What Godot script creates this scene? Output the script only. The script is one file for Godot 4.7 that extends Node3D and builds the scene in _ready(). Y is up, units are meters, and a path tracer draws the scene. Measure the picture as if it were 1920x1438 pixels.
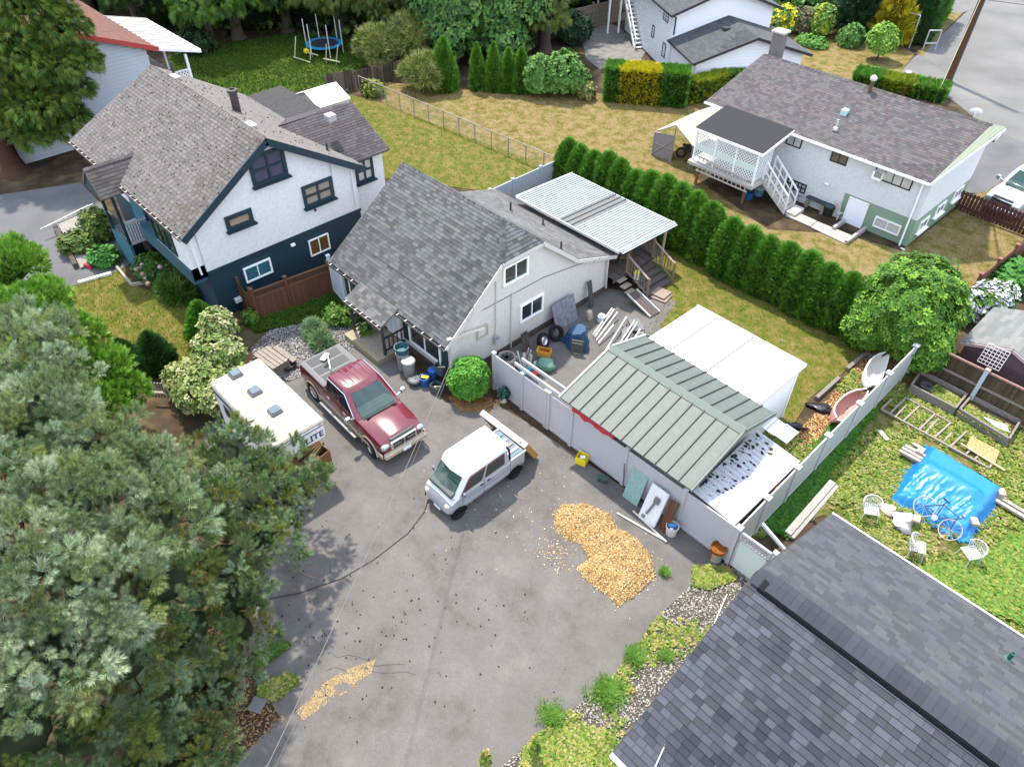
extends Node3D
var rng := RandomNumberGenerator.new()
var mats := {}
var texs := {}
var used := {}
# ---------------------------------------------------------------- geometry
class Geo:
	var v := PackedVector3Array()
	var n := PackedVector3Array()
	var c := PackedColorArray()
	var u := PackedVector2Array()
	var ix := PackedInt32Array()
	var col := Color.WHITE
	var uvs := 1.0
	func put(p: Vector3, m: Vector3) -> int:
		v.append(p)
		n.append(m)
		c.append(col)
		u.append(Vector2(p.x, p.z) * uvs)
		return v.size() - 1
	func tri(a: Vector3, b: Vector3, d: Vector3) -> Geo:
		var m := (b - a).cross(d - a).normalized()
		var k := put(a, m)
		put(b, m)
		put(d, m)
		ix.append_array([k, k + 2, k + 1])
		return self
	func quad(a: Vector3, b: Vector3, d: Vector3, e: Vector3) -> Geo:
		var m := (d - a).cross(e - b).normalized()
		var k := put(a, m)
		put(b, m)
		put(d, m)
		put(e, m)
		ix.append_array([k, k + 2, k + 1, k, k + 3, k + 2])
		return self
	func poly(pts: Array, flip := false) -> Geo:
		var m := Vector3.ZERO
		for k in pts.size():
			m += (pts[k] as Vector3).cross(pts[(k + 1) % pts.size()])
		m = m.normalized()
		var ax := m.cross(Vector3.UP if absf(m.y) < .9 else Vector3.RIGHT).normalized()
		var ay := m.cross(ax)
		var flat := PackedVector2Array()
		for p in pts:
			flat.append(Vector2(ax.dot(p), ay.dot(p)))
		var t := Geometry2D.triangulate_polygon(flat)
		var at := v.size()
		for p in pts:
			put(p, -m if flip else m)
		for k in range(0, t.size(), 3):
			var a: Vector3 = pts[t[k]]
			var up: bool = (pts[t[k + 1]] - a).cross(pts[t[k + 2]] - a).dot(m) > .0
			if up != flip:
				ix.append_array([at + t[k], at + t[k + 2], at + t[k + 1]])
			else:
				ix.append_array([at + t[k], at + t[k + 1], at + t[k + 2]])
		return self
	func extrude(pts: Array, off: Vector3) -> Geo:
		var m := Vector3.ZERO
		for k in pts.size():
			m += (pts[k] as Vector3).cross(pts[(k + 1) % pts.size()])
		var q := pts.duplicate()
		if m.dot(off) > .0:
			q.reverse()
		poly(q)
		var top := []
		for p in q:
			top.append(p + off)
		poly(top, true)
		for k in q.size():
			var a: Vector3 = q[k]
			var b: Vector3 = q[(k + 1) % q.size()]
			quad(b, a, a + off, b + off)
		return self
	func box(o: Vector3, s: Vector3, r := Basis.IDENTITY) -> Geo:
		var x := r.x * s.x * .5
		var y := r.y * s.y * .5
		var z := r.z * s.z * .5
		quad(o - x - y + z, o + x - y + z, o + x + y + z, o - x + y + z)
		quad(o + x - y - z, o - x - y - z, o - x + y - z, o + x + y - z)
		quad(o + x - y + z, o + x - y - z, o + x + y - z, o + x + y + z)
		quad(o - x - y - z, o - x - y + z, o - x + y + z, o - x + y - z)
		quad(o - x + y + z, o + x + y + z, o + x + y - z, o - x + y - z)
		quad(o - x - y - z, o + x - y - z, o + x - y + z, o - x - y + z)
		return self
	func bbox(o: Vector3, s: Vector3, b := .01, r := Basis.IDENTITY) -> Geo:
		var hx := s.x * .5
		var hz := s.z * .5
		var hy := s.y * .5
		var lv := [[-hy, b], [-hy + b, .0], [hy - b, .0], [hy, b]]
		var rings := []
		for l in lv:
			var i: float = l[1]
			var ring := []
			for q in [[1, 1], [-1, 1], [-1, -1], [1, -1]]:
				var ax: float = q[0] * (hx - i)
				var az: float = q[1] * (hz - i)
				var e: float = maxf(b - i, .0)
				if q[0] * q[1] > 0:
					ring.append(o + r * Vector3(ax, l[0], az - q[1] * e))
					ring.append(o + r * Vector3(ax - q[0] * e, l[0], az))
				else:
					ring.append(o + r * Vector3(ax - q[0] * e, l[0], az))
					ring.append(o + r * Vector3(ax, l[0], az - q[1] * e))
			rings.append(ring)
		for k in 3:
			for j in 8:
				var j2 := (j + 1) % 8
				var aa: Vector3 = rings[k][j]
				var bb: Vector3 = rings[k][j2]
				var cc: Vector3 = rings[k + 1][j2]
				var dd: Vector3 = rings[k + 1][j]
				if aa.distance_to(bb) < 1e-5:
					if cc.distance_to(dd) > 1e-5:
						tri(aa, dd, cc)
				elif cc.distance_to(dd) < 1e-5:
					tri(bb, aa, cc)
				else:
					quad(bb, aa, dd, cc)
		var top: Array = rings[3].duplicate()
		var cl := []
		for p in top:
			if cl.is_empty() or (p as Vector3).distance_to(cl[-1]) > 1e-5:
				cl.append(p)
		if (cl[0] as Vector3).distance_to(cl[-1]) < 1e-5:
			cl.pop_back()
		cl.reverse()
		poly(cl)
		return self
	func beam(p: Vector3, q: Vector3, w: float, h: float, up := Vector3.UP) -> Geo:
		var z := (q - p).normalized()
		var x := up.cross(z)
		x = x.normalized() if x.length() > 1e-3 else Vector3.RIGHT
		var y := z.cross(x)
		return box((p + q) * .5, Vector3(w, h, (q - p).length()), Basis(x, y, z))
	func tube(pts: Array, r0: float, r1 := -1.0, sides := 8) -> Geo:
		if r1 < .0:
			r1 = r0
		var t0: Vector3 = (pts[1] - pts[0]).normalized()
		var x := t0.cross(Vector3.UP if absf(t0.y) < .9 else Vector3.RIGHT).normalized()
		var at := v.size()
		for k in pts.size():
			var t: Vector3 = ((pts[mini(k + 1, pts.size() - 1)] as Vector3) - pts[maxi(k - 1, 0)]).normalized()
			x = (x - t * x.dot(t)).normalized()
			var y := t.cross(x)
			var r := lerpf(r0, r1, float(k) / (pts.size() - 1))
			for j in sides:
				var a := TAU * j / sides
				var d := x * cos(a) + y * sin(a)
				put(pts[k] + d * r, d)
		for k in pts.size() - 1:
			for j in sides:
				var a := at + k * sides + j
				var b := at + k * sides + (j + 1) % sides
				ix.append_array([a, a + sides, b, b, a + sides, b + sides])
		var e := PackedVector3Array()
		for end in [0, pts.size() - 1]:
			var m: Vector3 = -t0 if end == 0 else ((pts[-1] - pts[-2]) as Vector3).normalized()
			var o := put(pts[end], m)
			var f := v.size()
			for j in sides:
				put(v[at + end * sides + j], m)
			for j in sides:
				if end == 0:
					ix.append_array([o, f + j, f + (j + 1) % sides])
				else:
					ix.append_array([o, f + (j + 1) % sides, f + j])
		return self
	func lathe(o: Vector3, prof: Array, sides := 16, r := Basis.IDENTITY) -> Geo:
		for k in prof.size() - 1:
			var p: Vector2 = prof[k]
			var q: Vector2 = prof[k + 1]
			var d := (q - p)
			if d.length() < 1e-6:
				continue
			var nn := Vector2(d.y, -d.x).normalized()
			var at := v.size()
			for j in sides + 1:
				var a := TAU * j / sides
				var w := Vector3(cos(a), 0, sin(a))
				var m := r * (w * nn.x + Vector3.UP * nn.y)
				put(o + r * (w * p.x + Vector3.UP * p.y), m)
				put(o + r * (w * q.x + Vector3.UP * q.y), m)
			for j in sides:
				var b := at + j * 2
				ix.append_array([b, b + 2, b + 1, b + 1, b + 2, b + 3])
		return self
	func ball(o: Vector3, s: Vector3, rings := 8, segs := 12, noise: FastNoiseLite = null, amp := .0) -> Geo:
		var at := v.size()
		for k in rings + 1:
			var t := PI * k / rings
			for j in segs + 1:
				var a := TAU * j / segs
				var d := Vector3(sin(t) * cos(a), cos(t), sin(t) * sin(a))
				var g := 1.0
				if noise:
					g += noise.get_noise_3dv(o * 3.7 + d * 1.0) * amp
				put(o + d * s * g, (d / s).normalized())
		for k in rings:
			for j in segs:
				var b := at + k * (segs + 1) + j
				ix.append_array([b, b + segs + 1, b + 1, b + 1, b + segs + 1, b + segs + 2])
		return self
	func add(g: Geo, t := Transform3D.IDENTITY) -> Geo:
		var at := v.size()
		for k in g.v.size():
			v.append(t * g.v[k])
			n.append((t.basis * g.n[k]).normalized())
			c.append(g.c[k])
			u.append(g.u[k])
		for k in g.ix:
			ix.append(at + k)
		return self
	func soften(deg := 40.0) -> Geo:
		var at := {}
		for k in v.size():
			var key := Vector3i((v[k] * 2000.0).round())
			if not at.has(key):
				at[key] = []
			at[key].append(k)
		var lim := cos(deg_to_rad(deg))
		var fresh := n.duplicate()
		for key in at:
			for k in at[key]:
				var m := Vector3.ZERO
				for j in at[key]:
					if n[j].dot(n[k]) > lim:
						m += n[j]
				fresh[k] = m.normalized()
		n = fresh
		return self
	func loft(rings: Array, caps := true, hole_row := -1, hole := []) -> Geo:
		for k in rings.size() - 1:
			var a: Array = rings[k]
			var b: Array = rings[k + 1]
			for j in a.size():
				var i := (j + 1) % a.size()
				if not (k == hole_row and hole.has(j)):
					quad(a[j], a[i], b[i], b[j])
		if caps:
			var q: Array = rings[0].duplicate()
			q.reverse()
			poly(q)
			poly(rings[-1])
		return self
	func mesh(colored := false) -> ArrayMesh:
		var a := []
		a.resize(Mesh.ARRAY_MAX)
		a[Mesh.ARRAY_VERTEX] = v
		a[Mesh.ARRAY_NORMAL] = n
		if colored:
			a[Mesh.ARRAY_COLOR] = c
		a[Mesh.ARRAY_TEX_UV] = u
		a[Mesh.ARRAY_INDEX] = ix
		var m := ArrayMesh.new()
		if v.size():
			m.add_surface_from_arrays(Mesh.PRIMITIVE_TRIANGLES, a)
		return m
# ---------------------------------------------------------------- naming
func numbered(p: Node, called: String) -> String:
	var key := str(p.get_instance_id()) + called
	var k: int = used.get(key, 0)
	used[key] = k + 1
	return called if k == 0 else "%s_%03d" % [called, k]
func tag(o: Node3D, label: String, category: String, group := "") -> Node3D:
	o.set_meta("label", label)
	o.set_meta("category", category)
	if group:
		o.set_meta("group", group)
	return o
func thing(called: String, label: String, category: String, at := Vector3.ZERO, turn := .0, group := "") -> Node3D:
	var o := Node3D.new()
	o.name = numbered(self, called)
	add_child(o, true)
	o.position = at
	o.rotation.y = turn
	return tag(o, label, category, group)
var bases := {}
func wthing(called: String, label: String, category: String, at: Vector3, group := "") -> Node3D:
	var o := thing(called, label, category, at, .0, group)
	bases[o] = at
	return o
func home(p: Node3D) -> Vector3:
	return -(bases.get(p, Vector3.ZERO) as Vector3)
func part(p: Node3D, called: String, g: Geo, m: Material, label := "", colored := false) -> MeshInstance3D:
	return put_mesh(p, called, g.mesh(colored), m, label)
func put_mesh(p: Node3D, called: String, me: Mesh, m: Material, label := "") -> MeshInstance3D:
	var o := MeshInstance3D.new()
	o.name = numbered(p, called)
	o.mesh = me
	o.material_override = m
	o.position = home(p)
	if label:
		o.set_meta("label", label)
	p.add_child(o, true)
	return o
func solo(called: String, g: Geo, m: Material, label: String, category: String, group := "", colored := false) -> MeshInstance3D:
	var o := part(self, called, g, m, "", colored)
	tag(o, label, category, group)
	return o
func struct(called: String, g: Geo, m: Material) -> MeshInstance3D:
	var o := part(self, called, g, m)
	o.set_meta("kind", "structure")
	return o
func copy(o: Node3D, called: String, at: Vector3, turn: float, size: Vector3, label := "") -> Node3D:
	var d: Node3D = o.duplicate()
	d.name = numbered(self, called)
	add_child(d, true)
	d.position = at
	d.rotation = Vector3(0, turn, 0)
	d.scale = size
	if label:
		d.set_meta("label", label)
	return d
func many(p: Node3D, called: String, me: Mesh, m: Material, where: Array, cols: Array) -> MultiMeshInstance3D:
	var mm := MultiMesh.new()
	mm.transform_format = MultiMesh.TRANSFORM_3D
	mm.use_colors = true
	mm.mesh = me
	mm.instance_count = where.size()
	var b := PackedFloat32Array()
	b.resize(where.size() * 16)
	for k in where.size():
		var t: Transform3D = where[k]
		var q: Color = cols[k]
		var j := k * 16
		b[j] = t.basis.x.x
		b[j + 1] = t.basis.y.x
		b[j + 2] = t.basis.z.x
		b[j + 3] = t.origin.x
		b[j + 4] = t.basis.x.y
		b[j + 5] = t.basis.y.y
		b[j + 6] = t.basis.z.y
		b[j + 7] = t.origin.y
		b[j + 8] = t.basis.x.z
		b[j + 9] = t.basis.y.z
		b[j + 10] = t.basis.z.z
		b[j + 11] = t.origin.z
		b[j + 12] = q.r
		b[j + 13] = q.g
		b[j + 14] = q.b
		b[j + 15] = 1.0
	mm.buffer = b
	var o := MultiMeshInstance3D.new()
	o.name = numbered(p, called)
	o.multimesh = mm
	o.material_override = m
	o.set_meta("kind", "stuff")
	o.position = home(p)
	p.add_child(o, true)
	return o
# ---------------------------------------------------------------- materials (colours are linear, real-world values)
func ntex(key: String, freq: float, octaves: int, lo: float, hi: float, kind := FastNoiseLite.TYPE_SIMPLEX_SMOOTH, size := 512, gain := .5) -> Texture2D:
	if not texs.has(key):
		var f := FastNoiseLite.new()
		f.noise_type = kind
		f.seed = texs.size() + 3
		f.frequency = freq
		f.fractal_octaves = octaves
		f.fractal_gain = gain
		var t := NoiseTexture2D.new()
		t.width = size
		t.height = size
		t.seamless = true
		t.seamless_blend_skirt = .2
		t.noise = f
		var g := Gradient.new()
		g.set_color(0, Color(lo, lo, lo))
		g.set_color(1, Color(hi, hi, hi))
		t.color_ramp = g
		texs[key] = t
	return texs[key]
func rtex(key: String, freq: float, octaves: int, stops: Array, size := 512, gain := .5) -> Texture2D:
	if not texs.has(key):
		var t: NoiseTexture2D = (ntex(key + "~", freq, octaves, 0, 1, FastNoiseLite.TYPE_SIMPLEX_SMOOTH, size, gain) as NoiseTexture2D).duplicate()
		var g := Gradient.new()
		var offs := PackedFloat32Array()
		var cols := PackedColorArray()
		for s in stops:
			offs.append(s[0])
			cols.append(Color(s[1], s[2], s[3]).linear_to_srgb())
		g.offsets = offs
		g.colors = cols
		t.color_ramp = g
		texs[key] = t
	return texs[key]
func mat(r: float, g: float, b: float, rough := .8, metal := .0, tex := "", scale := 1.0, bump := .0) -> StandardMaterial3D:
	var key := "%f %f %f %f %f %s %f %f" % [r, g, b, rough, metal, tex, scale, bump]
	if not mats.has(key):
		var m := StandardMaterial3D.new()
		m.albedo_color = Color(r, g, b).linear_to_srgb()
		m.roughness = rough
		m.metallic = metal
		if rough > .8:
			m.metallic_specular = .25
		if tex:
			m.uv1_triplanar = true
			m.uv1_world_triplanar = true
			m.uv1_scale = Vector3.ONE * scale
			m.albedo_texture = texs[tex]
			if bump > .0:
				m.heightmap_enabled = true
				m.heightmap_texture = texs[tex]
				m.heightmap_scale = bump
		mats[key] = m
	return mats[key]
func glass(r: float, g: float, b: float) -> StandardMaterial3D:
	var m := mat(r, g, b, .04, .0)
	m.metallic_specular = .7
	return m
func leafmat(r: float, g: float, b: float, back := .25, rough := .6) -> StandardMaterial3D:
	var key := "leaf %f %f %f %f" % [r, g, b, back]
	if not mats.has(key):
		var m := StandardMaterial3D.new()
		m.albedo_color = Color(r, g, b).linear_to_srgb()
		m.vertex_color_use_as_albedo = true
		m.roughness = rough
		m.metallic_specular = .3
		m.cull_mode = BaseMaterial3D.CULL_DISABLED
		m.backlight_enabled = back > .0
		m.backlight = Color(back * .8, back, back * .4)
		mats[key] = m
	return mats[key]
func vmat(rough := .85, tex := "", scale := 1.0) -> StandardMaterial3D:
	var key := "v %f %s %f" % [rough, tex, scale]
	if not mats.has(key):
		var m := StandardMaterial3D.new()
		m.vertex_color_use_as_albedo = true
		m.roughness = rough
		m.cull_mode = BaseMaterial3D.CULL_DISABLED
		if tex:
			m.uv1_triplanar = true
			m.uv1_world_triplanar = true
			m.uv1_scale = Vector3.ONE * scale
			m.albedo_texture = texs[tex]
		mats[key] = m
	return mats[key]
func ground_mat(key: String, coarse: Texture2D, size: float, fine: Texture2D, fsize: float, rough := .95) -> StandardMaterial3D:
	var m := StandardMaterial3D.new()
	m.albedo_texture = coarse
	m.roughness = rough
	m.metallic_specular = .25
	m.uv1_triplanar = true
	m.uv1_world_triplanar = true
	m.uv1_scale = Vector3.ONE / size
	m.detail_enabled = true
	m.detail_blend_mode = BaseMaterial3D.BLEND_MODE_MUL
	m.detail_uv_layer = BaseMaterial3D.DETAIL_UV_2
	m.uv2_triplanar = true
	m.uv2_world_triplanar = true
	m.uv2_scale = Vector3.ONE / fsize
	m.detail_albedo = fine
	mats[key] = m
	return m
func jit(q: float) -> float:
	return rng.randf_range(-q, q)
func tone(r: float, g: float, b: float, k: float) -> Color:
	var f := 1.0 + jit(k)
	return Color(r * f * (1.0 + jit(k * .3)), g * f, b * f * (1.0 + jit(k * .3)))
# ---------------------------------------------------------------- roofs
func scan(q: PackedVector2Array, y: float) -> Vector2:
	var lo := 1e9
	var hi := -1e9
	for k in q.size():
		var a := q[k]
		var b := q[(k + 1) % q.size()]
		if (a.y <= y) != (b.y <= y):
			var x := a.x + (b.x - a.x) * (y - a.y) / (b.y - a.y)
			lo = minf(lo, x)
			hi = maxf(hi, x)
	return Vector2(lo, hi)
func shingle_roof(p: Node3D, pts: Array, e: float, tw: float, pal: Array, single: int, deck: Material, thick := .012, gap := .005, slab := .1, grain := "grain") -> Node3D:
	var a: Vector3 = pts[0]
	var ux := ((pts[1] as Vector3) - a).normalized()
	var nn := ux.cross((pts[pts.size() - 1] as Vector3) - a).normalized()
	if nn.y < .0:
		nn = -nn
	var vy := nn.cross(ux).normalized()
	if vy.dot((pts[pts.size() - 1] as Vector3) - a) < .0:
		vy = -vy
	var q := PackedVector2Array()
	var vmax := .0
	for w in pts:
		var d: Vector3 = w - a
		q.append(Vector2(d.dot(ux), d.dot(vy)))
		vmax = maxf(vmax, d.dot(vy))
	var g := Geo.new()
	g.extrude(pts, -nn * slab)
	var roof := part(p, "roof", g, deck)
	var tabs := []
	var row := 0
	var y := .0
	var eye := Vector3(0, 19.5, 0) - p.position - home(p)
	while y < vmax - .03:
		var y1 := minf(y + e, vmax)
		var s := scan(q, minf(y + e * .5, (y + y1) * .5))
		var x := s.x - rng.randf() * tw
		while x < s.y:
			var w := tw * rng.randf_range(.72, 1.3)
			if gap > .008:
				w = tw
			var x0 := maxf(x, s.x)
			var x1 := minf(x + w - gap, s.y)
			x += w
			if x1 - x0 < .03:
				continue
			var o := a + ux * x0 + vy * (y - .006) + nn * .002
			tabs.append([o, x1 - x0, y1 - y + .006, rng.randi() % pal.size(), eye.distance_squared_to(o)])
		y = y1
		row += 1
	tabs.sort_custom(func(i, j): return i[4] < j[4])
	var unit := Geo.new()
	tab(unit, Vector3.ZERO, Vector3.RIGHT, Vector3.BACK, Vector3.UP, 1.0, 1.0, thick)
	var um := unit.mesh()
	var rest := Geo.new()
	for k in tabs.size():
		var t: Array = tabs[k]
		var c: Color = pal[t[3]]
		if k < single:
			var o := put_mesh(roof, "shingle", um, mat(c.r, c.g, c.b, .95, .0, grain, 1.3))
			o.transform = Transform3D(Basis(ux * t[1], nn, vy * t[2]), t[0])
		else:
			rest.col = c
			tab(rest, t[0], ux, vy, nn, t[1], t[2], thick)
	if rest.v.size():
		part(roof, "shingles", rest, vmat(.95, grain, 1.3), "", true).set_meta("kind", "stuff")
	return roof
func tab(g: Geo, o: Vector3, x: Vector3, y: Vector3, n: Vector3, w: float, h: float, t: float) -> void:
	var a := o
	var b := o + x * w
	var c := b + y * h
	var d := a + y * h
	var a2 := a + n * t
	var b2 := b + n * t
	var c2 := c + n * .003
	var d2 := d + n * .003
	if x.cross(y).dot(n) > .0:
		g.quad(a2, b2, c2, d2)
		g.quad(a, b, b2, a2)
		g.quad(b, c, c2, b2)
		g.quad(d, a, a2, d2)
	else:
		g.quad(b2, a2, d2, c2)
		g.quad(b, a, a2, b2)
		g.quad(c, b, b2, c2)
		g.quad(a, d, d2, a2)
func ridge_caps(roof: Node3D, p: Vector3, q: Vector3, n1: Vector3, n2: Vector3, half: float, step: float, pal: Array) -> void:
	var d := (q - p).normalized()
	var s1 := d.cross(n1).normalized()
	var s2 := d.cross(n2).normalized()
	if s1.y > .0:
		s1 = -s1
	if s2.y > .0:
		s2 = -s2
	var up := (n1 + n2).normalized()
	var k := int((q - p).length() / step)
	var g := Geo.new()
	for s in [s1, s2]:
		var lo: Vector3 = up * .012
		var hi: Vector3 = up * .034
		var a: Vector3 = lo
		var b: Vector3 = d * (step * 1.12) + hi
		var off: Vector3 = s * half
		g.quad(a, b, b + off, a + off)
		g.quad(b, d * (step * 1.12), d * (step * 1.12) + off, b + off)
		g.quad(a + off, b + off, b + off - up * .03, a + off - up * .012)
	var me := g.mesh()
	for j in k:
		var c: Color = pal[rng.randi() % pal.size()]
		var m := mat(c.r, c.g, c.b, .95, .0, "grain", 1.3)
		m.cull_mode = BaseMaterial3D.CULL_DISABLED
		var o := put_mesh(roof, "ridge_cap", me, m)
		o.position = p + d * (j * (q - p).length() / k)
# ---------------------------------------------------------------- windows
func window(p: Node3D, o: Vector3, nn: Vector3, w: float, h: float, fm: Material, gm: Material, cols := 2, rows := 1, fw := .06, deep := .05, sill := false, mull := .04) -> Node3D:
	var y := Vector3.UP
	var x := y.cross(nn).normalized()
	y = nn.cross(x)
	var r := Basis(x, y, nn)
	var g := Geo.new()
	var c := o + nn * deep * .5
	for s in [-1, 1]:
		g.box(c + x * s * (w - fw) * .5, Vector3(fw, h, deep), r)
		g.box(c + y * s * (h - fw) * .5, Vector3(w - 2 * fw, fw, deep - .004), r)
	var iw := w - 2 * fw
	var ih := h - 2 * fw
	for k in range(1, cols):
		g.box(c - nn * .004 + x * (-iw * .5 + iw * k / cols), Vector3(mull, ih, deep - .012), r)
	for k in range(1, rows):
		g.box(c - nn * .006 + y * (-ih * .5 + ih * k / rows), Vector3(iw, mull, deep - .016), r)
	var win := part(p, "window", g, fm)
	for k in cols:
		for j in rows:
			var pg := Geo.new()
			pg.box(o + nn * deep * .25 + x * (-iw * .5 + iw * (k + .5) / cols) + y * (-ih * .5 + ih * (j + .5) / rows), Vector3(iw / cols, ih / rows, .012), r)
			part(win, "pane", pg, gm)
	if sill:
		var sg := Geo.new()
		sg.box(o + nn * (deep + .01) - y * (h * .5 + .03), Vector3(w + .14, .06, deep * 2 + .06), r)
		part(win, "sill", sg, fm)
	return win
func boards(p: Node3D, called: String, a: Vector3, b: Vector3, h: float, wid: float, thick: float, gap: float, pal: Array, wobble := .01) -> void:
	var d := (b - a)
	var k := int(d.length() / (wid + gap))
	var x := d.normalized()
	var r := Basis(x, Vector3.UP, x.cross(Vector3.UP))
	var shapes := []
	for j in 3:
		var g := Geo.new()
		g.box(Vector3(0, h * .5, 0), Vector3(wid, h, thick))
		shapes.append(g.mesh())
	for j in k:
		var o := put_mesh(p, called, shapes[j % 3], pal[rng.randi() % pal.size()])
		o.transform = Transform3D(r, home(p) + a + d * ((j + .5) / k) + Vector3(0, jit(wobble), 0) + r.z * jit(wobble * .3))
func lattice(p: Node3D, called: String, o: Vector3, x: Vector3, y: Vector3, w: float, h: float, pitch: float, sw: float, m: Material) -> void:
	var nn := x.cross(y)
	for dir in 2:
		var s := -h
		while s < w:
			var x0 := s
			var x1 := s + h
			var y0 := .0
			var y1 := h
			if x0 < .0:
				y0 = -x0
				x0 = .0
			if x1 > w:
				y1 = h - (x1 - w)
				x1 = w
			s += pitch
			if x1 - x0 < .06:
				continue
			var p0 := Vector2(x0, y0 if dir == 0 else h - y0)
			var p1 := Vector2(x1, y1 if dir == 0 else h - y1)
			var g := Geo.new()
			var d := nn * (.004 if dir == 0 else -.006)
			g.beam(o + x * p0.x + y * p0.y + d, o + x * p1.x + y * p1.y + d, sw, .008, nn)
			part(p, called, g, m)
# ---------------------------------------------------------------- plants
func spray_mesh() -> ArrayMesh:
	var g := Geo.new()
	for k in 9:
		var a := deg_to_rad(-58 + 14.5 * k)
		var l := .95 - .34 * absf(k - 4) / 4.0
		var o := Vector3(0, .18 * (1.0 - absf(k - 4) / 4.0), 0)
		var d := Vector3(sin(a), cos(a), .22 * sin(k * 2.1))
		var s := Vector3(cos(a), -sin(a), .3) * .07
		g.col = Color.WHITE * (.8 + .2 * fmod(k * .37, 1.0))
		g.tri(o - s * .6, o + s * .6, o + d * l * .55 + s)
		g.tri(o - s * .6, o + d * l * .55 + s, o + d * l)
	return g.mesh()
func leaf_mesh(leaves := 7, size := 1.0, wid := .24, up := .35, seed_ := 5) -> ArrayMesh:
	var g := Geo.new()
	var r := RandomNumberGenerator.new()
	r.seed = seed_
	for k in leaves:
		var a := TAU * k / leaves + r.randf() * .7
		var d := Vector3(cos(a), r.randf_range(-.2, 1.0) * up + .12, sin(a)).normalized()
		var s := d.cross(Vector3.UP).normalized() * wid
		var o := d * .12 + Vector3(0, r.randf() * .25, 0)
		var l := size * r.randf_range(.6, 1.0)
		var t := o + d * l - Vector3(0, .14, 0)
		var md := o + d * l * .5 + Vector3(0, .05, 0)
		g.tri(o, md - s - Vector3(0, .05, 0), t)
		g.tri(o, t, md + s - Vector3(0, .05, 0))
	return g.mesh()
func needle_mesh(needles := 54, seed_ := 3) -> ArrayMesh:
	var g := Geo.new()
	var r := RandomNumberGenerator.new()
	r.seed = seed_
	for k in needles:
		var t := pow(float(k) / needles, .8)
		var a := k * 2.399
		var o := Vector3(0, t * .62, 0)
		var out := 1.05 - .6 * t
		var d := Vector3(cos(a) * out, .55 + .55 * t + r.randf() * .2, sin(a) * out).normalized()
		var s := d.cross(Vector3(r.randf() - .5, r.randf() - .5, r.randf() - .5)).normalized() * .021
		g.tri(o - s, o + s, o + d * r.randf_range(.4, .56))
	return g.mesh()
func droop_mesh(seed_ := 9) -> ArrayMesh:
	var g := Geo.new()
	var r := RandomNumberGenerator.new()
	r.seed = seed_
	for k in 12:
		var t := k / 11.0
		var o := Vector3(0, .1 * t - .62 * t * t, t * .9)
		for s in [-1, 1]:
			var d := Vector3(s * .8, -.3 - .5 * t + jit(.1), .55).normalized() * (.36 - .2 * t)
			var w := Vector3(.0, .03, .075)
			g.tri(o - w, o + d, o + w)
			g.tri(o + d * .35 - w * 1.3, o + d * 1.1 + Vector3(0, -.1, .05), o + d * .35 + w * 1.3)
	return g.mesh()
func blade_mesh(blades := 9, lean := .5, wid := .07, seed_ := 11) -> ArrayMesh:
	var g := Geo.new()
	var r := RandomNumberGenerator.new()
	r.seed = seed_
	for k in blades:
		var a := r.randf() * TAU
		var o := Vector3(cos(a), 0, sin(a)) * r.randf() * .35
		var d := Vector3(cos(a) * lean * r.randf_range(.3, 1.2), r.randf_range(.6, 1.0), sin(a) * lean * r.randf_range(.3, 1.2))
		var s := Vector3(-sin(a), 0, cos(a)) * wid
		var md := o + d * .55 + Vector3(0, .1, 0)
		g.tri(o - s, o + s, md + s * .6)
		g.tri(o - s, md + s * .6, md - s * .6)
		g.tri(md - s * .6, md + s * .6, o + d)
	return g.mesh()
func aimed(d: Vector3, roll: float, size: float) -> Basis:
	var y := d.normalized()
	var x := y.cross(Vector3(.31, .17, .94)).normalized()
	var z := x.cross(y)
	return Basis(x, y, z).rotated(y, roll).scaled(Vector3.ONE * size)
func conifer_column(p: Node3D, h: float, r: float, count: int, size: float, pal: Array, core: Color, point := 1.0, low := .75) -> void:
	var g := Geo.new()
	var prof := []
	for k in 11:
		var t := k / 10.0
		prof.append(Vector2(maxf(.0, column_r(t, r, point, low) * .8 - .02), t * h * .95))
	var nz := FastNoiseLite.new()
	nz.frequency = .9
	g.lathe(Vector3.ZERO, prof, 14)
	for k in g.v.size():
		var w := g.v[k]
		var s := 1.0 + nz.get_noise_3dv(w * 2.2) * .25
		g.v[k] = Vector3(w.x * s, w.y, w.z * s)
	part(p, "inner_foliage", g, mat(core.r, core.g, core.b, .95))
	var tg := Geo.new()
	tg.tube([Vector3(0, -.05, 0), Vector3(.02, h * .35, 0), Vector3(0, h * .7, .02)], .07, .03, 7)
	part(p, "trunk", tg, mat(.1, .065, .045, .95))
	var xs := []
	var cs := []
	var ph := rng.randf() * 10.0
	for k in count:
		var t := 1.0 - pow(rng.randf(), .62) if point > .8 else rng.randf()
		t = clampf(t, .0, .995)
		var a := rng.randf() * TAU
		var lump := 1.0 + .13 * nz.get_noise_3d(cos(a) * 1.6 + ph, t * h * 1.1, sin(a) * 1.6) * 2.0
		var rr := column_r(t, r, point, low) * lump * rng.randf_range(.8, 1.02)
		var out := Vector3(cos(a), 0, sin(a))
		var d := out * rng.randf_range(.5, 1.1) + Vector3(0, rng.randf_range(.55, 1.2), 0) + Vector3(jit(.3), 0, jit(.3))
		xs.append(Transform3D(aimed(d, rng.randf() * TAU, size * rng.randf_range(.7, 1.25)), out * (rr - size * .35) + Vector3(0, t * h - size * .1, 0)))
		var q: Color = pal[rng.randi() % pal.size()]
		cs.append(tone(q.r, q.g, q.b, .16))
	many(p, "foliage", spray, leafmat(1, 1, 1, .4), xs, cs)
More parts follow.
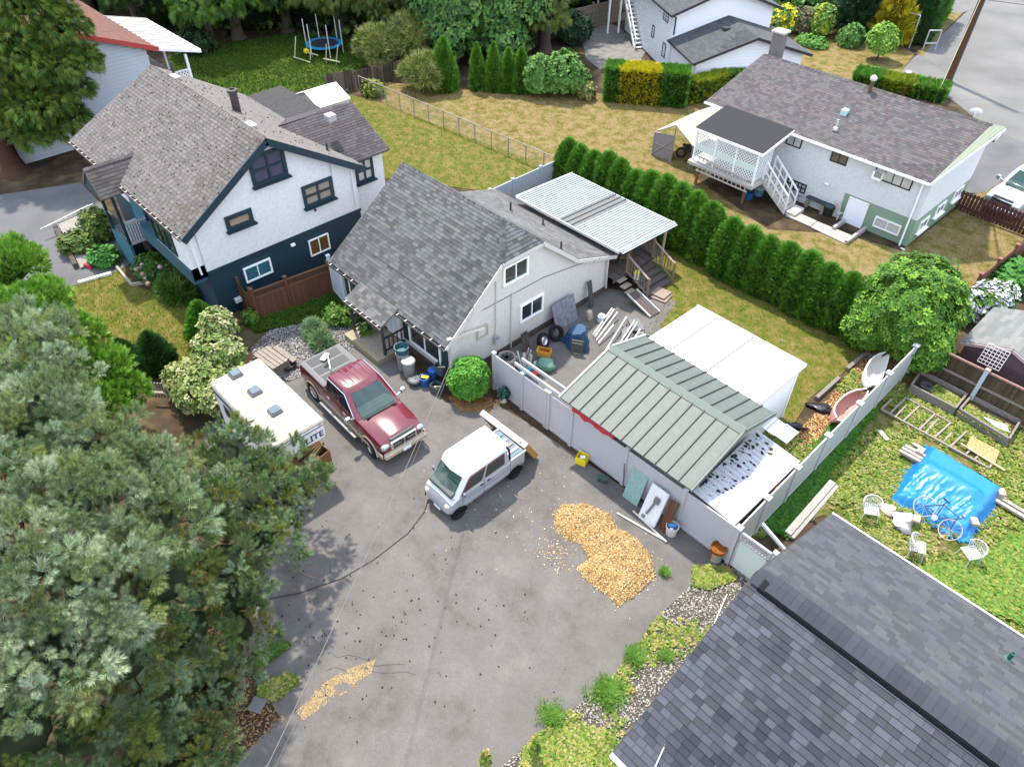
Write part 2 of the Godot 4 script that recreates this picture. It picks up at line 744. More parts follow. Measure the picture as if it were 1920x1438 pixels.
func column_r(t: float, r: float, point: float, low: float) -> float:
	return r * pow(maxf(.0, 1.0 - pow(t, 1.5 + 1.4 * (1.0 - point))), .75 if point > .5 else .62) * (low + (1.0 - low) * minf(1.0, t * 4.0))
func crown(p: Node3D, called: String, me: Mesh, m: Material, lobes: Array, count: int, size: float, pal: Array, up := .4, deep := .25, core := Color(.012, .022, .008), body := .72, clump := 1, spread := .2) -> void:
	var nz := FastNoiseLite.new()
	nz.seed = int(size * 1000) + count
	nz.frequency = .55
	nz.fractal_octaves = 3
	var total := .0
	var w := []
	for l in lobes:
		var s: Vector3 = l[1]
		var ar := pow((pow(s.x * s.y, 1.6) + pow(s.y * s.z, 1.6) + pow(s.x * s.z, 1.6)) / 3.0, 1.0 / 1.6)
		w.append(ar)
		total += ar
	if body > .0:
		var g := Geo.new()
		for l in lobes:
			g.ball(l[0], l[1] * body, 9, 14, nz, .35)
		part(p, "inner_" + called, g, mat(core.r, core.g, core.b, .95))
	var xs := []
	var cs := []
	for i in lobes.size():
		var o: Vector3 = lobes[i][0]
		var s: Vector3 = lobes[i][1]
		var k := int(count * w[i] / total / clump)
		while k > 0:
			k -= 1
			var d := Vector3(rng.randfn(), rng.randfn(), rng.randfn()).normalized()
			if d.y < -.55:
				continue
			var lump := 1.0 + .28 * nz.get_noise_3dv(o + d * s * 1.5)
			var f := lump * (1.0 - deep * pow(rng.randf(), 1.6))
			var at := o + d * s * f
			var skip := false
			for j in lobes.size():
				if j != i:
					var e: Vector3 = (at - lobes[j][0]) / lobes[j][1]
					if e.length() < .72:
						skip = true
						break
			if skip:
				continue
			var nd := (d / s).normalized() + Vector3(jit(.45), up + jit(.3), jit(.45))
			var q: Color = pal[rng.randi() % pal.size()]
			if clump == 1:
				xs.append(Transform3D(aimed(nd, rng.randf() * TAU, size * rng.randf_range(.7, 1.3)), at))
				cs.append(tone(q.r, q.g, q.b, .2))
				continue
			var big := rng.randf_range(.7, 1.35)
			q = tone(q.r, q.g, q.b, .22)
			for c in clump:
				var e := Vector3(rng.randfn(), rng.randfn() * .8, rng.randfn()).normalized()
				if e.dot(nd) < -.2:
					e = -e
				xs.append(Transform3D(aimed(e + nd.normalized() * .75, rng.randf() * TAU, size * big * rng.randf_range(.75, 1.15)), at + e * spread * big * rng.randf_range(.3, 1.0)))
				cs.append(tone(q.r, q.g, q.b, .07))
	many(p, called, me, m, xs, cs)
func inside(pts: Array, x: float, z: float) -> bool:
	var yes := false
	var j := pts.size() - 1
	for i in pts.size():
		var a: Vector3 = pts[i]
		var b: Vector3 = pts[j]
		if (a.z > z) != (b.z > z) and x < (b.x - a.x) * (z - a.z) / (b.z - a.z) + a.x:
			yes = not yes
		j = i
	return yes
func strew(called: String, pts: Array, me: Mesh, m: Material, count: int, size: float, pal: Array, label: String, category: String, y := .02, flat := .0, holes := [], nz: FastNoiseLite = null, cut := -2.0) -> Node3D:
	var lo := Vector2(1e9, 1e9)
	var hi := -lo
	for q in pts:
		lo = lo.min(Vector2(q.x, q.z))
		hi = hi.max(Vector2(q.x, q.z))
	var xs := []
	var cs := []
	var tries := 0
	while xs.size() < count and tries < count * 8:
		tries += 1
		var x := rng.randf_range(lo.x, hi.x)
		var z := rng.randf_range(lo.y, hi.y)
		if not inside(pts, x, z):
			continue
		if nz and nz.get_noise_2d(x, z) + jit(.12) < cut:
			continue
		var no := false
		for hole in holes:
			if inside(hole, x, z):
				no = true
				break
		if no:
			continue
		var b := Basis.from_euler(Vector3(jit(flat), rng.randf() * TAU, jit(flat))).scaled(Vector3.ONE * size * rng.randf_range(.6, 1.35))
		xs.append(Transform3D(b, Vector3(x, y + pts[0].y, z)))
		var q: Color = pal[rng.randi() % pal.size()]
		cs.append(tone(q.r, q.g, q.b, .18))
	if xs.is_empty():
		return null
	var o := many(self, called, me, m, xs, cs)
	tag(o, label, category)
	return o
var spray: ArrayMesh
var leaf7: ArrayMesh
var leaf_small: ArrayMesh
var needles: ArrayMesh
var frond: ArrayMesh
var blades: ArrayMesh
var tall_blades: ArrayMesh
func sheet(called: String, pts: Array, level: float, m: Material) -> MeshInstance3D:
	var g := Geo.new()
	var q := []
	for w in pts:
		q.append(Vector3(w.x, level, w.z))
	var area := .0
	for k in q.size():
		var a: Vector3 = q[k]
		var b: Vector3 = q[(k + 1) % q.size()]
		area += a.z * b.x - b.z * a.x
	if area < .0:
		q.reverse()
	g.poly(q)
	return struct(called, g, m)
# ---------------------------------------------------------------- the scene
func _ready() -> void:
	var cam := Camera3D.new()
	cam.name = "camera"
	cam.position = V(0, 19.5, 0)
	cam.rotation_order = EULER_ORDER_YXZ
	cam.rotation = V(deg_to_rad(-43.15), deg_to_rad(46.15), deg_to_rad(.65))
	cam.fov = 54.52
	cam.near = .1
	cam.far = 600.0
	add_child(cam)
	cam.current = true
	var sky_mat := ProceduralSkyMaterial.new()
	sky_mat.sky_top_color = Color(.68, .75, .85)
	sky_mat.sky_horizon_color = Color(.9, .915, .94)
	sky_mat.sky_curve = .25
	sky_mat.ground_bottom_color = Color(.3, .3, .26)
	sky_mat.ground_horizon_color = Color(.8, .84, .86)
	sky_mat.sky_energy_multiplier = 1.2
	var cover := NoiseTexture2D.new()
	var cn := FastNoiseLite.new()
	cn.frequency = .008
	cn.fractal_octaves = 5
	cn.seed = 21
	cover.width = 1024
	cover.height = 512
	cover.seamless = true
	cover.noise = cn
	var cg := Gradient.new()
	cg.offsets = PackedFloat32Array([.45, .7])
	cg.colors = PackedColorArray([Color(1, 1, 1, 0), Color(.8, .8, .82, .5)])
	cover.color_ramp = cg
	sky_mat.sky_cover = cover
	var sky := Sky.new()
	sky.sky_material = sky_mat
	var env := Environment.new()
	env.background_mode = Environment.BG_SKY
	env.sky = sky
	env.tonemap_mode = Environment.TONE_MAPPER_LINEAR
	env.tonemap_exposure = 2.25
	env.sdfgi_enabled = true
	env.ssao_enabled = true
	env.ssil_enabled = true
	var world := WorldEnvironment.new()
	world.name = "world"
	world.environment = env
	add_child(world)
	var sun := DirectionalLight3D.new()
	sun.name = "sun"
	sun.light_color = Color(1.0, .965, .9)
	sun.light_energy = 1.2
	sun.light_angular_distance = 1.6
	sun.shadow_enabled = true
	add_child(sun)
	sun.look_at_from_position(Vector3.ZERO, V(.46, -1.0, .17))
	rng.seed = 77
	textures()
	spray = spray_mesh()
	leaf7 = leaf_mesh(8, 1.0, .2)
	leaf_small = leaf_mesh(6, .9, .3, .6, 8)
	needles = needle_mesh()
	frond = droop_mesh()
	blades = blade_mesh()
	tall_blades = blade_mesh(14, .8, .045, 4)
	setting()
	cottage()
	left_house()
	right_house()
	corner_house()
	far_houses()
	outbuildings()
	fences()
	vehicles()
	trees()
	yards()
	wires()
func textures() -> void:
	ntex("grain", .09, 4, .7, 1.0)
	ntex("soft", .012, 4, .86, 1.0)
	ntex("fleck", .25, 3, .55, 1.0, FastNoiseLite.TYPE_SIMPLEX, 512)
	ntex("grainy", .42, 2, .62, 1.0, FastNoiseLite.TYPE_VALUE, 1024)
	ntex("stain", .02, 5, .78, 1.0)
	ntex("pebble", .11, 2, .35, 1.0, FastNoiseLite.TYPE_CELLULAR, 512)
	ntex("stucco", .012, 6, .92, 1.0)
	ntex("wood", .03, 4, .6, 1.0)
	ntex("wrinkle", .02, 5, .8, 1.0, FastNoiseLite.TYPE_SIMPLEX_SMOOTH, 512, .6)
	rtex("asphalt", .007, 6, [[.0, .12, .107, .098], [.38, .172, .156, .147], [.6, .19, .173, .165], [1.0, .23, .208, .196]], 1024, .72)
	rtex("oldroad", .006, 5, [[.0, .17, .165, .16], [.5, .215, .21, .205], [1.0, .26, .25, .245]], 512)
	rtex("paleasphalt", .008, 5, [[.0, .13, .128, .135], [.5, .165, .163, .17], [1.0, .2, .195, .2]], 512)
	rtex("drylawn", .011, 6, [[.0, .11, .125, .02], [.34, .18, .155, .035], [.48, .26, .195, .075], [.66, .31, .225, .105], [1.0, .34, .25, .13]], 1024, .78)
	rtex("mixlawn", .012, 6, [[.0, .08, .125, .012], [.38, .125, .15, .018], [.52, .19, .172, .035], [.7, .25, .195, .065], [1.0, .28, .21, .09]], 1024, .78)
	rtex("greenlawn", .012, 6, [[.0, .03, .068, .006], [.45, .055, .11, .008], [.62, .09, .135, .012], [1.0, .16, .15, .03]], 1024, .78)
	rtex("weedland", .014, 6, [[.0, .05, .095, .01], [.4, .1, .13, .018], [.54, .17, .155, .04], [.75, .25, .2, .1], [1.0, .3, .24, .16]], 1024, .78)
	rtex("earth", .012, 6, [[.0, .05, .032, .02], [.5, .1, .068, .042], [.7, .14, .1, .05], [1.0, .2, .15, .1]], 512, .6)
	rtex("gravel", .02, 6, [[.0, .1, .085, .07], [.5, .18, .16, .14], [1.0, .28, .25, .22]], 512, .7)
	rtex("chips", .03, 6, [[.0, .13, .055, .02], [.5, .26, .125, .045], [1.0, .42, .24, .1]], 512, .7)
	rtex("concrete", .012, 5, [[.0, .19, .18, .165], [.5, .26, .25, .235], [1.0, .32, .31, .29]], 512)
	rtex("rust", .02, 5, [[.0, .08, .025, .01], [.5, .2, .065, .015], [1.0, .3, .12, .03]], 256)
	rtex("greyboard", .02, 5, [[.0, .08, .08, .095], [.5, .17, .17, .2], [1.0, .26, .26, .3]], 256, .65)
var lots := {}
func setting() -> void:
	var g := Geo.new()
	g.quad(V(-320, -.02, 160), V(160, -.02, 160), V(160, -.02, -320), V(-320, -.02, -320))
	struct("ground", g, ground_mat("earth", texs.earth, 9.0, texs.fleck, 1.3))
	var asphalt := ground_mat("asphalt", texs.asphalt, 14.0, texs.grainy, 2.6, .9)
	var dry := ground_mat("dry", texs.drylawn, 11.0, texs.fleck, 1.7)
	var mixl := ground_mat("mix", texs.mixlawn, 9.0, texs.fleck, 1.5)
	var green := ground_mat("green", texs.greenlawn, 12.0, texs.fleck, 1.6)
	var weed := ground_mat("weed", texs.weedland, 7.0, texs.fleck, 1.4)
	var gravel := ground_mat("gravel", texs.gravel, 3.0, texs.pebble, 1.6)
	var chips := ground_mat("chips", texs.chips, 3.0, texs.pebble, 1.2)
	var conc := ground_mat("concrete", texs.concrete, 5.0, texs.grainy, 2.0)
	var road := ground_mat("road", texs.oldroad, 16.0, texs.grainy, 3.0)
	var pale := ground_mat("paleroad", texs.paleasphalt, 12.0, texs.grainy, 2.5)
	lots.drive = [V(-21.18, 0, -6.77), V(-20.86, 0, -8.28), V(-20.75, 0, -9.52), V(-20.9, 0, -11.25), V(-20.88, 0, -12.16), V(-18.27, 0, -12.19), V(-15.93, 0, -11.87), V(-14.71, 0, -13.18), V(-13.21, 0, -13.38), V(-8.75, 0, -13.64), V(-5.81, 0, -13.78), V(-4.65, 0, -13.6), V(-4.97, 0, -12.23), V(-5.02, 0, -10.9), V(-4.73, 0, -8.69), V(-4.85, 0, -7.21), V(-5.05, 0, -5.75), V(-5.09, 0, -4.5), V(-4.09, 0, -2.44), V(-8.03, 0, 1.73), V(-9.61, 0, .66), V(-9.92, 0, -1.35), V(-11.5, 0, -1.39), V(-12.56, 0, -1.65), V(-13.29, 0, -2.7), V(-14.55, 0, -3.63), V(-17.15, 0, -3.2), V(-20.91, 0, -4.72)]
	lots.front = [V(-31.13, 0, -3.56), V(-32.75, 0, -3.87), V(-32.64, 0, -6.57), V(-30.64, 0, -6.62), V(-28.82, 0, -7.44), V(-26.68, 0, -8.08), V(-25.44, 0, -8.89), V(-25.06, 0, -7.25), V(-25.04, 0, -6.55), V(-24.26, 0, -5.29), V(-25.37, 0, -4.09), V(-28.86, 0, -3.16)]
	lots.side = [V(-25.26, 0, -8.67), V(-25.04, 0, -9.16), V(-24.46, 0, -13.01), V(-23.1, 0, -12.5), V(-22.9, 0, -11.48), V(-23.56, 0, -10.56), V(-24.35, 0, -8.77)]
	lots.rear = [V(-42.39, 0, -25.48), V(-40.76, 0, -26.01), V(-26.42, 0, -28.07), V(-24.84, 0, -27.7), V(-26.23, 0, -23.87), V(-30.07, 0, -21.55), V(-32.3, 0, -20), V(-37.11, 0, -21.52), V(-41.83, 0, -23.09)]
	lots.field = [V(-43.38, 0, -27.87), V(-38.4, 0, -31.19), V(-32.57, 0, -36.83), V(-25.46, 0, -42.34), V(-20.93, 0, -40.31), V(-20.31, 0, -33.1), V(-14.48, 0, -31.34), V(-11.54, 0, -33.81), V(-9.09, 0, -34.37), V(-8.92, 0, -40.59), V(-5.45, 0, -40.07), V(-5.07, 0, -33.11), V(-6.81, 0, -27.7), V(-7.95, 0, -27.15), V(-15, 0, -27.17), V(-24.64, 0, -27.66), V(-26.42, 0, -28.07), V(-40.76, 0, -26.01)]
	lots.main = [V(-18.46, 0, -26.29), V(-16.01, 0, -26.87), V(-7.69, 0, -27.12), V(-6.55, 0, -26.73), V(-6.62, 0, -24.28), V(-6.77, 0, -22.14), V(-6.35, 0, -19.89), V(-7.29, 0, -19.35), V(-13.57, 0, -19.65), V(-13.94, 0, -22.4)]
	lots.shade = [V(-54.53, 0, -18.39), V(-57.2, 0, -20.8), V(-54.54, 0, -29.37), V(-51.58, 0, -31.25), V(-47.15, 0, -31.96), V(-44.77, 0, -27.75), V(-44.76, 0, -24.98), V(-45.27, 0, -20.54)]
	lots.weeds = [V(-5.28, 0, -27.85), V(-.43, 0, -27.92), V(2.03, 0, -25.71), V(4.91, 0, -16.06), V(-3.61, 0, -17.54), V(-4.57, 0, -15.16), V(-4.91, 0, -14.94), V(-5.09, 0, -16.59)]
	lots.strip = [V(-4.65, 0, -13.6), V(-3.42, 0, -14.55), V(-2.4, 0, -7.58), V(-2.7, 0, -5.17), V(-4.83, 0, -2.91), V(-5.09, 0, -4.5), V(-5.05, 0, -5.75), V(-4.85, 0, -7.21), V(-4.73, 0, -8.69), V(-5.02, 0, -10.9), V(-4.97, 0, -12.23)]
	lots.bed = [V(-7.29, 0, -19.35), V(-6.13, 0, -19.52), V(-6.2, 0, -21.72), V(-6.55, 0, -25.85), V(-6.56, 0, -27.21), V(-5.36, 0, -28.11), V(-5.09, 0, -15.35), V(-6.6, 0, -15.45)]
	lots.stones = [V(-23.59, 0, -8.11), V(-24.21, 0, -9.43), V(-23.32, 0, -11.18), V(-23.02, 0, -12.31), V(-20.88, 0, -12.16), V(-20.9, 0, -11.25), V(-20.75, 0, -9.52), V(-20.86, 0, -8.28), V(-22.02, 0, -7.7)]
	lots.patio = [V(-15.91, 0, -14.28), V(-16.73, 0, -15.75), V(-16.6, 0, -21.8), V(-13.9, 0, -23.28), V(-13.29, 0, -21.22), V(-11.78, 0, -21.58), V(-12.6, 0, -14.84), V(-14.31, 0, -14.46)]
	lots.leftdrive = [V(-46.16, 0, .86), V(-43.32, 0, -5.24), V(-42.05, 0, -8.31), V(-37.84, 0, -8.18), V(-33.09, 0, -7.68), V(-32.56, 0, -6.47), V(-32.89, 0, -3.89), V(-32.45, 0, 3.53)]
	lots.street = [V(-19.61, 0, -56.28), V(-20.23, 0, -59.41), V(-21.1, 0, -66.59), V(-23.93, 0, -85.67), V(-10.6, 0, -106.15), V(.99, 0, -48.89), V(-8.2, 0, -50.61), V(-11.18, 0, -51), V(-14.9, 0, -53.98)]
	lots.nedrive = [V(-11.84, 0, -51.39), V(-9.39, 0, -51.05), V(-8.56, 0, -48.74), V(-8.41, 0, -45.63), V(-8.72, 0, -42.95), V(-9.54, 0, -42.06)]
	lots.eastyard = [V(-8.94, 0, -49.8), V(-8.31, 0, -45.74), V(-8.96, 0, -42.43), V(-9.54, 0, -42.06), V(-5.54, 0, -40.33), V(-3.29, 0, -42.77), V(-5.31, 0, -49.47)]
	lots.neyard = [V(-31.04, 0, -59.67), V(-28.43, 0, -62.58), V(-23.74, 0, -62.21), V(-20.61, 0, -60.58), V(-19.61, 0, -56.28), V(-20.7, 0, -51.53), V(-23.64, 0, -49.68), V(-27.78, 0, -49.48)]
	lots.verge = [V(-20.64, 0, -60.55), V(-20.85, 0, -63.67), V(-22.76, 0, -70.9), V(-25.88, 0, -80.92), V(-24.27, 0, -85.29), V(-21.21, 0, -66.84), V(-19.99, 0, -60.46)]
	lots.court = [V(-41.21, 0, -46.41), V(-39.81, 0, -48.93), V(-34.55, 0, -46.77), V(-33.22, 0, -44.23), V(-34.13, 0, -40.96), V(-36.13, 0, -41.78)]
	lots.fardrive = [V(-23.67, 0, -71.95), V(-22.31, 0, -72.43), V(-21.68, 0, -76.31), V(-22.44, 0, -79.96), V(-28.28, 0, -80.76)]
	sheet("lawn", lots.field, .0, dry)
	sheet("lawn", lots.rear, .004, mixl)
	sheet("lawn", lots.main, .0, mixl)
	sheet("lawn", lots.front, .0, mixl)
	sheet("lawn", lots.side, .004, green)
	sheet("lawn", lots.shade, .0, green)
	sheet("lawn", lots.eastyard, .0, dry)
	sheet("lawn", lots.neyard, .0, dry)
	sheet("verge", lots.verge, .004, dry)
	sheet("weedy_ground", lots.weeds, .0, weed)
	sheet("gravel_strip", lots.strip, .004, gravel)
	sheet("gravel_bed", lots.stones, .004, gravel)
	sheet("chip_bed", lots.bed, .004, chips)
	sheet("driveway", lots.drive, .008, asphalt)
	sheet("patio", lots.patio, .004, asphalt)
	sheet("driveway", lots.leftdrive, .004, pale)
	sheet("driveway", lots.nedrive, .008, pale)
	sheet("driveway", lots.fardrive, .012, road)
	sheet("courtyard", lots.court, .004, conc)
	sheet("road", lots.street, .0, road)
func pal(r: float, g: float, b: float, k: float, n := 7) -> Array:
	var a := []
	for i in n:
		var f := 1.0 - k + 2.0 * k * i / (n - 1)
		a.append(Color(r * f, g * f * (1.0 + jit(.025)), b * f * (1.0 + jit(.04))))
	return a
func pipe(p: Node3D, called: String, pts: Array, r: float, m: Material, sides := 7) -> MeshInstance3D:
	var g := Geo.new()
	g.tube(pts, r, r, sides)
	return part(p, called, g, m)
func vent_pipe(p: Node3D, at: Vector3, h: float, r: float, m: Material, called := "vent_pipe") -> MeshInstance3D:
	var g := Geo.new()
	g.lathe(at, [Vector2(r * 2.4, -.1), Vector2(r * 2.2, .03), Vector2(r, .07), Vector2(r, h), Vector2(r * .75, h), Vector2(r * .75, h - .04), Vector2(0, h - .04)], 12)
	return part(p, called, g, m)
func gutter(p: Node3D, a: Vector3, b: Vector3, out: Vector3, m: Material, brackets := 10) -> void:
	var g := Geo.new()
	g.beam(a + out * .06 - V(0, .09, 0), b + out * .06 - V(0, .09, 0), .11, .012)
	g.beam(a + out * .115 - V(0, .04, 0), b + out * .115 - V(0, .04, 0), .012, .1)
	g.beam(a + out * .005 - V(0, .05, 0), b + out * .005 - V(0, .05, 0), .012, .1)
	var o := part(p, "gutter", g, m)
	for k in brackets:
		var bg := Geo.new()
		var q := a.lerp(b, (k + .5) / brackets)
		bg.box(q + out * .06 + V(0, .012, 0), V(absf(out.z) * .03 + absf(out.x) * .13, .012, absf(out.z) * .13 + absf(out.x) * .03))
		part(o, "bracket", bg, mat(.75, .73, .7, .5))
func cottage() -> void:
	var h := wthing("cottage", "pale stucco cottage with a grey shingle roof beside the wide asphalt driveway", "house", V(-20, 0, -17))
	var wallm := mat(.57, .54, .5, .92, .0, "stucco", .9)
	var white := mat(.8, .8, .8, .5)
	var dark := mat(.03, .035, .04, .5)
	var gl := glass(.02, .028, .03)
	var shingle_c := pal(.107, .107, .112, .34)
	var base := .0
	var g := Geo.new()
	var sec := [V(-23.35, base, -12.75), V(-23.35, base, -21.6), V(-23.35, 1.72, -21.6), V(-23.35, 2.55, -19.3), V(-23.35, 5.1, -16.25), V(-23.35, 2.1, -12.75)]
	g.extrude(sec, V(5.9, 0, 0))
	var sec2 := [V(-17.45, base, -12.75), V(-17.45, base, -21.6), V(-17.45, 1.72, -21.6), V(-17.45, 2.55, -19.3), V(-17.45, 4.25, -17.28), V(-17.45, 4.25, -15.22), V(-17.45, 2.1, -12.75)]
	g.extrude(sec2, V(.9, 0, 0))
	part(h, "wall", g, wallm)
	var fg := Geo.new()
	fg.box(V(-19.95, .14, -17.175), V(6.88, .3, 8.93))
	part(h, "foundation", fg, mat(.12, .09, .085, .95, 0, "grain", .8))
	var deck := mat(.1, .1, .1, .9)
	var eL := V(-23.95, 2.08, -12.4)
	var eR := V(-16.38, 2.08, -12.4)
	var rL := V(-23.5, 5.34, -16.25)
	var rR := V(-17.5, 5.34, -16.25)
	var hL := V(-16.38, 4.45, -15.2)
	var hR := V(-16.38, 4.45, -17.3)
	var front := shingle_roof(h, [eL, eR, hL, rR, rL], .145, .26, shingle_c, 210, deck, .022, .007)
	var bR := V(-16.38, 2.74, -19.35)
	var bL := V(-23.75, 2.74, -19.35)
	shingle_roof(h, [bR, bL, rL, rR, hR], .145, .26, shingle_c, 0, deck)
	var hip := shingle_roof(h, [hR, hL, rR], .145, .26, shingle_c, 30, deck, .022, .007)
	var pale := pal(.135, .13, .13, .22)
	shingle_roof(h, [V(-16.38, 1.84, -21.85), V(-24.1, 1.84, -21.85), bL, bR], .145, .3, pale, 60, deck)
	var nf := (eR - eL).cross(rL - eL).normalized()
	var nr := V(0, 1, -1.16).normalized()
	var nh := V(.8, 1, 0).normalized()
	nf = nf if nf.y > .0 else -nf
	ridge_caps(front, rL, rR, nf, nr, .15, .15, shingle_c)
	ridge_caps(hip, hL, rR, nf, nh, .13, .15, shingle_c)
	ridge_caps(hip, hR, rR, nr, nh, .13, .15, shingle_c)
	var rk := Geo.new()
	rk.beam(eR + V(.02, -.1, 0), hL + V(.02, -.1, 0), .03, .16)
	rk.beam(hR + V(.02, -.1, 0), bR + V(.02, -.1, 0), .03, .16)
	rk.beam(bR + V(.02, -.1, 0), V(-16.36, 1.74, -21.85), .03, .16)
	rk.beam(hL + V(.02, -.1, 0), hR + V(.02, -.1, 0), .03, .16)
	part(h, "rake_board", rk, mat(.5, .47, .43, .7))
	var dl := Geo.new()
	dl.beam(eL + V(2.0, .86, -.95), eL + V(5.9, .845, -.95), .02, .012)
	part(h, "cable", dl, dark)
	gutter(h, eL + V(0, -.02, 0), eR + V(0, -.02, 0), V(0, 0, 1), mat(.09, .075, .07, .5), 15)
	var X := V(1, 0, 0)
	window(h, V(-16.55, 3.67, -16), X, 1.3, .86, white, glass(.025, .03, .026), 2, 1, .09, .07)
	window(h, V(-16.55, 1.47, -16.91), X, 1.3, .88, white, gl, 2, 1, .09, .07)
	var Z := V(0, 0, 1)
	window(h, V(-18.1, 1.2, -12.75), Z, 1.95, 1.25, white, glass(.03, .034, .034), 2, 1, .08, .07)
	window(h, V(-22.6, 1.25, -12.75), Z, 1.1, 1.2, white, gl, 2, 1, .08, .07)
	for x in [-19.28, -16.9, -23.25]:
		var sh := Geo.new()
		sh.bbox(V(x, 1.2, -12.72), V(.36, 1.3, .05), .012)
		for k in 9:
			sh.box(V(x, .68 + k * .13, -12.69), V(.26, .02, .02))
		part(h, "shutter", sh, mat(.012, .03, .035, .6))
	var dg := Geo.new()
	dg.box(V(-20.15, 1.15, -12.73), V(.86, 1.75, .05))
	var door := part(h, "door", dg, mat(.75, .77, .8, .45))
	var dpg := Geo.new()
	for k in 2:
		dpg.bbox(V(-20.35 + k * .4, 1.15, -12.7), V(.26, 1.4, .02), .006)
	part(door, "door_panel", dpg, mat(.62, .66, .7, .45))
	var pL := V(-21.7, 1.78, -11.6)
	var pR := V(-19.25, 1.78, -11.6)
	var porch := shingle_roof(h, [pL, pR, pR + V(0, .42, -.85), pL + V(0, .42, -.85)], .145, .26, pal(.14, .137, .135, .28), 60, deck, .012, .005, .06)
	gutter(h, pL, pR, V(0, 0, 1), mat(.1, .08, .07, .5), 7)
	for x in [-21.5, -19.4]:
		var pg := Geo.new()
		pg.bbox(V(x, .88, -11.7), V(.1, 1.76, .1), .01)
		part(h, "porch_post", pg, dark)
		var rg := Geo.new()
		for y in [.45, 1.05]:
			rg.beam(V(x, y, -11.75), V(x, y, -12.7), .06, .06)
		part(h, "porch_rail", rg, dark)
		for k in 4:
			var bg := Geo.new()
			bg.box(V(x, .75, -11.95 - k * .2), V(.04, .56, .04))
			part(h, "baluster", bg, dark)
	var sg := Geo.new()
	sg.box(V(-20.45, .12, -12.0), V(2.3, .24, 1.5))
	var step := part(h, "porch_step", sg, mat(.4, .34, .22, .85, 0, "grain", 1.0))
	var tg := Geo.new()
	tg.box(V(-20.45, .247, -12.05), V(2.1, .012, 1.2))
	part(step, "porch_floor", tg, mat(.3, .25, .2, .9, 0, "soft", 1.0))
	var grey := mat(.4, .4, .4, .5)
	pipe(h, "conduit", [V(-16.5, 3.68, -14.99), V(-16.5, .88, -14.93)], .02, grey)
	pipe(h, "conduit", [V(-16.5, 2.75, -15.8), V(-16.5, .07, -15.77)], .025, mat(.5, .48, .45))
	var mb := Geo.new()
	mb.bbox(V(-16.46, .99, -14.98), V(.14, .34, .24), .015)
	var meter := part(h, "meter_box", mb, grey)
	var mg := Geo.new()
	mg.lathe(V(-16.38, 1.19, -14.91), [Vector2(.0, .0), Vector2(.09, .0), Vector2(.08, .07), Vector2(0, .08)], 12, Basis.from_euler(V(0, 0, -PI / 2)))
	part(meter, "meter", mg, glass(.25, .27, .27))
	pipe(h, "downspout", [V(-16.4, 1.8, -21.34), V(-16.45, 1.62, -21.39), V(-16.45, .26, -21.45)], .04, mat(.5, .45, .4))
	pipe(h, "wall_cable", [V(-16.5, 2.72, -14.31), V(-16.52, 2.68, -15.82), V(-16.52, 2.65, -17.54), V(-16.52, 2.29, -19.72), V(-16.52, 2.07, -20.8)], .01, dark, 5)
	var fl := Geo.new()
	fl.ball(V(-16.4, 2.24, -20.31), V(.09, .06, .06), 6, 8)
	fl.ball(V(-16.4, 2.19, -20.65), V(.08, .07, .06), 6, 8)
	part(h, "flood_light", fl, mat(.12, .25, .27, .5))
	var cg := Geo.new()
	for k in 2:
		var c := V(-16.5, 1.72, -14.29)
		cg.box(c + V(0, 0, (k - .5) * .5), V(.03, .5, .05))
		cg.box(c + V(0, (k - .5) * .5, 0), V(.032, .05, .5))
	part(h, "hatch_frame", cg, mat(.4, .35, .27))
	var awn := Geo.new()
	awn.beam(V(-16.4, 2.4, -12.5), V(-16.4, 1.98, -14.26), .12, .05)
	part(h, "trim_board", awn, mat(.55, .5, .42))
	for q in [V(-19, 5.43, -16.61), V(-20, 4.07, -19.18), V(-18, 3.63, -18.46)]:
		pass
	vent_pipe(h, V(-21.45, 2.35, -20.4), .42, .045, dark)
	vent_pipe(h, V(-19.75, 2.25, -20.75), .3, .04, dark)
	vent_pipe(h, V(-17.3, 2.75, -19.3), .4, .04, dark)
	var pc := wthing("patio_cover", "ribbed silver metal patio cover with two grey panels over the back deck", "patio cover", V(-19, 0, -23.4))
	var metal := mat(.36, .385, .4, .4, .35)
	var x := -22.2
	var k := 0
	while x < -16.1:
		var wid := .305
		var grey_panel := k == 9 or k == 11 or k == 10
		var pg := Geo.new()
		var a := V(x, 2.32, -21.5)
		var b := V(x, 2.16, -25.25)
		var d := V(wid, 0, 0)
		pg.extrude([a, b, b + d, a + d], V(0, -.02, 0))
		for r in ([.0] if grey_panel else [.02, .17]):
			var o := V(r + .03, .025, 0)
			pg.beam(a + o, b + o, .045, .05)
		part(pc, "roof_panel", pg, mat(.1, .103, .1, .7) if grey_panel else metal)
		x += wid
		k += 1
	var tg2 := Geo.new()
	tg2.beam(V(-22.22, 2.3, -21.46), V(-15.98, 2.3, -21.46), .05, .12)
	tg2.beam(V(-22.22, 2.14, -25.28), V(-15.98, 2.14, -25.28), .05, .06)
	tg2.beam(V(-16.02, 2.33, -21.46), V(-16.02, 2.17, -25.28), .05, .12)
	tg2.beam(V(-22.22, 2.33, -21.46), V(-22.22, 2.17, -25.28), .05, .12)
	part(pc, "trim", tg2, mat(.6, .63, .65, .4, .3))
	for px in [-22.0, -19.1, -16.2]:
		var pg := Geo.new()
		pg.bbox(V(px, 1.05, -25.0), V(.1, 2.1, .1), .01)
		part(pc, "post", pg, mat(.4, .3, .22, .8))
	back_deck()
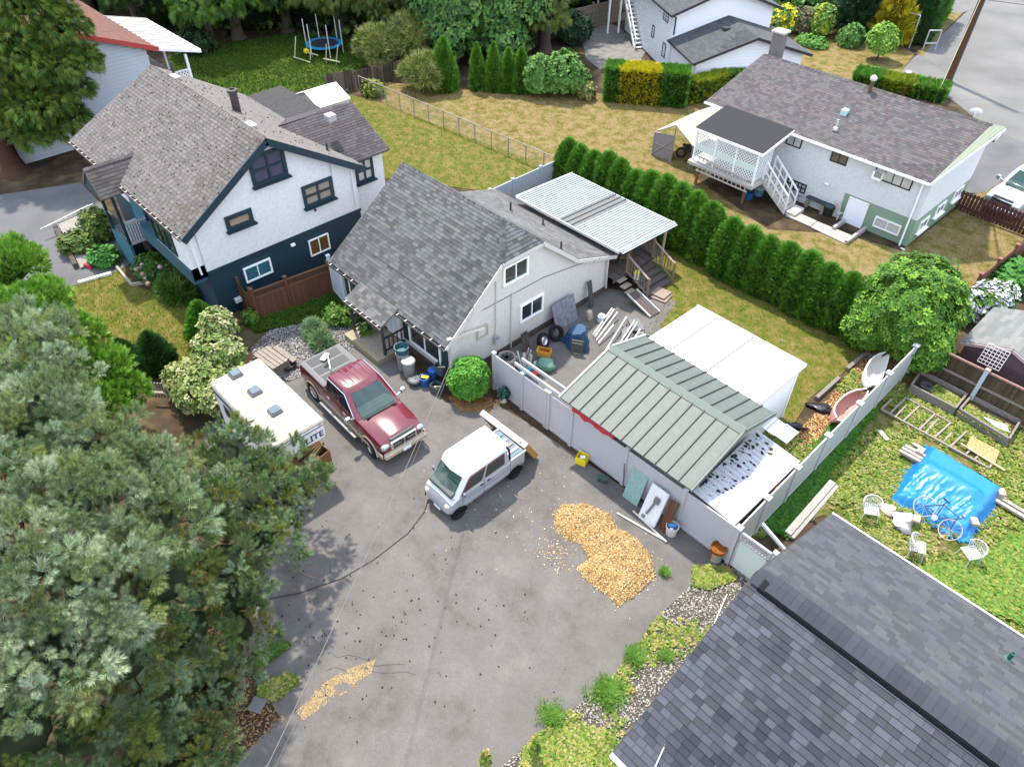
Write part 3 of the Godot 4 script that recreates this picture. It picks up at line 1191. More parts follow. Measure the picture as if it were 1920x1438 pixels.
func back_deck() -> void:
	var wood := mat(.2, .15, .135, .9, 0, "wood", .7)
	var wood2 := mat(.15, .12, .115, .9, 0, "wood", .9)
	var pale := mat(.36, .26, .165, .85, 0, "wood", .8)
	var d := wthing("wooden_deck", "weathered raised wooden deck with railings and steps under the metal patio cover", "deck", V(-18, 0, -23.4))
	for k in 23:
		var g := Geo.new()
		var z := -21.7 - k * .145
		g.box(V(-18.9, .72 + jit(.002), z), V(5.4, .035, .135))
		part(d, "deck_board", g, wood if k % 3 else wood2)
	var fr := Geo.new()
	fr.box(V(-16.25, .6, -23.3), V(.05, .2, 3.3))
	fr.box(V(-18.9, .6, -24.98), V(5.4, .2, .05))
	part(d, "frame", fr, wood2)
	for k in 4:
		var g := Geo.new()
		g.box(V(-15.98 + k * .3, .58 - k * .16, -23.35), V(.3, .04, 1.7))
		part(d, "tread", g, wood2)
		var g2 := Geo.new()
		g2.box(V(-15.85 + k * .3, .5 - k * .16, -23.35), V(.03, .14, 1.66))
		part(d, "riser", g2, mat(.06, .05, .045, .9))
	for z in [-22.45, -24.25]:
		var a := V(-16.2, .72, z)
		var b := V(-14.95, .1, z)
		for q in [[a, 1.0], [b, .95]]:
			var g := Geo.new()
			g.bbox(q[0] + V(0, q[1] * .5, 0), V(.09, q[1], .09), .01)
			part(d, "rail_post", g, pale)
		for y in [.12, .88]:
			var g := Geo.new()
			g.beam(a + V(0, y, 0), b + V(0, y, 0), .1 if y > .5 else .05, .04)
			part(d, "handrail", g, mat(.4, .3, .25, .85, 0, "wood", .8))
		for k in 7:
			var g := Geo.new()
			var p := a.lerp(b, (k + .8) / 8.2)
			g.box(p + V(0, .5, 0), V(.035, .74, .035))
			part(d, "baluster", g, pale)
	for seg in [[V(-16.2, .72, -24.3), V(-18.2, .72, -24.95)], [V(-18.2, .72, -24.95), V(-21.5, .72, -24.95)]]:
		var a: Vector3 = seg[0]
		var b: Vector3 = seg[1]
		var g := Geo.new()
		g.beam(a + V(0, .9, 0), b + V(0, .9, 0), .12, .04)
		g.beam(a + V(0, .12, 0), b + V(0, .12, 0), .05, .05)
		part(d, "handrail", g, mat(.4, .3, .25, .85, 0, "wood", .8))
		var n := int((b - a).length() / .14)
		for k in n:
			var bg := Geo.new()
			bg.box(a.lerp(b, (k + .5) / n) + V(0, .5, 0), V(.035, .76, .035))
			part(d, "baluster", bg, pale)
	for k in 3:
		var g := Geo.new()
		g.box(V(-16.15 + k * .28, .55 - k * .18, -22.1), V(.28, .04, .5))
		part(d, "tread", g, mat(.3, .25, .2, .9))
	var ramp := wthing("ramp", "narrow dark plank ramp with pale edges leading down from the deck steps", "ramp", V(-14.85, 0, -22.25))
	var ra := V(-15.31, .45, -21.83)
	var rb := V(-13.93, .05, -21.76)
	var ru := (rb - ra).normalized()
	var rs := ru.cross(Vector3.UP).normalized()
	for k in 3:
		var g := Geo.new()
		g.beam(ra + rs * (k - 1) * .17, rb + rs * (k - 1) * .17, .155, .035)
		part(ramp, "plank", g, wood2)
	for s in [-1, 1]:
		var g := Geo.new()
		g.beam(ra + rs * s * .29 + V(0, .03, 0), rb + rs * s * .29 + V(0, .03, 0), .05, .07)
		part(ramp, "edge", g, mat(.5, .47, .44, .8))
func left_house() -> void:
	var h := wthing("two_tone_house", "house with white upper walls, dark teal lower walls and a mossy grey gable roof", "house", V(-31, 0, -11.8))
	var white := mat(.64, .645, .66, .92, 0, "stucco", .8, .0)
	var teal := mat(.007, .03, .048, .6)
	var trim := mat(.004, .022, .035, .55)
	var deck := mat(.12, .11, .105, .9)
	var sh := pal(.15, .132, .126, .17)
	var xr := -26.25
	var xl := -36.0
	var g := Geo.new()
	var y0 := 2.3
	g.extrude([V(xl, y0, -8.25), V(xl, y0, -15.6), V(xl, 4.2, -15.6), V(xl, 6.62, -11.78), V(xl, 4.2, -8.25)], V(xr - xl, 0, 0))
	part(h, "upper_wall", g, white)
	var lg := Geo.new()
	lg.box(V((xl + xr) * .5, y0 * .5, -11.93), V(xr - xl - .04, y0, 7.26))
	var low := part(h, "lower_wall", lg, teal)
	for k in 13:
		var bg := Geo.new()
		bg.box(V(xr + .002, .09 + k * .17, -11.93), V(.03, .16, 7.34), Basis.from_euler(V(0, 0, -.09)))
		part(low, "lap_board", bg, teal)
		var cg := Geo.new()
		cg.box(V((xl + xr) * .5 + 3, .09 + k * .17, -8.29), V(xr - xl - 6, .16, .03), Basis.from_euler(V(-.09, 0, 0)))
		part(low, "lap_board", cg, teal)
	var bd := Geo.new()
	bd.box(V(xr + .03, y0 - .03, -11.93), V(.07, .09, 7.4))
	part(h, "belt_board", bd, trim)
	var X := -25.93
	var eL := V(-37.2, 4.24, -7.63)
	var eR := V(X, 4.24, -7.63)
	var rL := V(-36.05, 6.91, -11.78)
	var rR := V(X, 6.91, -11.78)
	var bR := V(X, 4.33, -15.95)
	var bL := V(-36.4, 4.33, -15.95)
	var front := shingle_roof(h, [eL, eR, rR, rL], .155, .31, sh, 170, deck, .026, .022)
	shingle_roof(h, [bR, bL, rL, rR], .155, .31, pal(.17, .15, .14, .12), 0, deck, .014, .01)
	var nf := V(0, 1, .64).normalized()
	var nr := V(0, 1, -.62).normalized()
	ridge_caps(front, rL, rR, nf, nr, .16, .2, pal(.19, .165, .155, .12))
	var rk := Geo.new()
	rk.beam(eR + V(.03, -.13, 0), rR + V(.03, -.13, 0), .05, .28)
	rk.beam(rR + V(.03, -.13, 0), bR + V(.03, -.13, 0), .05, .28)
	part(h, "rake_board", rk, trim)
	gutter(h, eL, eR, V(0, 0, 1), mat(.1, .07, .06, .5), 24)
	var pr0 := V(-32.35, 5.0, -6.66)
	var pr1 := V(-32.35, 5.0, -8.95)
	var pe0 := V(-31.35, 4.0, -6.66)
	var pe1 := V(-31.35, 4.0, -7.75)
	var pw0 := V(-33.35, 4.0, -6.66)
	var pw1 := V(-33.35, 4.0, -7.75)
	var psh := pal(.1, .088, .087, .2)
	var po := shingle_roof(h, [pe0, pe1, pr1, pr0], .155, .31, psh, 60, deck, .016, .012)
	shingle_roof(h, [pw1, pw0, pr0, pr1], .155, .31, psh, 0, deck, .016, .012)
	ridge_caps(po, pr0, pr1, V(.7, 1, 0).normalized(), V(-.7, 1, 0).normalized(), .14, .2, pal(.11, .1, .1, .15))
	var pgab := Geo.new()
	pgab.extrude([pw0 + V(.1, -.12, -.06), pe0 + V(-.1, -.12, -.06), pr0 + V(0, -.12, -.06)], V(0, 0, -.08))
	part(h, "porch_gable", pgab, teal)
	var dk := Geo.new()
	dk.box(V(-32.45, 1.62, -7.65), V(1.9, .14, 1.0))
	part(h, "porch_floor", dk, mat(.32, .33, .35, .8))
	for q in [[V(-32.45, .8, -7.1), V(2.0, 1.6, .1)], [V(-33.4, .8, -7.6), V(.1, 1.6, .9)]]:
		var ww := Geo.new()
		ww.box(q[0], q[1])
		part(h, "porch_skirt", ww, mat(.02, .1, .135, .6))
	for q in [V(-31.55, 2.75, -7.12), V(-33.35, 2.75, -7.12), V(-31.5, 2.75, -8.15)]:
		var pg := Geo.new()
		pg.bbox(q, V(.12, 2.3, .12), .01)
		part(h, "porch_post", pg, trim)
	for side in 2:
		var a := V(-31.55, 1.69, -7.12)
		var b := V(-31.5, 1.69, -8.1) if side == 0 else V(-33.35, 1.69, -7.12)
		var rg := Geo.new()
		rg.beam(a + V(0, .85, 0), b + V(0, .85, 0), .07, .06)
		part(h, "porch_rail", rg, trim if side == 1 else mat(.3, .31, .33, .7))
		for k in 9:
			var bg := Geo.new()
			bg.box(a.lerp(b, (k + .5) / 9) + V(0, .42, 0), V(.025, .84, .025))
			part(h, "baluster", bg, trim)
	var pwall := Geo.new()
	pwall.box(V(-32.4, 2.5, -8.2), V(1.9, 1.6, .06))
	part(h, "porch_back_wall", pwall, mat(.03, .14, .19, .6))
	var bay := Geo.new()
	bay.box(V(-27.9, 3.05, -8.0), V(3.1, 2.0, .6))
	part(h, "front_bay", bay, mat(.74, .75, .74, .9, 0, "stucco", .8))
	var bb := Geo.new()
	bb.box(V(-28.7, 2.25, -7.98), V(4.7, .7, .66))
	part(h, "bay_skirt", bb, mat(.015, .07, .1, .6))
	window(h, V(-28.3, 3.3, -7.7), V(0, 0, 1), 1.9, 1.1, trim, glass(.025, .022, .03), 3, 1, .08, .06)
	var R := V(1, 0, 0)
	window(h, V(-26.25, 5.67, -11.76), R, 1.55, 1.25, trim, glass(.05, .045, .085), 2, 2, .14, .09, true, .09)
	window(h, V(-26.25, 3.83, -13.69), R, 1.45, .98, trim, glass(.2, .17, .14), 2, 2, .13, .09, true, .09)
	window(h, V(-26.25, 3.97, -10.07), R, 1.15, .62, trim, glass(.3, .21, .15), 1, 1, .16, .09, true)
	window(h, V(-26.22, 1.48, -10.27), R, 1.25, .72, mat(.8, .8, .8, .5), glass(.03, .11, .15), 2, 1, .07, .07)
	window(h, V(-26.22, 1.44, -13.27), R, 1.0, .8, mat(.8, .8, .8, .5), glass(.1, .06, .02), 2, 1, .05, .07)
	var lt := Geo.new()
	lt.bbox(V(-26.15, 1.99, -12.03), V(.12, .12, .2), .02)
	part(h, "wall_light", lt, mat(.8, .8, .82, .4))
	var mt := Geo.new()
	mt.bbox(V(-26.1, .61, -9.07), V(.2, .22, .3), .03)
	part(h, "gas_meter", mt, mat(.5, .52, .53, .5))
	var hook := Geo.new()
	hook.ball(V(-26.18, 3.11, -13.39), V(.06, .06, .06), 6, 8)
	part(h, "wall_light", hook, mat(.05, .05, .05))
	pipe(h, "downspout", [V(-26.1, 4.42, -15.52), V(-26.2, 4.27, -15.42), V(-26.2, 2.55, -15.42)], .04, mat(.65, .65, .67))
	pipe(h, "downspout", [V(-26.18, 3.96, -7.93), V(-26.18, 2.34, -7.99)], .04, mat(.7, .7, .7))
	pipe(h, "wall_cable", [V(-26.2, 5.08, -14.45), V(-26.2, 3.43, -14.46)], .012, mat(.3, .3, .32), 5)
	var wr0 := V(-29.6, 5.4, -13.9)
	var wr1 := V(-29.75, 5.4, -18.0)
	var we0 := V(-26.75, 4.25, -15.2)
	var we1 := V(-26.7, 4.25, -17.85)
	var wsh := pal(.07, .06, .065, .22)
	var wroof := shingle_roof(h, [V(-26.75, 4.25, -14.2), we1, wr1, wr0], .155, .31, wsh, 60, deck, .016, .012)
	shingle_roof(h, [V(-32.6, 4.25, -17.85), V(-32.6, 4.25, -14.2), wr0, wr1], .155, .31, wsh, 0, deck, .016, .012)
	ridge_caps(wroof, wr0, wr1, V(.4, 1, 0).normalized(), V(-.4, 1, 0).normalized(), .14, .2, wsh)
	var wg := Geo.new()
	wg.extrude([V(-32.3, 0, -15.0), V(-27.1, 0, -15.0), V(-27.1, 4.2, -15.0), V(-29.7, 5.2, -15.0), V(-32.3, 4.2, -15.0)], V(0, 0, -2.65))
	part(h, "wing_wall", wg, white)
	window(h, V(-27.1, 3.52, -16.61), R, .95, 1.1, trim, glass(.35, .34, .33), 2, 2, .12, .08, true, .09)
	var vb := Geo.new()
	vb.bbox(V(-28.2, 5.73, -15.96) + V(0, .05, 0), V(.4, .28, .4), .02)
	part(h, "roof_vent", vb, mat(.4, .41, .42, .4, .4))
	var ch := Geo.new()
	ch.lathe(V(-30.33, 6.1, -12.82), [Vector2(.24, -.3), Vector2(.2, .05), Vector2(.17, .08), Vector2(.17, .95), Vector2(.22, .98), Vector2(.22, 1.1), Vector2(.12, 1.12), Vector2(.12, 1.0), Vector2(0, 1.0)], 14)
	part(h, "flue", ch, mat(.06, .045, .045, .7, 0, "grain", 2.0))
	for q in [V(-34.4, 6.7, -12.12), V(-27.72, 6.7, -12.13)]:
		var rv := Geo.new()
		rv.bbox(q + V(0, .05, 0), V(.55, .14, .3), .03)
		part(h, "ridge_vent", rv, mat(.42, .39, .38, .5, .3))
	vent_pipe(h, V(-35.32, 6.5, -12.44), .55, .06, mat(.04, .04, .04))
	vent_pipe(h, V(-27.19, 4.9, -15), .35, .05, mat(.04, .04, .04))
	var cone := Geo.new()
	cone.ball(Vector3.ZERO, V(.05, .035, .04), 4, 6)
	var xs := []
	var cs := []
	for k in 420:
		var u := rng.randf()
		var w := pow(rng.randf(), .8)
		var p := eL.lerp(eR, u).lerp(rL.lerp(rR, u), w)
		if k > 300:
			p = bL.lerp(bR, u).lerp(rL.lerp(rR, u), w)
		xs.append(Transform3D(Basis.from_euler(V(jit(1), jit(3), jit(1))).scaled(Vector3.ONE * rng.randf_range(.35, .85)), p + V(0, .035, 0)))
		cs.append(tone(.04, .03, .025, .3))
	many(h, "fallen_cones", cone.mesh(), vmat(.95), xs, cs)
func right_house() -> void:
	var h := wthing("white_bungalow", "white bungalow with a long mottled grey roof and a pale green basement wall", "house", V(-14, 0, -38))
	var white := mat(.62, .635, .645, .92, 0, "stucco", .8)
	var green := mat(.2, .28, .2, .85)
	var trimw := mat(.8, .8, .8, .5)
	var blackm := mat(.015, .015, .018, .5)
	var deck := mat(.1, .1, .1, .9)
	var xr := -9.1
	var zf := -34.9
	var zb := -41.0
	var g := Geo.new()
	g.extrude([V(-20.3, 1.4, zf), V(-20.3, 1.4, zb), V(-20.3, 3.3, zb), V(-20.3, 5.1, -37.95), V(-20.3, 3.3, zf)], V(xr + 20.3, 0, 0))
	part(h, "upper_wall", g, white)
	var lw := Geo.new()
	lw.box(V(-16.9, .7, -37.95), V(8.6, 1.4, 6.08))
	part(h, "lower_wall", lw, white)
	var gw := Geo.new()
	gw.box(V(-10.9, .7, -37.95), V(3.62, 1.4, 6.12))
	part(h, "basement_wall", gw, green)
	var sh := pal(.115, .105, .108, .24, 7) + pal(.122, .1, .1, .2, 3)
	var eR := V(-9.12, 3.42, -34.6)
	var eL := V(-21.35, 3.42, -34.6)
	var rL := V(-20.4, 5.33, -37.95)
	var rR := V(-8.55, 5.33, -37.95)
	var roof := shingle_roof(h, [eL, eR, rR, rL], .135, .2, sh, 60, deck)
	shingle_roof(h, [V(-8.9, 3.4, -41.3), V(-21.0, 3.4, -41.3), rL, rR], .15, .3, sh, 0, deck)
	ridge_caps(roof, rL, rR, V(0, 1, .57).normalized(), V(0, 1, -.57).normalized(), .14, .22, sh)
	for k in 5:
		var fg := Geo.new()
		var t0 := k / 5.0
		var t1 := (k + .92) / 5.0
		var tip := V(-8.0, 5.36, -37.95)
		var a := eR
		var p0 := rR.lerp(tip, t0)
		var p1 := rR.lerp(tip, t1)
		fg.extrude([a + V(0, .02 + k * .004, 0), p1 + V(0, .02 + k * .004, 0), p0 + V(0, .02 + k * .004, 0)], V(0, -.03, 0))
		part(h, "flashing_strip", fg, mat(.045, .08, .042, .5) if k % 2 else mat(.065, .105, .06, .5))
	var rk := Geo.new()
	rk.beam(eR + V(.02, -.08, 0), V(-7.98, 5.26, -37.95), .03, .16)
	rk.beam(V(-7.98, 5.26, -37.95), V(-8.85, 3.36, -41.3), .03, .16)
	part(h, "rake_board", rk, mat(.65, .67, .66, .6))
	gutter(h, eL, eR, V(0, 0, 1), trimw, 2)
	var Z := V(0, 0, 1)
	window(h, V(-16.02, 3.02, -34.9), Z, .85, .72, blackm, glass(.45, .45, .45), 2, 1, .05, .05)
	window(h, V(-13.55, 3.03, -34.9), Z, .85, .75, blackm, glass(.1, .095, .08), 2, 1, .05, .05)
	window(h, V(-10.81, 3.05, -34.9), Z, 1.8, .85, blackm, glass(.45, .45, .44), 4, 1, .05, .05)
	window(h, V(-15.25, .77, -34.9), Z, 1.1, .5, blackm, glass(.35, .36, .38), 5, 2, .05, .05, false, .06)
	var ac := wthing("air_conditioner", "small white air conditioner mounted below the wide rear window", "air conditioner", V(-11.44, 2.9, -34.7))
	var ab := Geo.new()
	ab.bbox(V(-11.44, 2.9, -34.7), V(.46, .36, .42), .02)
	part(ac, "casing", ab, trimw)
	var ag := Geo.new()
	for k in 7:
		ag.box(V(-11.39, 3, -34.48) + V(0, -.12 + k * .04, 0), V(.34, .02, .03))
	part(ac, "grille", ag, mat(.2, .18, .15, .7))
	var dg := Geo.new()
	dg.box(V(-11.91, .37, -34.86), V(.86, 1.75, .06))
	var door := part(h, "door", dg, mat(.74, .78, .85, .5))
	var df := Geo.new()
	var dc := V(-11.91, .37, -34.86)
	df.box(dc + V(-.47, 0, .01), V(.08, 1.8, .08))
	df.box(dc + V(.47, 0, .01), V(.08, 1.8, .08))
	df.box(dc + V(0, .92, .01), V(1.02, .08, .08))
	part(door, "door_frame", df, trimw)
	window(h, V(-10.27, .63, -34.89), Z, 1.3, .55, trimw, glass(.42, .42, .42), 2, 1, .06, .06)
	var wl := Geo.new()
	wl.ball(V(-13.71, 1.51, -34.8), V(.13, .06, .08), 6, 8)
	part(h, "wall_light", wl, trimw)
	var X := V(1, 0, 0)
	for q in [V(-9.09, .77, -36.04), V(-9.09, .93, -37.77), V(-9.09, 1.06, -39.69)]:
		window(h, q, X, 1.0, .6, trimw, glass(.06, .07, .08), 2, 1, .09, .06, true)
	pipe(h, "downspout", [V(-9.43, 3.31, -34.7), V(-9.44, 2.84, -34.8), V(-9.37, -.08, -34.8), V(-9.01, .04, -34.5)], .045, trimw)
	for q in [V(-18.74, 4.95, -38.23), V(-16.48, 4.95, -38.24), V(-13.19, 4.95, -38.27), V(-11.11, 4.95, -38.43)]:
		var v := Geo.new()
		v.bbox(q + V(0, .06, .1), V(.42, .16, .4), .03, Basis.from_euler(V(.5, 0, 0)))
		part(h, "roof_vent", v, blackm)
	var fl := Geo.new()
	var fq := V(-14.25, 4.5, -37.68)
	fl.lathe(fq, [Vector2(.3, -.1), Vector2(.22, .1), Vector2(.12, .2), Vector2(.09, .25), Vector2(.09, 1.3), Vector2(0, 1.3)], 12)
	var flue := part(h, "flue", fl, mat(.09, .05, .025, .6))
	var fc := Geo.new()
	fc.lathe(fq, [Vector2(.1, 1.22), Vector2(.16, 1.28), Vector2(.16, 1.38), Vector2(.05, 1.48), Vector2(0, 1.48)], 12)
	fc.lathe(fq, [Vector2(.36, -.08), Vector2(.24, .12), Vector2(.14, .22)], 12)
	part(flue, "flue_cap", fc, mat(.7, .72, .73, .35, .5))
	var sv := Geo.new()
	sv.bbox(V(-14.57, 4.3, -36.34) + V(0, .15, 0), V(.32, .32, .32), .03)
	part(h, "roof_vent", sv, mat(.35, .5, .52, .5))
	vent_pipe(h, V(-14.38, 4, -35.4), .42, .05, mat(.55, .58, .62, .4, .4))
	vent_pipe(h, V(-12.78, 3.85, -36.24), .4, .04, mat(.6, .6, .62, .4, .4))
	var ch := Geo.new()
	ch.bbox(V(-20.39, 5, -39.2) + V(0, .3, 0), V(.62, 1.7, .55), .02)
	var chim := part(h, "chimney", ch, mat(.22, .2, .19, .95, 0, "grain", 1.5))
	var cc := Geo.new()
	cc.bbox(V(-20.39, 5, -39.2) + V(0, 1.2, 0), V(.78, .12, .7), .02)
	part(chim, "chimney_cap", cc, mat(.4, .38, .35, .9))
	var dish := Geo.new()
	dish.lathe(V(-9.5, 5.4, -38.29), [Vector2(0, 0), Vector2(.2, .06), Vector2(.3, .15), Vector2(.2, .08), Vector2(0, .03)], 14, Basis.from_euler(V(-.9, .4, 0)))
	dish.tube([V(-9.5, 5.4, -38.29), V(-9.5, 5.4, -38.29) + V(0, -.4, 0)], .02)
	part(h, "satellite_dish", dish, mat(.75, .75, .75, .5))
	var v := wthing("lattice_verandah", "raised verandah wrapped in white lattice with a flat dark roof, against the white bungalow", "verandah", V(-18, 0, -33.5))
	var zf2 := -32.3
	var y0 := 1.35
	var y1 := 3.05
	var xa := V(-20.03, 1.43, -32.3).x
	var xb := V(-16.37, 1.6, -32.3).x
	var rg := Geo.new()
	rg.extrude([V(xa - .1, y1 + .08, zf2 + .15), V(xb + .25, y1 + .08, zf2 + .15), V(xb + .25, y1 + .5, -34.75), V(xa - .1, y1 + .5, -34.75)], V(0, -.07, 0))
	part(v, "flat_roof", rg, mat(.045, .043, .05, .9, 0, "grain", .6))
	var rtrim := Geo.new()
	rtrim.beam(V(xa - .1, y1 - .02, zf2 + .17), V(xb + .27, y1 - .02, zf2 + .17), .03, .14)
	rtrim.beam(V(xb + .27, y1 - .02, zf2 + .17), V(xb + .27, y1 + .4, -34.75), .03, .14)
	part(v, "roof_trim", rtrim, trimw)
	var fl2 := Geo.new()
	fl2.box(V((xa + xb) * .5, y0 - .1, -33.45), V(xb - xa + .3, .18, 2.75))
	part(v, "floor", fl2, mat(.42, .39, .35, .85))
	for k in 4:
		var pg := Geo.new()
		var x := lerpf(xa, xb, k / 3.0)
		pg.bbox(V(x, (y0 + y1) * .5 - .05, zf2), V(.09, y1 - y0 + .1, .09), .01)
		part(v, "post", pg, trimw)
	for k in 3:
		var x := lerpf(xa, xb, k / 3.0) + .05
		var w := (xb - xa) / 3.0 - .1
		lattice(v, "lattice_strip", V(x, y0 + .95, zf2), Vector3.RIGHT, Vector3.UP, w, y1 - y0 - .95, .17, .036, trimw)
		lattice(v, "lattice_strip", V(x, y0 + .12, zf2), Vector3.RIGHT, Vector3.UP, w, .5, .17, .036, trimw)
		var bgm := Geo.new()
		bgm.box(V(x + w * .5, y0 + .78, zf2), V(w, .34, .03))
		part(v, "rail_panel", bgm, mat(.55, .63, .58, .7))
	lattice(v, "lattice_strip", V(xb, y0 + .1, zf2), V(0, 0, -1), Vector3.UP, 1.4, y1 - y0 - .15, .17, .036, trimw)
	for q in [V(-19.69, 0, -32.45), V(-16.82, 0, -32.56)]:
		var pg := Geo.new()
		pg.bbox(q + V(0, .6, 0), V(.12, 1.2, .12), .01)
		part(v, "support_post", pg, mat(.2, .1, .05, .85))
	var s0 := V(xb + .05, y0, -33.6)
	var s1 := V(-14.77, 0, -33.52)
	s1.z = -33.7
	for side in [-1, 1]:
		var sg := Geo.new()
		var o := V(0, 0, side * .45)
		sg.beam(s0 + o - V(0, .05, 0), s1 + o + V(0, .12, 0), .05, .26)
		part(v, "stringer", sg, mat(.5, .47, .42, .8))
		var hg := Geo.new()
		hg.beam(s0 + o + V(0, .95, 0), s1 + o + V(0, .95, 0), .06, .07)
		hg.beam(s0 + o + V(0, .5, 0), s1 + o + V(0, .5, 0), .04, .05)
		part(v, "handrail", hg, trimw)
		for k in 5:
			var pg := Geo.new()
			pg.box(s0.lerp(s1, k / 4.0) + o + V(0, .46, 0), V(.07, .95, .06))
			part(v, "rail_post", pg, trimw)
	for k in 9:
		var tg := Geo.new()
		tg.box(s0.lerp(s1, (k + .6) / 9.3) + V(0, .02, 0), V(.24, .04, .86))
		part(v, "tread", tg, mat(.5, .47, .42, .85))
	var st := Geo.new()
	st.box(s1 + V(.35, .1, 0), V(.5, .2, .95))
	part(v, "bottom_step", st, mat(.5, .46, .4, .85))
	var wk := wthing("walkway", "pale concrete walkway slabs leading to the white basement door", "walkway", V(-12.81, 0, -33.52))
	var wp := [V(-14.43, 0, -33.11), V(-14.23, 0, -34.42), V(-13.37, 0, -34.19), V(-12.92, 0, -33.18), V(-13.18, 0, -33.19), V(-12.11, 0, -33.4), V(-11.13, 0, -34.11), V(-11.19, 0, -32.85)]
	var w1 := Geo.new()
	w1.extrude([V(-14.53, 0, -33.08), V(-14.62, 0, -33.83), V(-13.19, 0, -33.77), V(-13.17, 0, -33.06)], V(0, .06, 0))
	part(wk, "slab", w1, mat(.36, .34, .31, .9, 0, "soft", .6))
	var w2 := Geo.new()
	w2.extrude([V(-13.12, 0, -33.03), V(-13.15, 0, -33.75), V(-11.26, 0, -33.82), V(-11.15, 0, -32.89)], V(0, .06, 0))
	part(wk, "slab", w2, mat(.38, .34, .3, .9, 0, "soft", .6))
	for e in [[V(-11.18, 0, -32.93), V(-11.16, 0, -34.8)], [V(-12.24, 0, -33.63), V(-12.23, 0, -34.67)]]:
		var cg := Geo.new()
		cg.beam((e[0] as Vector3) + V(0, .1, 0), (e[1] as Vector3) + V(0, .1, 0), .14, .22)
		part(wk, "curb_wall", cg, mat(.33, .3, .28, .9))
func corner_house() -> void:
	var h := wthing("charcoal_roofed_house", "house under a large charcoal shingle roof in the near corner, seen from above", "house", V(1, 0, -10.85))
	var zr := -10.83
	var yr := 4.45
	var ye := 2.45
	var deck := mat(.05, .05, .05, .9)
	var sh := pal(.058, .062, .077, .4, 9)
	var x0 := -3.0
	var x1 := 8.5
	var zl := -6.1
	var zr2 := -15.55
	var front := shingle_roof(h, [V(x0, ye, zl), V(x1, ye, zl), V(x1, yr, zr), V(x0, yr, zr)], .165, .29, sh, 260, deck, .026, .007, .12)
	var rear := shingle_roof(h, [V(x1, ye, zr2), V(x0, ye, zr2), V(x0, yr, zr), V(x1, yr, zr)], .165, .3, pal(.07, .073, .083, .24, 9), 40, deck, .012, .004, .12)
	var rv := Geo.new()
	var t := atan2(yr - ye, zr - zl)
	rv.extrude([V(x0 + .25, yr - .15, zr + .31), V(x0 + .25, yr + .02, zr + .29), V(x0 + .25, yr + .1, zr), V(x0 + .25, yr - .08, zr - .26), V(x0 + .25, yr - .1, zr)], V(x1 - x0, 0, 0))
	part(front, "ridge_vent", rv, mat(.012, .012, .014, .9))
	var caps := Geo.new()
	for k in 60:
		var c: Color = sh[3 + rng.randi() % 3]
		var g := Geo.new()
		var x := x0 + .02 + k * .19
		var lift := .0 if k < 2 else .08
		g.quad(V(x, yr + .1 + lift, zr), V(x, yr - .02 + lift, zr + .27), V(x + .21, yr - .01 + lift, zr + .27), V(x + .21, yr + .112 + lift, zr))
		g.quad(V(x + .21, yr + .112 + lift, zr), V(x + .21, yr - .02 + lift, zr - .29), V(x, yr - .03 + lift, zr - .29), V(x, yr + .1 + lift, zr))
		var mm := mat(c.r, c.g, c.b, .95, .0, "grain", 1.3)
		mm.cull_mode = BaseMaterial3D.CULL_DISABLED
		part(front, "ridge_cap", g, mm)
	var wg := Geo.new()
	wg.extrude([V(x0 + .45, 0, zl - .5), V(x0 + .45, 0, zr2 + .5), V(x0 + .45, ye + .05, zr2 + .5), V(x0 + .45, yr - .2, zr), V(x0 + .45, ye + .05, zl - .5)], V(x1 - x0 - .9, 0, 0))
	part(h, "wall", wg, mat(.6, .58, .54, .9, 0, "stucco", .8))
	var tr := Geo.new()
	tr.beam(V(x0 - .02, ye - .06, zr2 - .04), V(x1, ye - .06, zr2 - .04), .07, .1)
	part(h, "gutter", tr, mat(.8, .8, .8, .4))
	var tr2 := Geo.new()
	tr2.beam(V(x0 - .02, ye - .06, zl + .06), V(x1, ye - .06, zl + .06), .1, .1)
	part(h, "gutter", tr2, mat(.75, .75, .73, .4))
	var rk := Geo.new()
	rk.beam(V(x0 - .02, ye - .08, zl), V(x0 - .02, yr - .08, zr), .03, .14)
	rk.beam(V(x0 - .02, yr - .08, zr), V(x0 - .02, ye - .08, zr2), .03, .14)
	part(h, "rake_board", rk, mat(.03, .03, .035, .7))
	vent_pipe(h, V(2.05, 3.0, -14.2), .3, .05, mat(.01, .1, .07, .4))
	pipe(h, "service_cable", [V(-3.36, 3.4, -10.57), V(-3.09, 3.3, -9.6), V(-2.61, 2.9, -8.14), V(-2.14, 2.75, -6.4)], .012, mat(.75, .75, .75, .5), 5)
	var pl := wthing("plank", "long weathered plank resting on a post beside the charcoal roof", "plank", V(-4.06, 0, -18.34))
	for k in 2:
		var g := Geo.new()
		var o := V(k * .12, k * -.05, 0)
		g.beam(V(-3.77, 1.6, -17.46) + o, V(-3.68, 1.6, -14.73) + o, .2, .045)
		part(pl, "board", g, mat(.42, .38, .34, .9, 0, "wood", 1.2))
	var ps := Geo.new()
	ps.bbox(V(-3.77, .8, -17.1), V(.1, 1.6, .1), .01)
	part(pl, "post", ps, mat(.45, .38, .3, .9))
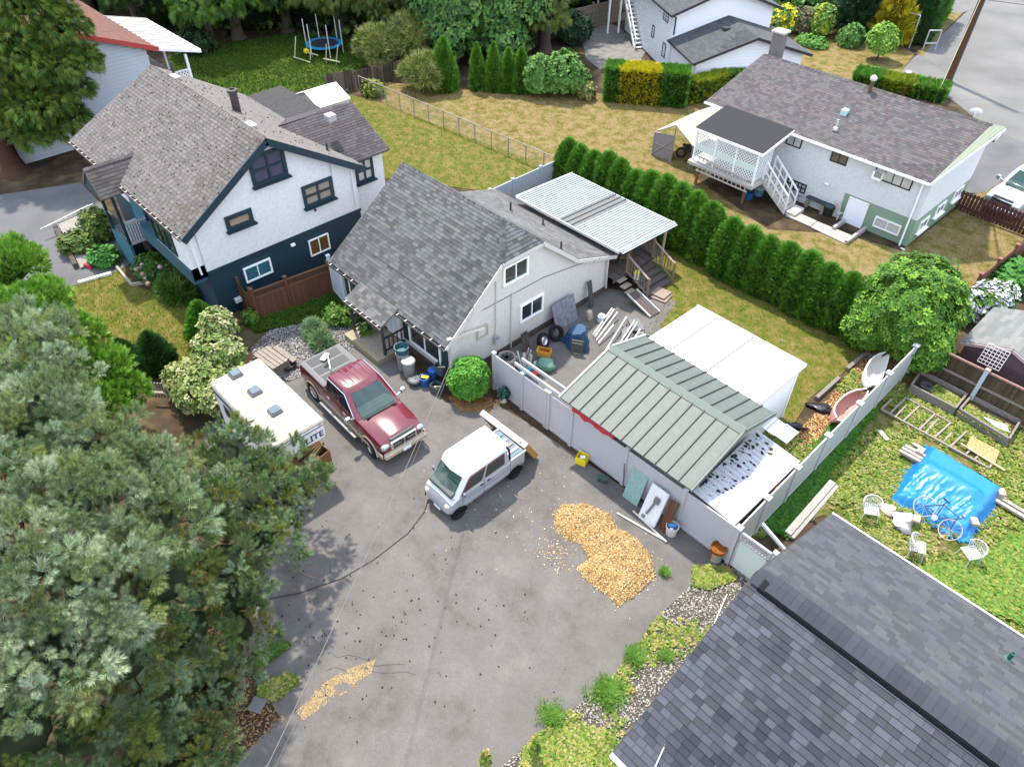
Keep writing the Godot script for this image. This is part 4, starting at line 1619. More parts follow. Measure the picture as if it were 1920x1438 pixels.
func far_houses() -> void:
	var h := wthing("red_trimmed_house", "house with pale blue-grey siding, brown roof and red barge board behind the tall cedar", "house", V(-52, 0, -10.5))
	var sid := mat(.42, .47, .53, .75)
	var red := mat(.33, .035, .03, .6)
	var x := -46.2
	var w := Geo.new()
	w.extrude([V(x, 0, -5.8), V(x, 0, -15.1), V(x, 4.2, -15.1), V(x, 6.15, -10.5), V(x, 4.2, -5.8)], V(-12, 0, 0))
	var wall := part(h, "wall", w, sid)
	for k in 30:
		var y := .1 + k * .2
		var zr := -15.1 if y < 4.2 else lerpf(-15.1, -10.5, (y - 4.2) / 1.95)
		var zl := -5.8 if y < 4.2 else lerpf(-5.8, -10.5, (y - 4.2) / 1.95)
		var g := Geo.new()
		g.box(V(x + .012, y, (zl + zr) * .5), V(.03, .19, absf(zl - zr)), Basis.from_euler(V(0, 0, -.1)))
		part(wall, "siding_board", g, sid)
	for s in [0, 1]:
		var zz := -15.7 if s == 0 else -5.3
		var g := Geo.new()
		g.extrude([V(x + .35, 4.25, zz), V(x + .35, 6.35, -10.5), V(x - 13, 6.35, -10.5), V(x - 13, 4.25, zz)], V(0, -.12, 0))
		part(h, "roof", g, mat(.17, .09, .075, .9, 0, "stain", .2))
		var b := Geo.new()
		b.beam(V(x + .38, 4.2, zz), V(x + .38, 6.3, -10.5), .05, .26)
		part(h, "barge_board", b, red)
	var cv := wthing("porch_roof", "white ribbed porch roof on posts at the rear of the red-trimmed house", "porch roof", V(-50, 0, -17))
	var cream := mat(.5, .49, .44, .6, 0, "stain", .5)
	for k in 12:
		var g := Geo.new()
		var xx := -46.0 - k * .62
		g.extrude([V(xx, 4.25, -15.6), V(xx, 3.6, -18.1), V(xx - .58, 3.6, -18.1), V(xx - .58, 4.25, -15.6)], V(0, -.03, 0))
		g.beam(V(xx - .6, 4.25, -15.6), V(xx - .6, 3.6, -18.1), .06, .09)
		part(cv, "roof_panel", g, cream)
	var ft := Geo.new()
	ft.box(V(-49.7, 3.5, -18.12), V(7.5, .18, .08))
	ft.beam(V(-45.95, 4.18, -15.6), V(-45.95, 3.5, -18.1), .06, .16)
	part(cv, "trim", ft, mat(.72, .72, .72, .5))
	for k in 3:
		var g := Geo.new()
		g.bbox(V(-46.1 - k * 3.4, 1.75, -17.2), V(.14, 3.5, .14), .01)
		part(cv, "post", g, mat(.72, .72, .74, .5))
	var dk := Geo.new()
	dk.box(V(-49.7, 1.6, -16.3), V(7.2, .15, 1.9))
	part(cv, "deck", dk, mat(.3, .28, .26, .8))
	lattice(cv, "lattice_strip", V(-46.1, 1.7, -15.3), V(0, 0, -1), Vector3.UP, 1.85, .9, .2, .06, mat(.7, .7, .74, .6))
	var cap := Geo.new()
	cap.box(V(-46.1, 2.65, -16.2), V(.12, .06, 1.9))
	part(cv, "rail", cap, mat(.7, .7, .74, .6))
	for q in [["cooler", V(-46.9, 1.98, -15.6), V(.9, .6, .5), Color(.3, .5, .45), "pale green box stored on the porch of the red-trimmed house"], ["storage_box", V(-47.2, 1.9, -16.5), V(1.2, .5, .6), Color(.6, .58, .52), "cream box stored on the porch of the red-trimmed house"], ["red_bin", V(-46.5, 2.72, -15.9), V(.4, .25, .35), Color(.5, .04, .04), "small red bin on the porch rail of the red-trimmed house"]]:
		var o := thing(q[0], q[4], "box", q[1] - V(0, q[2].y * .5, 0))
		var bg := Geo.new()
		bg.bbox(V(0, q[2].y * .4, 0), V(q[2].x, q[2].y * .8, q[2].z), .04)
		part(o, "body", bg, mat(q[3].r, q[3].g, q[3].b, .6))
		var lg := Geo.new()
		lg.bbox(V(0, q[2].y * .86, 0), V(q[2].x + .04, q[2].y * .14, q[2].z + .04), .02)
		part(o, "lid", lg, mat(q[3].r * 1.2, q[3].g * 1.2, q[3].b * 1.2, .6))
	var s := wthing("flat_roof_shed", "low outbuilding with a dark flat roof behind the two-tone house", "shed", V(-37.8, 0, -18.6))
	var sg := Geo.new()
	sg.box(V(-37.8, 1.2, -18.5), V(4.6, 2.4, 2.4))
	part(s, "wall", sg, mat(.3, .29, .28, .9))
	for k in 5:
		var pg := Geo.new()
		pg.extrude([V(-40.3 + k * .98, 2.62, -19.95), V(-39.33 + k * .98, 2.62, -19.95), V(-39.33 + k * .98, 2.55, -17.2), V(-40.3 + k * .98, 2.55, -17.2)], V(0, -.08, 0))
		part(s, "roofing_sheet", pg, mat(.065, .063, .065, .9, 0, "stain", .4))
	var m := wthing("white_metal_shed", "small white metal garden shed beyond the dark flat roof", "shed", V(-39.3, 0, -21.8))
	var wht := mat(.75, .76, .77, .45)
	var bg := Geo.new()
	bg.extrude([V(-40.5, 0, -20.9), V(-38.0, 0, -20.9), V(-38.0, 1.8, -20.9), V(-39.25, 2.25, -20.9), V(-40.5, 1.8, -20.9)], V(0, 0, -2.0))
	part(m, "wall", bg, mat(.5, .5, .47, .6))
	for k in 12:
		var rg := Geo.new()
		rg.box(V(-37.99, .9, -21.0 - k * .16), V(.02, 1.7, .05))
		part(m, "wall_rib", rg, mat(.55, .55, .52, .6))
	for sd in [0, 1]:
		var ex := -37.9 if sd == 0 else -40.6
		for k in 3:
			var rg := Geo.new()
			var z0 := -20.8 - k * .73
			rg.extrude([V(ex, 1.78, z0), V(-39.25, 2.33, z0), V(-39.25, 2.33, z0 - .72), V(ex, 1.78, z0 - .72)], V(0, -.04, 0))
			part(m, "roof_panel", rg, wht)
	split_house()
func split_house() -> void:
	var t := thing("split_level_house", "white split-level house with dark grey roofs and black trim behind the clipped hedge", "house", V(-27, 0, -41.5), deg_to_rad(59))
	var white := mat(.72, .74, .78, .8)
	var blk := mat(.02, .02, .024, .5)
	var roofm := pal(.075, .078, .085, .18)
	var deck := mat(.06, .06, .06, .9)
	var wd := 8.3
	var ye := 2.2
	var yr := 3.5
	var zb := -4.4
	var g := Geo.new()
	g.extrude([V(.45, 0, -.45), V(wd - .45, 0, -.45), V(wd - .45, ye + .05, -.45), V(wd * .5, yr - .12, -.45), V(.45, ye + .05, -.45)], V(0, 0, zb))
	var low := part(t, "lower_wall", g, white)
	for k in 16:
		var y := .1 + k * .2
		var half := (wd * .5 - .45) * clampf((yr - .2 - y) / (yr - ye), .0, 1.0)
		if half < .3:
			break
		var bg := Geo.new()
		bg.box(V(wd * .5, y, -.435), V(half * 2.0, .19, .03), Basis.from_euler(V(-.1, 0, 0)))
		part(low, "siding_board", bg, white)
	shingle_roof(t, [V(wd, ye, 0), V(wd, ye, zb - 1.0), V(wd * .5, yr, zb - 1.0), V(wd * .5, yr, 0)], .16, .35, roofm, 0, deck)
	shingle_roof(t, [V(0, ye, zb), V(0, ye, 0), V(wd * .5, yr, 0), V(wd * .5, yr, zb)], .16, .35, roofm, 60, deck)
	var rk := Geo.new()
	rk.beam(V(0, ye - .08, .03), V(wd * .5, yr - .08, .03), .05, .17)
	rk.beam(V(wd * .5, yr - .08, .03), V(wd, ye - .08, .03), .05, .17)
	rk.beam(V(0, ye - .06, 0), V(0, ye - .06, zb), .1, .1)
	part(t, "rake_board", rk, blk)
	window(t, V(2.6, .75, -.44), V(0, 0, 1), 1.3, .7, blk, glass(.02, .02, .025), 2, 1, .06, .06)
	var x0 := .25
	var x1 := 7.35
	var eave := 4.0
	var mx := (x0 + x1) * .5
	var ug := Geo.new()
	ug.extrude([V(x0, 0, zb), V(x1, 0, zb), V(x1, eave, zb), V(mx, eave + 1.25, zb), V(x0, eave, zb)], V(0, 0, -9))
	var up := part(t, "upper_wall", ug, white)
	for k in 22:
		var bg := Geo.new()
		bg.box(V(x0 - .012, .1 + k * .18, zb - 4.5), V(.03, .17, 8.9), Basis.from_euler(V(0, 0, .12)))
		part(up, "siding_board", bg, white)
	for sd in [0, 1]:
		var ex := x0 - .45 if sd == 0 else x1 + .45
		var e0 := V(ex, eave - .1, zb + .5)
		var e1 := V(ex, eave - .1, zb - 9.4)
		var r0 := V(mx, eave + 1.4, zb + .5)
		var r1 := V(mx, eave + 1.4, zb - 9.4)
		shingle_roof(t, [e1, e0, r0, r1] if sd == 0 else [e0, e1, r1, r0], .16, .35, roofm, 0, deck)
		var rg := Geo.new()
		rg.beam(e0 + V(0, -.08, .03), r0 + V(0, -.08, .03), .05, .17)
		rg.beam(e0 + V(0, -.06, 0), e1 + V(0, -.06, 0), .1, .1)
		part(t, "rake_board", rg, blk)
	pipe(t, "downspout", [V(x0 - .35, eave - .2, zb + .3), V(x0 + .1, eave - .4, zb + .06), V(x0 + .1, 2.5, zb + .06)], .05, blk)
	var wn := V(-1, 0, 0)
	window(t, V(x0, 3.3, zb - 1.3), wn, .9, .7, blk, glass(.02, .02, .03), 2, 1, .06, .06)
	window(t, V(x0, 1.2, zb - .9), wn, .6, .9, blk, glass(.03, .03, .04), 1, 1, .06, .06)
	window(t, V(x0, 1.7, zb - 3.2), wn, .45, .8, blk, glass(.03, .03, .04), 1, 1, .06, .06)
	var rv := Geo.new()
	rv.bbox(V(3.2, 3.27, -2.6), V(.45, .2, .4), .03)
	part(t, "roof_vent", rv, blk)
	var st := thing("outside_stair", "white outside stair climbing to a balcony on the side of the split-level house", "stair", V(-34.75, 0, -46.21), deg_to_rad(59))
	var s0 := Vector3.ZERO
	var s1 := V(.1, 2.75, -3.6)
	for k in 13:
		var tg := Geo.new()
		tg.box(s0.lerp(s1, (k + .5) / 13.0), V(.95, .06, .26))
		part(st, "tread", tg, mat(.62, .6, .58, .8))
	for sd in [-1, 1]:
		var o := V(sd * .5, 0, 0)
		var rg := Geo.new()
		rg.beam(s0 + o, s1 + o, .06, .2)
		part(st, "stringer", rg, mat(.76, .77, .78, .6))
		var hg := Geo.new()
		hg.beam(s0 + o + V(0, .8, 0), s1 + o + V(0, .8, 0), .07, .08)
		part(st, "handrail", hg, mat(.76, .77, .78, .6))
		for k in 4:
			var pg := Geo.new()
			pg.box(s0.lerp(s1, k / 3.0) + o + V(0, .4, 0), V(.08, .8, .08))
			part(st, "rail_post", pg, mat(.76, .77, .78, .6))
	var bl := Geo.new()
	bl.box(s1 + V(-.5, -.1, -1.6), V(2.2, .22, 3.2))
	part(st, "balcony", bl, mat(.62, .6, .57, .8))
	for q in [V(-1.5, 0, -.15), V(-.65, 0, -.1), V(-1.5, 0, -3.0)]:
		var pg := Geo.new()
		pg.box(V(s1.x + q.x, s1.y * .5 - .1, s1.z + q.z), V(.14, s1.y - .2, .14))
		part(st, "post", pg, mat(.7, .71, .72, .6))
func outbuildings() -> void:
	var s := wthing("green_metal_shed", "shed with a sage green standing-seam metal roof behind the white fence", "shed", V(-9, 0, -15.6))
	var sage := mat(.088, .103, .09, .6, .0, "soft", .7)
	var sage2 := mat(.1, .12, .105, .6)
	var x0 := -11.6
	var x1 := -6.28
	var g := Geo.new()
	g.extrude([V(x0 + .3, 0, -14.0), V(x0 + .3, 0, -17.5), V(x0 + .3, 2.5, -17.5), V(x0 + .3, 3.0, -15.8), V(x0 + .3, 2.5, -14.0)], V(x1 - x0 - .7, 0, 0))
	part(s, "wall", g, mat(.55, .53, .5, .8))
	var n := 12
	for sd in 2:
		var ze := -13.35 if sd == 0 else -17.75
		var ye := 2.4 if sd == 0 else 2.55
		for k in n:
			var a := lerpf(x0, x1, k / float(n))
			var b := lerpf(x0, x1, (k + 1) / float(n))
			var pg := Geo.new()
			pg.extrude([V(a, ye, ze), V(b - .004, ye, ze), V(b - .004, 3.15, -15.8), V(a, 3.15, -15.8)], V(0, -.05, 0))
			var pp := part(s, "roof_panel", pg, sage)
			var rg := Geo.new()
			rg.beam(V(b - .02, ye + .022, ze), V(b - .02, 3.172, -15.8), .022, .05)
			part(pp, "seam", rg, mat(.03, .04, .035, .6))
	var rc := Geo.new()
	rc.extrude([V(x0 - .03, 3.12, -15.62), V(x0 - .03, 3.24, -15.8), V(x0 - .03, 3.12, -15.98), V(x0 - .03, 3.17, -15.8)], V(x1 - x0 + .06, 0, 0))
	part(s, "ridge_cap", rc, sage2)
	for x in [x0 - .02, x1 + .02]:
		var bg := Geo.new()
		bg.beam(V(x, 2.37, -13.33), V(x, 3.12, -15.8), .05, .16)
		bg.beam(V(x, 3.12, -15.8), V(x, 2.52, -17.77), .05, .16)
		part(s, "barge_trim", bg, mat(.5, .53, .5, .5) if x < -9.0 else sage2)
	var w := wthing("white_panel_shelter", "shelter with a flat glaring white panel roof behind the green metal shed", "shelter", V(-9.2, 0, -19.2))
	var white := mat(.82, .82, .82, .4)
	var edges := [-11.5, -10.52, -9.98, -8.96, -8.4, -6.92]
	for k in 5:
		var pg := Geo.new()
		var a: float = edges[k]
		var b: float = edges[k + 1] - .06
		pg.extrude([V(a, 2.49, -17.6), V(b, 2.49, -17.6), V(b, 2.38, -20.75), V(a, 2.38, -20.75)], V(0, -.06, 0))
		var pp := part(w, "roof_panel", pg, white)
		if k < 4:
			var rg := Geo.new()
			rg.beam(V(b + .03, 2.455, -17.6), V(b + .03, 2.345, -20.75), .058, .035)
			part(pp, "joint", rg, mat(.06, .06, .06, .8) if k % 2 == 0 else mat(.3, .3, .3, .8))
	var et := Geo.new()
	et.beam(V(-11.52, 2.37, -20.78), V(-6.88, 2.37, -20.78), .05, .12)
	et.beam(V(-6.89, 2.47, -17.6), V(-6.89, 2.37, -20.78), .05, .12)
	part(w, "edge_trim", et, mat(.62, .6, .58, .5))
	var wg := Geo.new()
	wg.box(V(-7.0, 1.2, -19.1), V(.08, 2.35, 2.7))
	part(w, "side_wall", wg, mat(.72, .72, .73, .6))
	for z in [-17.9, -20.4]:
		var pg := Geo.new()
		pg.bbox(V(-6.98, 1.18, z), V(.13, 2.34, .1), .01)
		part(w, "post", pg, white)
	for x in [-11.3, -9.2]:
		var pg := Geo.new()
		pg.bbox(V(x, 1.17, -20.5), V(.1, 2.32, .1), .01)
		part(w, "post", pg, white)
	var dg := Geo.new()
	dg.box(V(-9.2, 1.15, -17.9), V(4.2, 2.3, .06))
	part(w, "back_wall", dg, mat(.4, .4, .4, .8))
	var c := wthing("corrugated_lean_to", "lean-to with a pale ribbed metal roof speckled with dark moss, tucked into the fence corner", "lean-to", V(-5.6, 0, -15.6))
	var cm := mat(.6, .61, .63, .4, .35, "wrinkle", .8)
	var k := 0
	var z := -13.78
	while z > -17.35:
		var a := V(-6.42 - .12 * (-13.78 - z) / 3.5, 1.86, z)
		var b := V(-4.88, 1.68, z)
		var pg := Geo.new()
		pg.extrude([a, b, b + V(0, 0, -.2), a + V(0, 0, -.2)], V(0, -.02, 0))
		pg.beam(a + V(0, .012, -.1), b + V(0, .012, -.1), .03, .028)
		pg.beam(a + V(0, .006, -.16), b + V(0, .006, -.16), .018, .018)
		pg.beam(a + V(0, .006, -.04), b + V(0, .006, -.04), .018, .018)
		part(c, "roof_sheet", pg, cm)
		z -= .2
		k += 1
	var ft := Geo.new()
	ft.beam(V(-6.4, 1.78, -13.8), V(-4.9, 1.6, -13.8), .05, .1)
	ft.beam(V(-4.9, 1.58, -13.8), V(-4.9, 1.58, -17.3), .05, .1)
	part(c, "rafter", ft, mat(.1, .07, .05, .9))
	for q in [V(-5.0, .8, -17.2), V(-5.0, .8, -15.2)]:
		var pg := Geo.new()
		pg.box(q, V(.09, 1.6, .09))
		part(c, "post", pg, mat(.12, .085, .06, .9))
	var wallg := Geo.new()
	wallg.box(V(-6.3, .9, -15.5), V(.06, 1.8, 3.5))
	part(c, "wall", wallg, mat(.06, .07, .075, .9))
	var moss := Geo.new()
	moss.ball(Vector3.ZERO, V(1, .45, .7), 5, 8)
	var mm := moss.mesh()
	for i in 90:
		var zz := rng.randf_range(-17.2, -14.0)
		var xx := -6.4 + pow(rng.randf(), 3.0) * .9
		var o := put_mesh(c, "moss_clump", mm, mat(.02, .02, .02, .95) if i % 9 else mat(.08, .07, .02, .95))
		var sz := rng.randf_range(.015, .06)
		o.transform = Transform3D(Basis.from_euler(V(0, rng.randf() * 3, 0)).scaled(V(sz * 1.6, sz * .8, sz)), home(c) + V(xx, 1.88 - (xx + 6.4) * .12, zz))
	var sh := wthing("metal_sheet", "two loose grey metal sheets lying beside the ribbed lean-to roof", "sheet metal", V(-6.2, 1.2, -18.13))
	for i in 2:
		var pg := Geo.new()
		var q := V(-6.63, 1.5, -17.96)
		pg.extrude([q + V(i * .5, 0, 0), q + V(.48 + i * .5, -.04, 0), q + V(.48 + i * .5, -.04, -.75), q + V(i * .5, 0, -.75)], V(0, -.02, 0))
		part(sh, "sheet", pg, mat(.42, .45, .48, .45, .3))
	var tp := Geo.new()
	for i in 12:
		var a := V(-11.2 + i * .15, 2.14 + .05 * sin(i * 1.3), -13.55 + .03 * sin(i * 2.1))
		var b := V(-11.05 + i * .15, 2.14 + .05 * sin(i * 1.3 + 1.3), -13.55 + .03 * sin(i * 2.1 + 2.1))
		var dn := V(0, -.22, .02)
		tp.quad(a + dn, b + dn, b, a)
		tp.quad(b + dn + V(0, 0, -.015), a + dn + V(0, 0, -.015), a + V(0, 0, -.015), b + V(0, 0, -.015))
	solo("red_tarp", tp, mat(.42, .02, .03, .5), "strip of red tarpaulin hanging below the eave of the green metal shed", "tarpaulin")
# ---------------------------------------------------------------- fences
func vinyl_run(f: Node3D, a: Vector3, b: Vector3, h: float, m: Material, rail := true) -> void:
	var x := (b - a).normalized()
	var r := Basis(x, Vector3.UP, x.cross(Vector3.UP))
	var l := (b - a).length()
	var g := Geo.new()
	g.box((a + b) * .5 + V(0, h * .5, 0), V(l - .12, h - .12, .022), r)
	for k in range(1, int(l / .29)):
		g.box(a + x * (k * .29) + V(0, h * .5, 0), V(.008, h - .2, .026), r)
	part(f, "panel", g, m)
	for y in [.1, h - .06]:
		var rg := Geo.new()
		rg.bbox((a + b) * .5 + V(0, y, 0), V(l - .12, .14, .05), .008, r)
		part(f, "rail", rg, m)
func vinyl_post(f: Node3D, p: Vector3, h: float, m: Material, cap := .16) -> void:
	var g := Geo.new()
	g.bbox(p + V(0, h * .5, 0), V(.125, h, .125), .008)
	var o := part(f, "post", g, m)
	var c := Geo.new()
	c.extrude([p + V(-cap * .5, h, -cap * .5), p + V(cap * .5, h, -cap * .5), p + V(cap * .5, h, cap * .5), p + V(-cap * .5, h, cap * .5)], V(0, .05, 0))
	var top := p + V(0, h + .09, 0)
	var q := [p + V(-cap * .5, h + .05, cap * .5), p + V(cap * .5, h + .05, cap * .5), p + V(cap * .5, h + .05, -cap * .5), p + V(-cap * .5, h + .05, -cap * .5)]
	for k in 4:
		c.tri(q[k], q[(k + 1) % 4], top)
	part(o, "cap", c, m)
func fences() -> void:
	var vw := mat(.4, .4, .425, .45)
	var f := wthing("white_fence", "white panel fence running along the asphalt driveway in front of the green shed", "fence", V(-10, 0, -13.72))
	var px := [-15.25, -13.74, -12.54, -11.3, -8.9, -6.6, -4.7]
	for k in 6:
		vinyl_run(f, V(px[k], 0, -13.72), V(px[k + 1], 0, -13.72), 1.72, vw)
	for k in 7:
		vinyl_post(f, V(px[k], 0, -13.72), 1.78, vw, .2 if k == 6 else .15)
	vinyl_post(f, V(-12.4, 0, -13.72), 1.8, vw)
	for z in [-13.78, -14.12]:
		var g := Geo.new()
		g.beam(V(-14.2, 1.93, z), V(-11.4, 1.93, z), .06, .13)
		part(f, "top_bar", g, vw)
	var f2 := wthing("white_fence", "white panel fence between the chip bed and the weedy neighbouring garden", "fence", V(-4.8, 0, -20))
	var zs := [-13.72, -15.27, -17.0, -18.95, -21.1, -23.3, -25.5]
	for k in 6:
		vinyl_run(f2, V(-4.72 - k * .03, 0, zs[k]), V(-4.75 - k * .03, 0, zs[k + 1]), 1.74, mat(.36, .37, .36, .45))
	for k in range(1, 7):
		vinyl_post(f2, V(-4.72 - k * .03, 0, zs[k]), 1.78, vw, .22)
	var gt := wthing("white_gate", "white gate with a small lattice top where the fence meets the charcoal-roofed house", "gate", V(-4.1, 0, -13.7))
	var g1 := Geo.new()
	g1.box(V(-4.1, .68, -13.72), V(.95, 1.25, .04))
	part(gt, "panel", g1, mat(.5, .56, .55, .5))
	lattice(gt, "lattice_strip", V(-4.55, 1.35, -13.72), Vector3.RIGHT, Vector3.UP, .9, .26, .1, .03, vw)
	for q in [[V(-4.1, 1.66, -13.72), V(1.0, .08, .07)], [V(-4.1, 1.32, -13.72), V(1.0, .06, .06)], [V(-4.57, .85, -13.72), V(.07, 1.6, .06)], [V(-3.63, .85, -13.72), V(.07, 1.6, .06)]]:
		var g := Geo.new()
		g.bbox(q[0], q[1], .008)
		part(gt, "frame", g, vw)
	vinyl_post(gt, V(-3.5, 0, -13.72), 1.8, vw, .16)
	var tb := Geo.new()
	tb.beam(V(-4.3, 1.95, -14.2), V(-2.9, 1.72, -13.9), .07, .1)
	part(gt, "brace", tb, vw)
	var gb := wthing("grey_fence", "blue-grey panel fence at the back of the cottage beside the clipped hedge", "fence", V(-24.4, 0, -24.5))
	var gz := [-21.8, -23.35, -25.3, -27.0]
	var gm := mat(.36, .41, .45, .5)
	for k in 3:
		vinyl_run(gb, V(-24.4, 0, gz[k]), V(-24.4, 0, gz[k + 1]), 1.66, gm)
	for k in 4:
		vinyl_post(gb, V(-24.4, 0, gz[k]), 1.7, gm, .16)
	var gg := wthing("grey_gate", "pale grey panel gate between the cottage and the brown wooden fence", "gate", V(-24, 0, -12.6))
	vinyl_run(gg, V(-24.55, 0, -12.72), V(-23.4, 0, -12.55), 1.66, mat(.5, .54, .6, .5))
	vinyl_post(gg, V(-24.62, 0, -12.75), 1.85, mat(.5, .54, .6, .5))
	vinyl_post(gg, V(-23.35, 0, -12.55), 1.65, mat(.5, .54, .6, .5))
	var b := wthing("brown_fence", "stained brown wooden fence with a lattice strip along its top, below the teal wall", "fence", V(-24.9, 0, -11))
	var cedar := [mat(.17, .065, .028, .8, 0, "wood", 1.5), mat(.15, .058, .025, .8, 0, "wood", 1.5), mat(.19, .075, .03, .8, 0, "wood", 1.5)]
	var pts := [V(-25.05, 0, -9.3), V(-24.88, 0, -10.75), V(-24.65, 0, -12.7)]
	for k in 2:
		boards(b, "board", pts[k], pts[k + 1], 1.08, .115, .022, .006, cedar, .004)
		var a: Vector3 = pts[k]
		var c: Vector3 = pts[k + 1]
		var x := (c - a).normalized()
		lattice(b, "lattice_strip", a + V(0, 1.14, 0), x, Vector3.UP, (c - a).length(), .26, .12, .025, cedar[0])
		for y in [1.11, 1.43]:
			var g := Geo.new()
			g.beam(a + V(0, y, 0), c + V(0, y, 0), .07, .06)
			part(b, "rail", g, cedar[2])
	for k in 3:
		var g := Geo.new()
		g.bbox((pts[k] as Vector3) + V(0, .79, 0), V(.12, 1.58, .12), .012)
		var o := part(b, "post", g, cedar[1])
		var cg := Geo.new()
		cg.bbox((pts[k] as Vector3) + V(0, 1.61, 0), V(.17, .07, .17), .02)
		part(o, "cap", cg, cedar[2])
	var bg := wthing("brown_gate", "brown wooden gate with a curved top between the teal wall and the brown fence", "gate", V(-25.6, 0, -9.3))
	for k in 8:
		var g := Geo.new()
		var hh := 1.45 - .3 * sin(PI * (k + .5) / 8.0)
		g.box(V(-26.02 + k * .115, hh * .5, -9.28), V(.108, hh, .025))
		part(bg, "board", g, cedar[k % 3])
	for x in [-26.13, -25.13]:
		var g := Geo.new()
		g.bbox(V(x, .83, -9.26), V(.11, 1.66, .11), .012)
		part(bg, "post", g, cedar[1])
	var cl := wthing("chain_link_fence", "thin chain link fence crossing the lawns from the rustic boards to the grey fence", "fence", V(-33.79, 0, -27.31))
	var steel := mat(.2, .19, .17, .6)
	var c0 := V(-42.1, 0, -26.32)
	var c1 := V(-25.0, 0, -27.6)
	var np := 13
	for k in np + 1:
		var p := c0.lerp(c1, k / float(np))
		pipe(cl, "post", [p, p + V(0, 1.05, 0)], .032, steel, 6)
	pipe(cl, "top_rail", [c0 + V(0, 1.04, 0), c1 + V(0, 1.04, 0)], .026, steel, 6)
	var wire := Geo.new()
	var dx := (c1 - c0).normalized()
	var t := .0
	var ln := (c1 - c0).length()
	while t < ln - 1.0:
		wire.beam(c0 + dx * t + V(0, .03, 0), c0 + dx * (t + 1.0) + V(0, 1.03, 0), .003, .003)
		wire.beam(c0 + dx * (t + 1.0) + V(0, .03, 0), c0 + dx * t + V(0, 1.03, 0), .004, .004)
		t += .13
	part(cl, "wire_mesh", wire, steel).set_meta("kind", "stuff")
	var rf := wthing("rustic_fence", "rough weathered board fence between the shaded lawn and the back yard", "fence", V(-43.72, 0, -26.81))
	var old := [mat(.14, .1, .075, .95, 0, "wood", 1.2), mat(.18, .14, .11, .95, 0, "wood", 1.2), mat(.1, .075, .06, .95, 0, "wood", 1.2)]
	boards(rf, "board", V(-43.13, 0, -24.41), V(-42.78, 0, -26.5), 1.3, .17, .03, .02, old, .12)
	boards(rf, "board", V(-42.78, 0, -26.5), V(-41.71, 0, -31.12), 1.2, .17, .03, .05, old, .12)
	var hf := wthing("board_fence", "tall fence of grey horizontal boards behind the outside stair", "fence", V(-40.37, 0, -48.3))
	var h0 := V(-40.56, 0, -44.93)
	var h1 := V(-39.8, 0, -50.88)
	for k in 3:
		var a := h0.lerp(h1, k / 3.0)
		var c := h0.lerp(h1, (k + 1) / 3.0)
		for j in 9:
			var g := Geo.new()
			g.beam(a + V(0, .12 + j * .19, 0), c + V(0, .12 + j * .19, 0), .03, .175)
			part(hf, "board", g, mat(.24, .19, .15, .95, 0, "wood", .8) if j % 2 else mat(.28, .23, .18, .95, 0, "wood", .8))
		var pg := Geo.new()
		pg.box(c + V(0, .95, 0), V(.14, 1.9, .14))
		part(hf, "post", pg, mat(.2, .15, .12, .9))
	var sl := wthing("dark_red_fence", "dark red slat fence with gaps of light beside the white bungalow", "fence", V(-7, 0, -40))
	var dr := [mat(.055, .014, .013, .7), mat(.07, .018, .016, .7)]
	boards(sl, "slat", V(-9.0, .05, -40.1), V(-3.4, .05, -40.1), 1.05, .14, .02, .035, dr, .005)
	for y in [.3, .95]:
		var g := Geo.new()
		g.box(V(-6.2, y, -40.14), V(5.7, .08, .04))
		part(sl, "rail", g, dr[0])
	var pk := wthing("pink_fence", "faded red-brown board fence with square post caps along the yard edge", "fence", V(-5.1, 0, -36))
	var pm := [mat(.28, .13, .1, .85, 0, "wood", 1), mat(.24, .11, .085, .85, 0, "wood", 1)]
	boards(pk, "board", V(-5.28, 0, -32.9), V(-4.9, 0, -40.0), 1.15, .15, .022, .004, pm, .004)
	for k in 5:
		var q := V(-5.28, 0, -32.9).lerp(V(-4.9, 0, -40.0), k / 4.0)
		var g := Geo.new()
		g.bbox(q + V(0, .65, 0), V(.11, 1.3, .11), .01)
		var o := part(pk, "post", g, pm[1])
		var cg := Geo.new()
		cg.bbox(q + V(0, 1.33, 0), V(.18, .08, .18), .02)
		part(o, "cap", cg, mat(.22, .07, .06, .8))
	var tf := wthing("weathered_panel_fence", "brown weathered board fence with pale blue-grey posts above the planter boxes", "fence", V(-2.5, 0, -26.4))
	var bm := [mat(.12, .085, .055, .95, 0, "wood", 1.6), mat(.15, .105, .065, .95, 0, "wood", 1.6), mat(.09, .065, .042, .95, 0, "wood", 1.6)]
	boards(tf, "board", V(-4.9, .1, -26.4), V(2.6, .1, -26.25), 1.45, .09, .02, .003, bm, .01)
	for y in [.12, .85, 1.55]:
		var g := Geo.new()
		g.box(V(-1.15, y, -26.29), V(7.5, .07, .07))
		part(tf, "rail", g, mat(.34, .28, .24, .9, 0, "wood", 1) if y < 1.5 else mat(.38, .22, .18, .9, 0, "wood", 1))
	for x in [-4.9, -2.55, -.2, 2.2]:
		var g := Geo.new()
		g.bbox(V(x, .82, -26.2), V(.14, 1.64, .09), .01)
		var o := part(tf, "post", g, mat(.33, .42, .45, .7))
		var cg := Geo.new()
		cg.bbox(V(x, 1.67, -26.25), V(.18, .06, .18), .015)
		part(o, "cap", cg, mat(.38, .2, .17, .8))
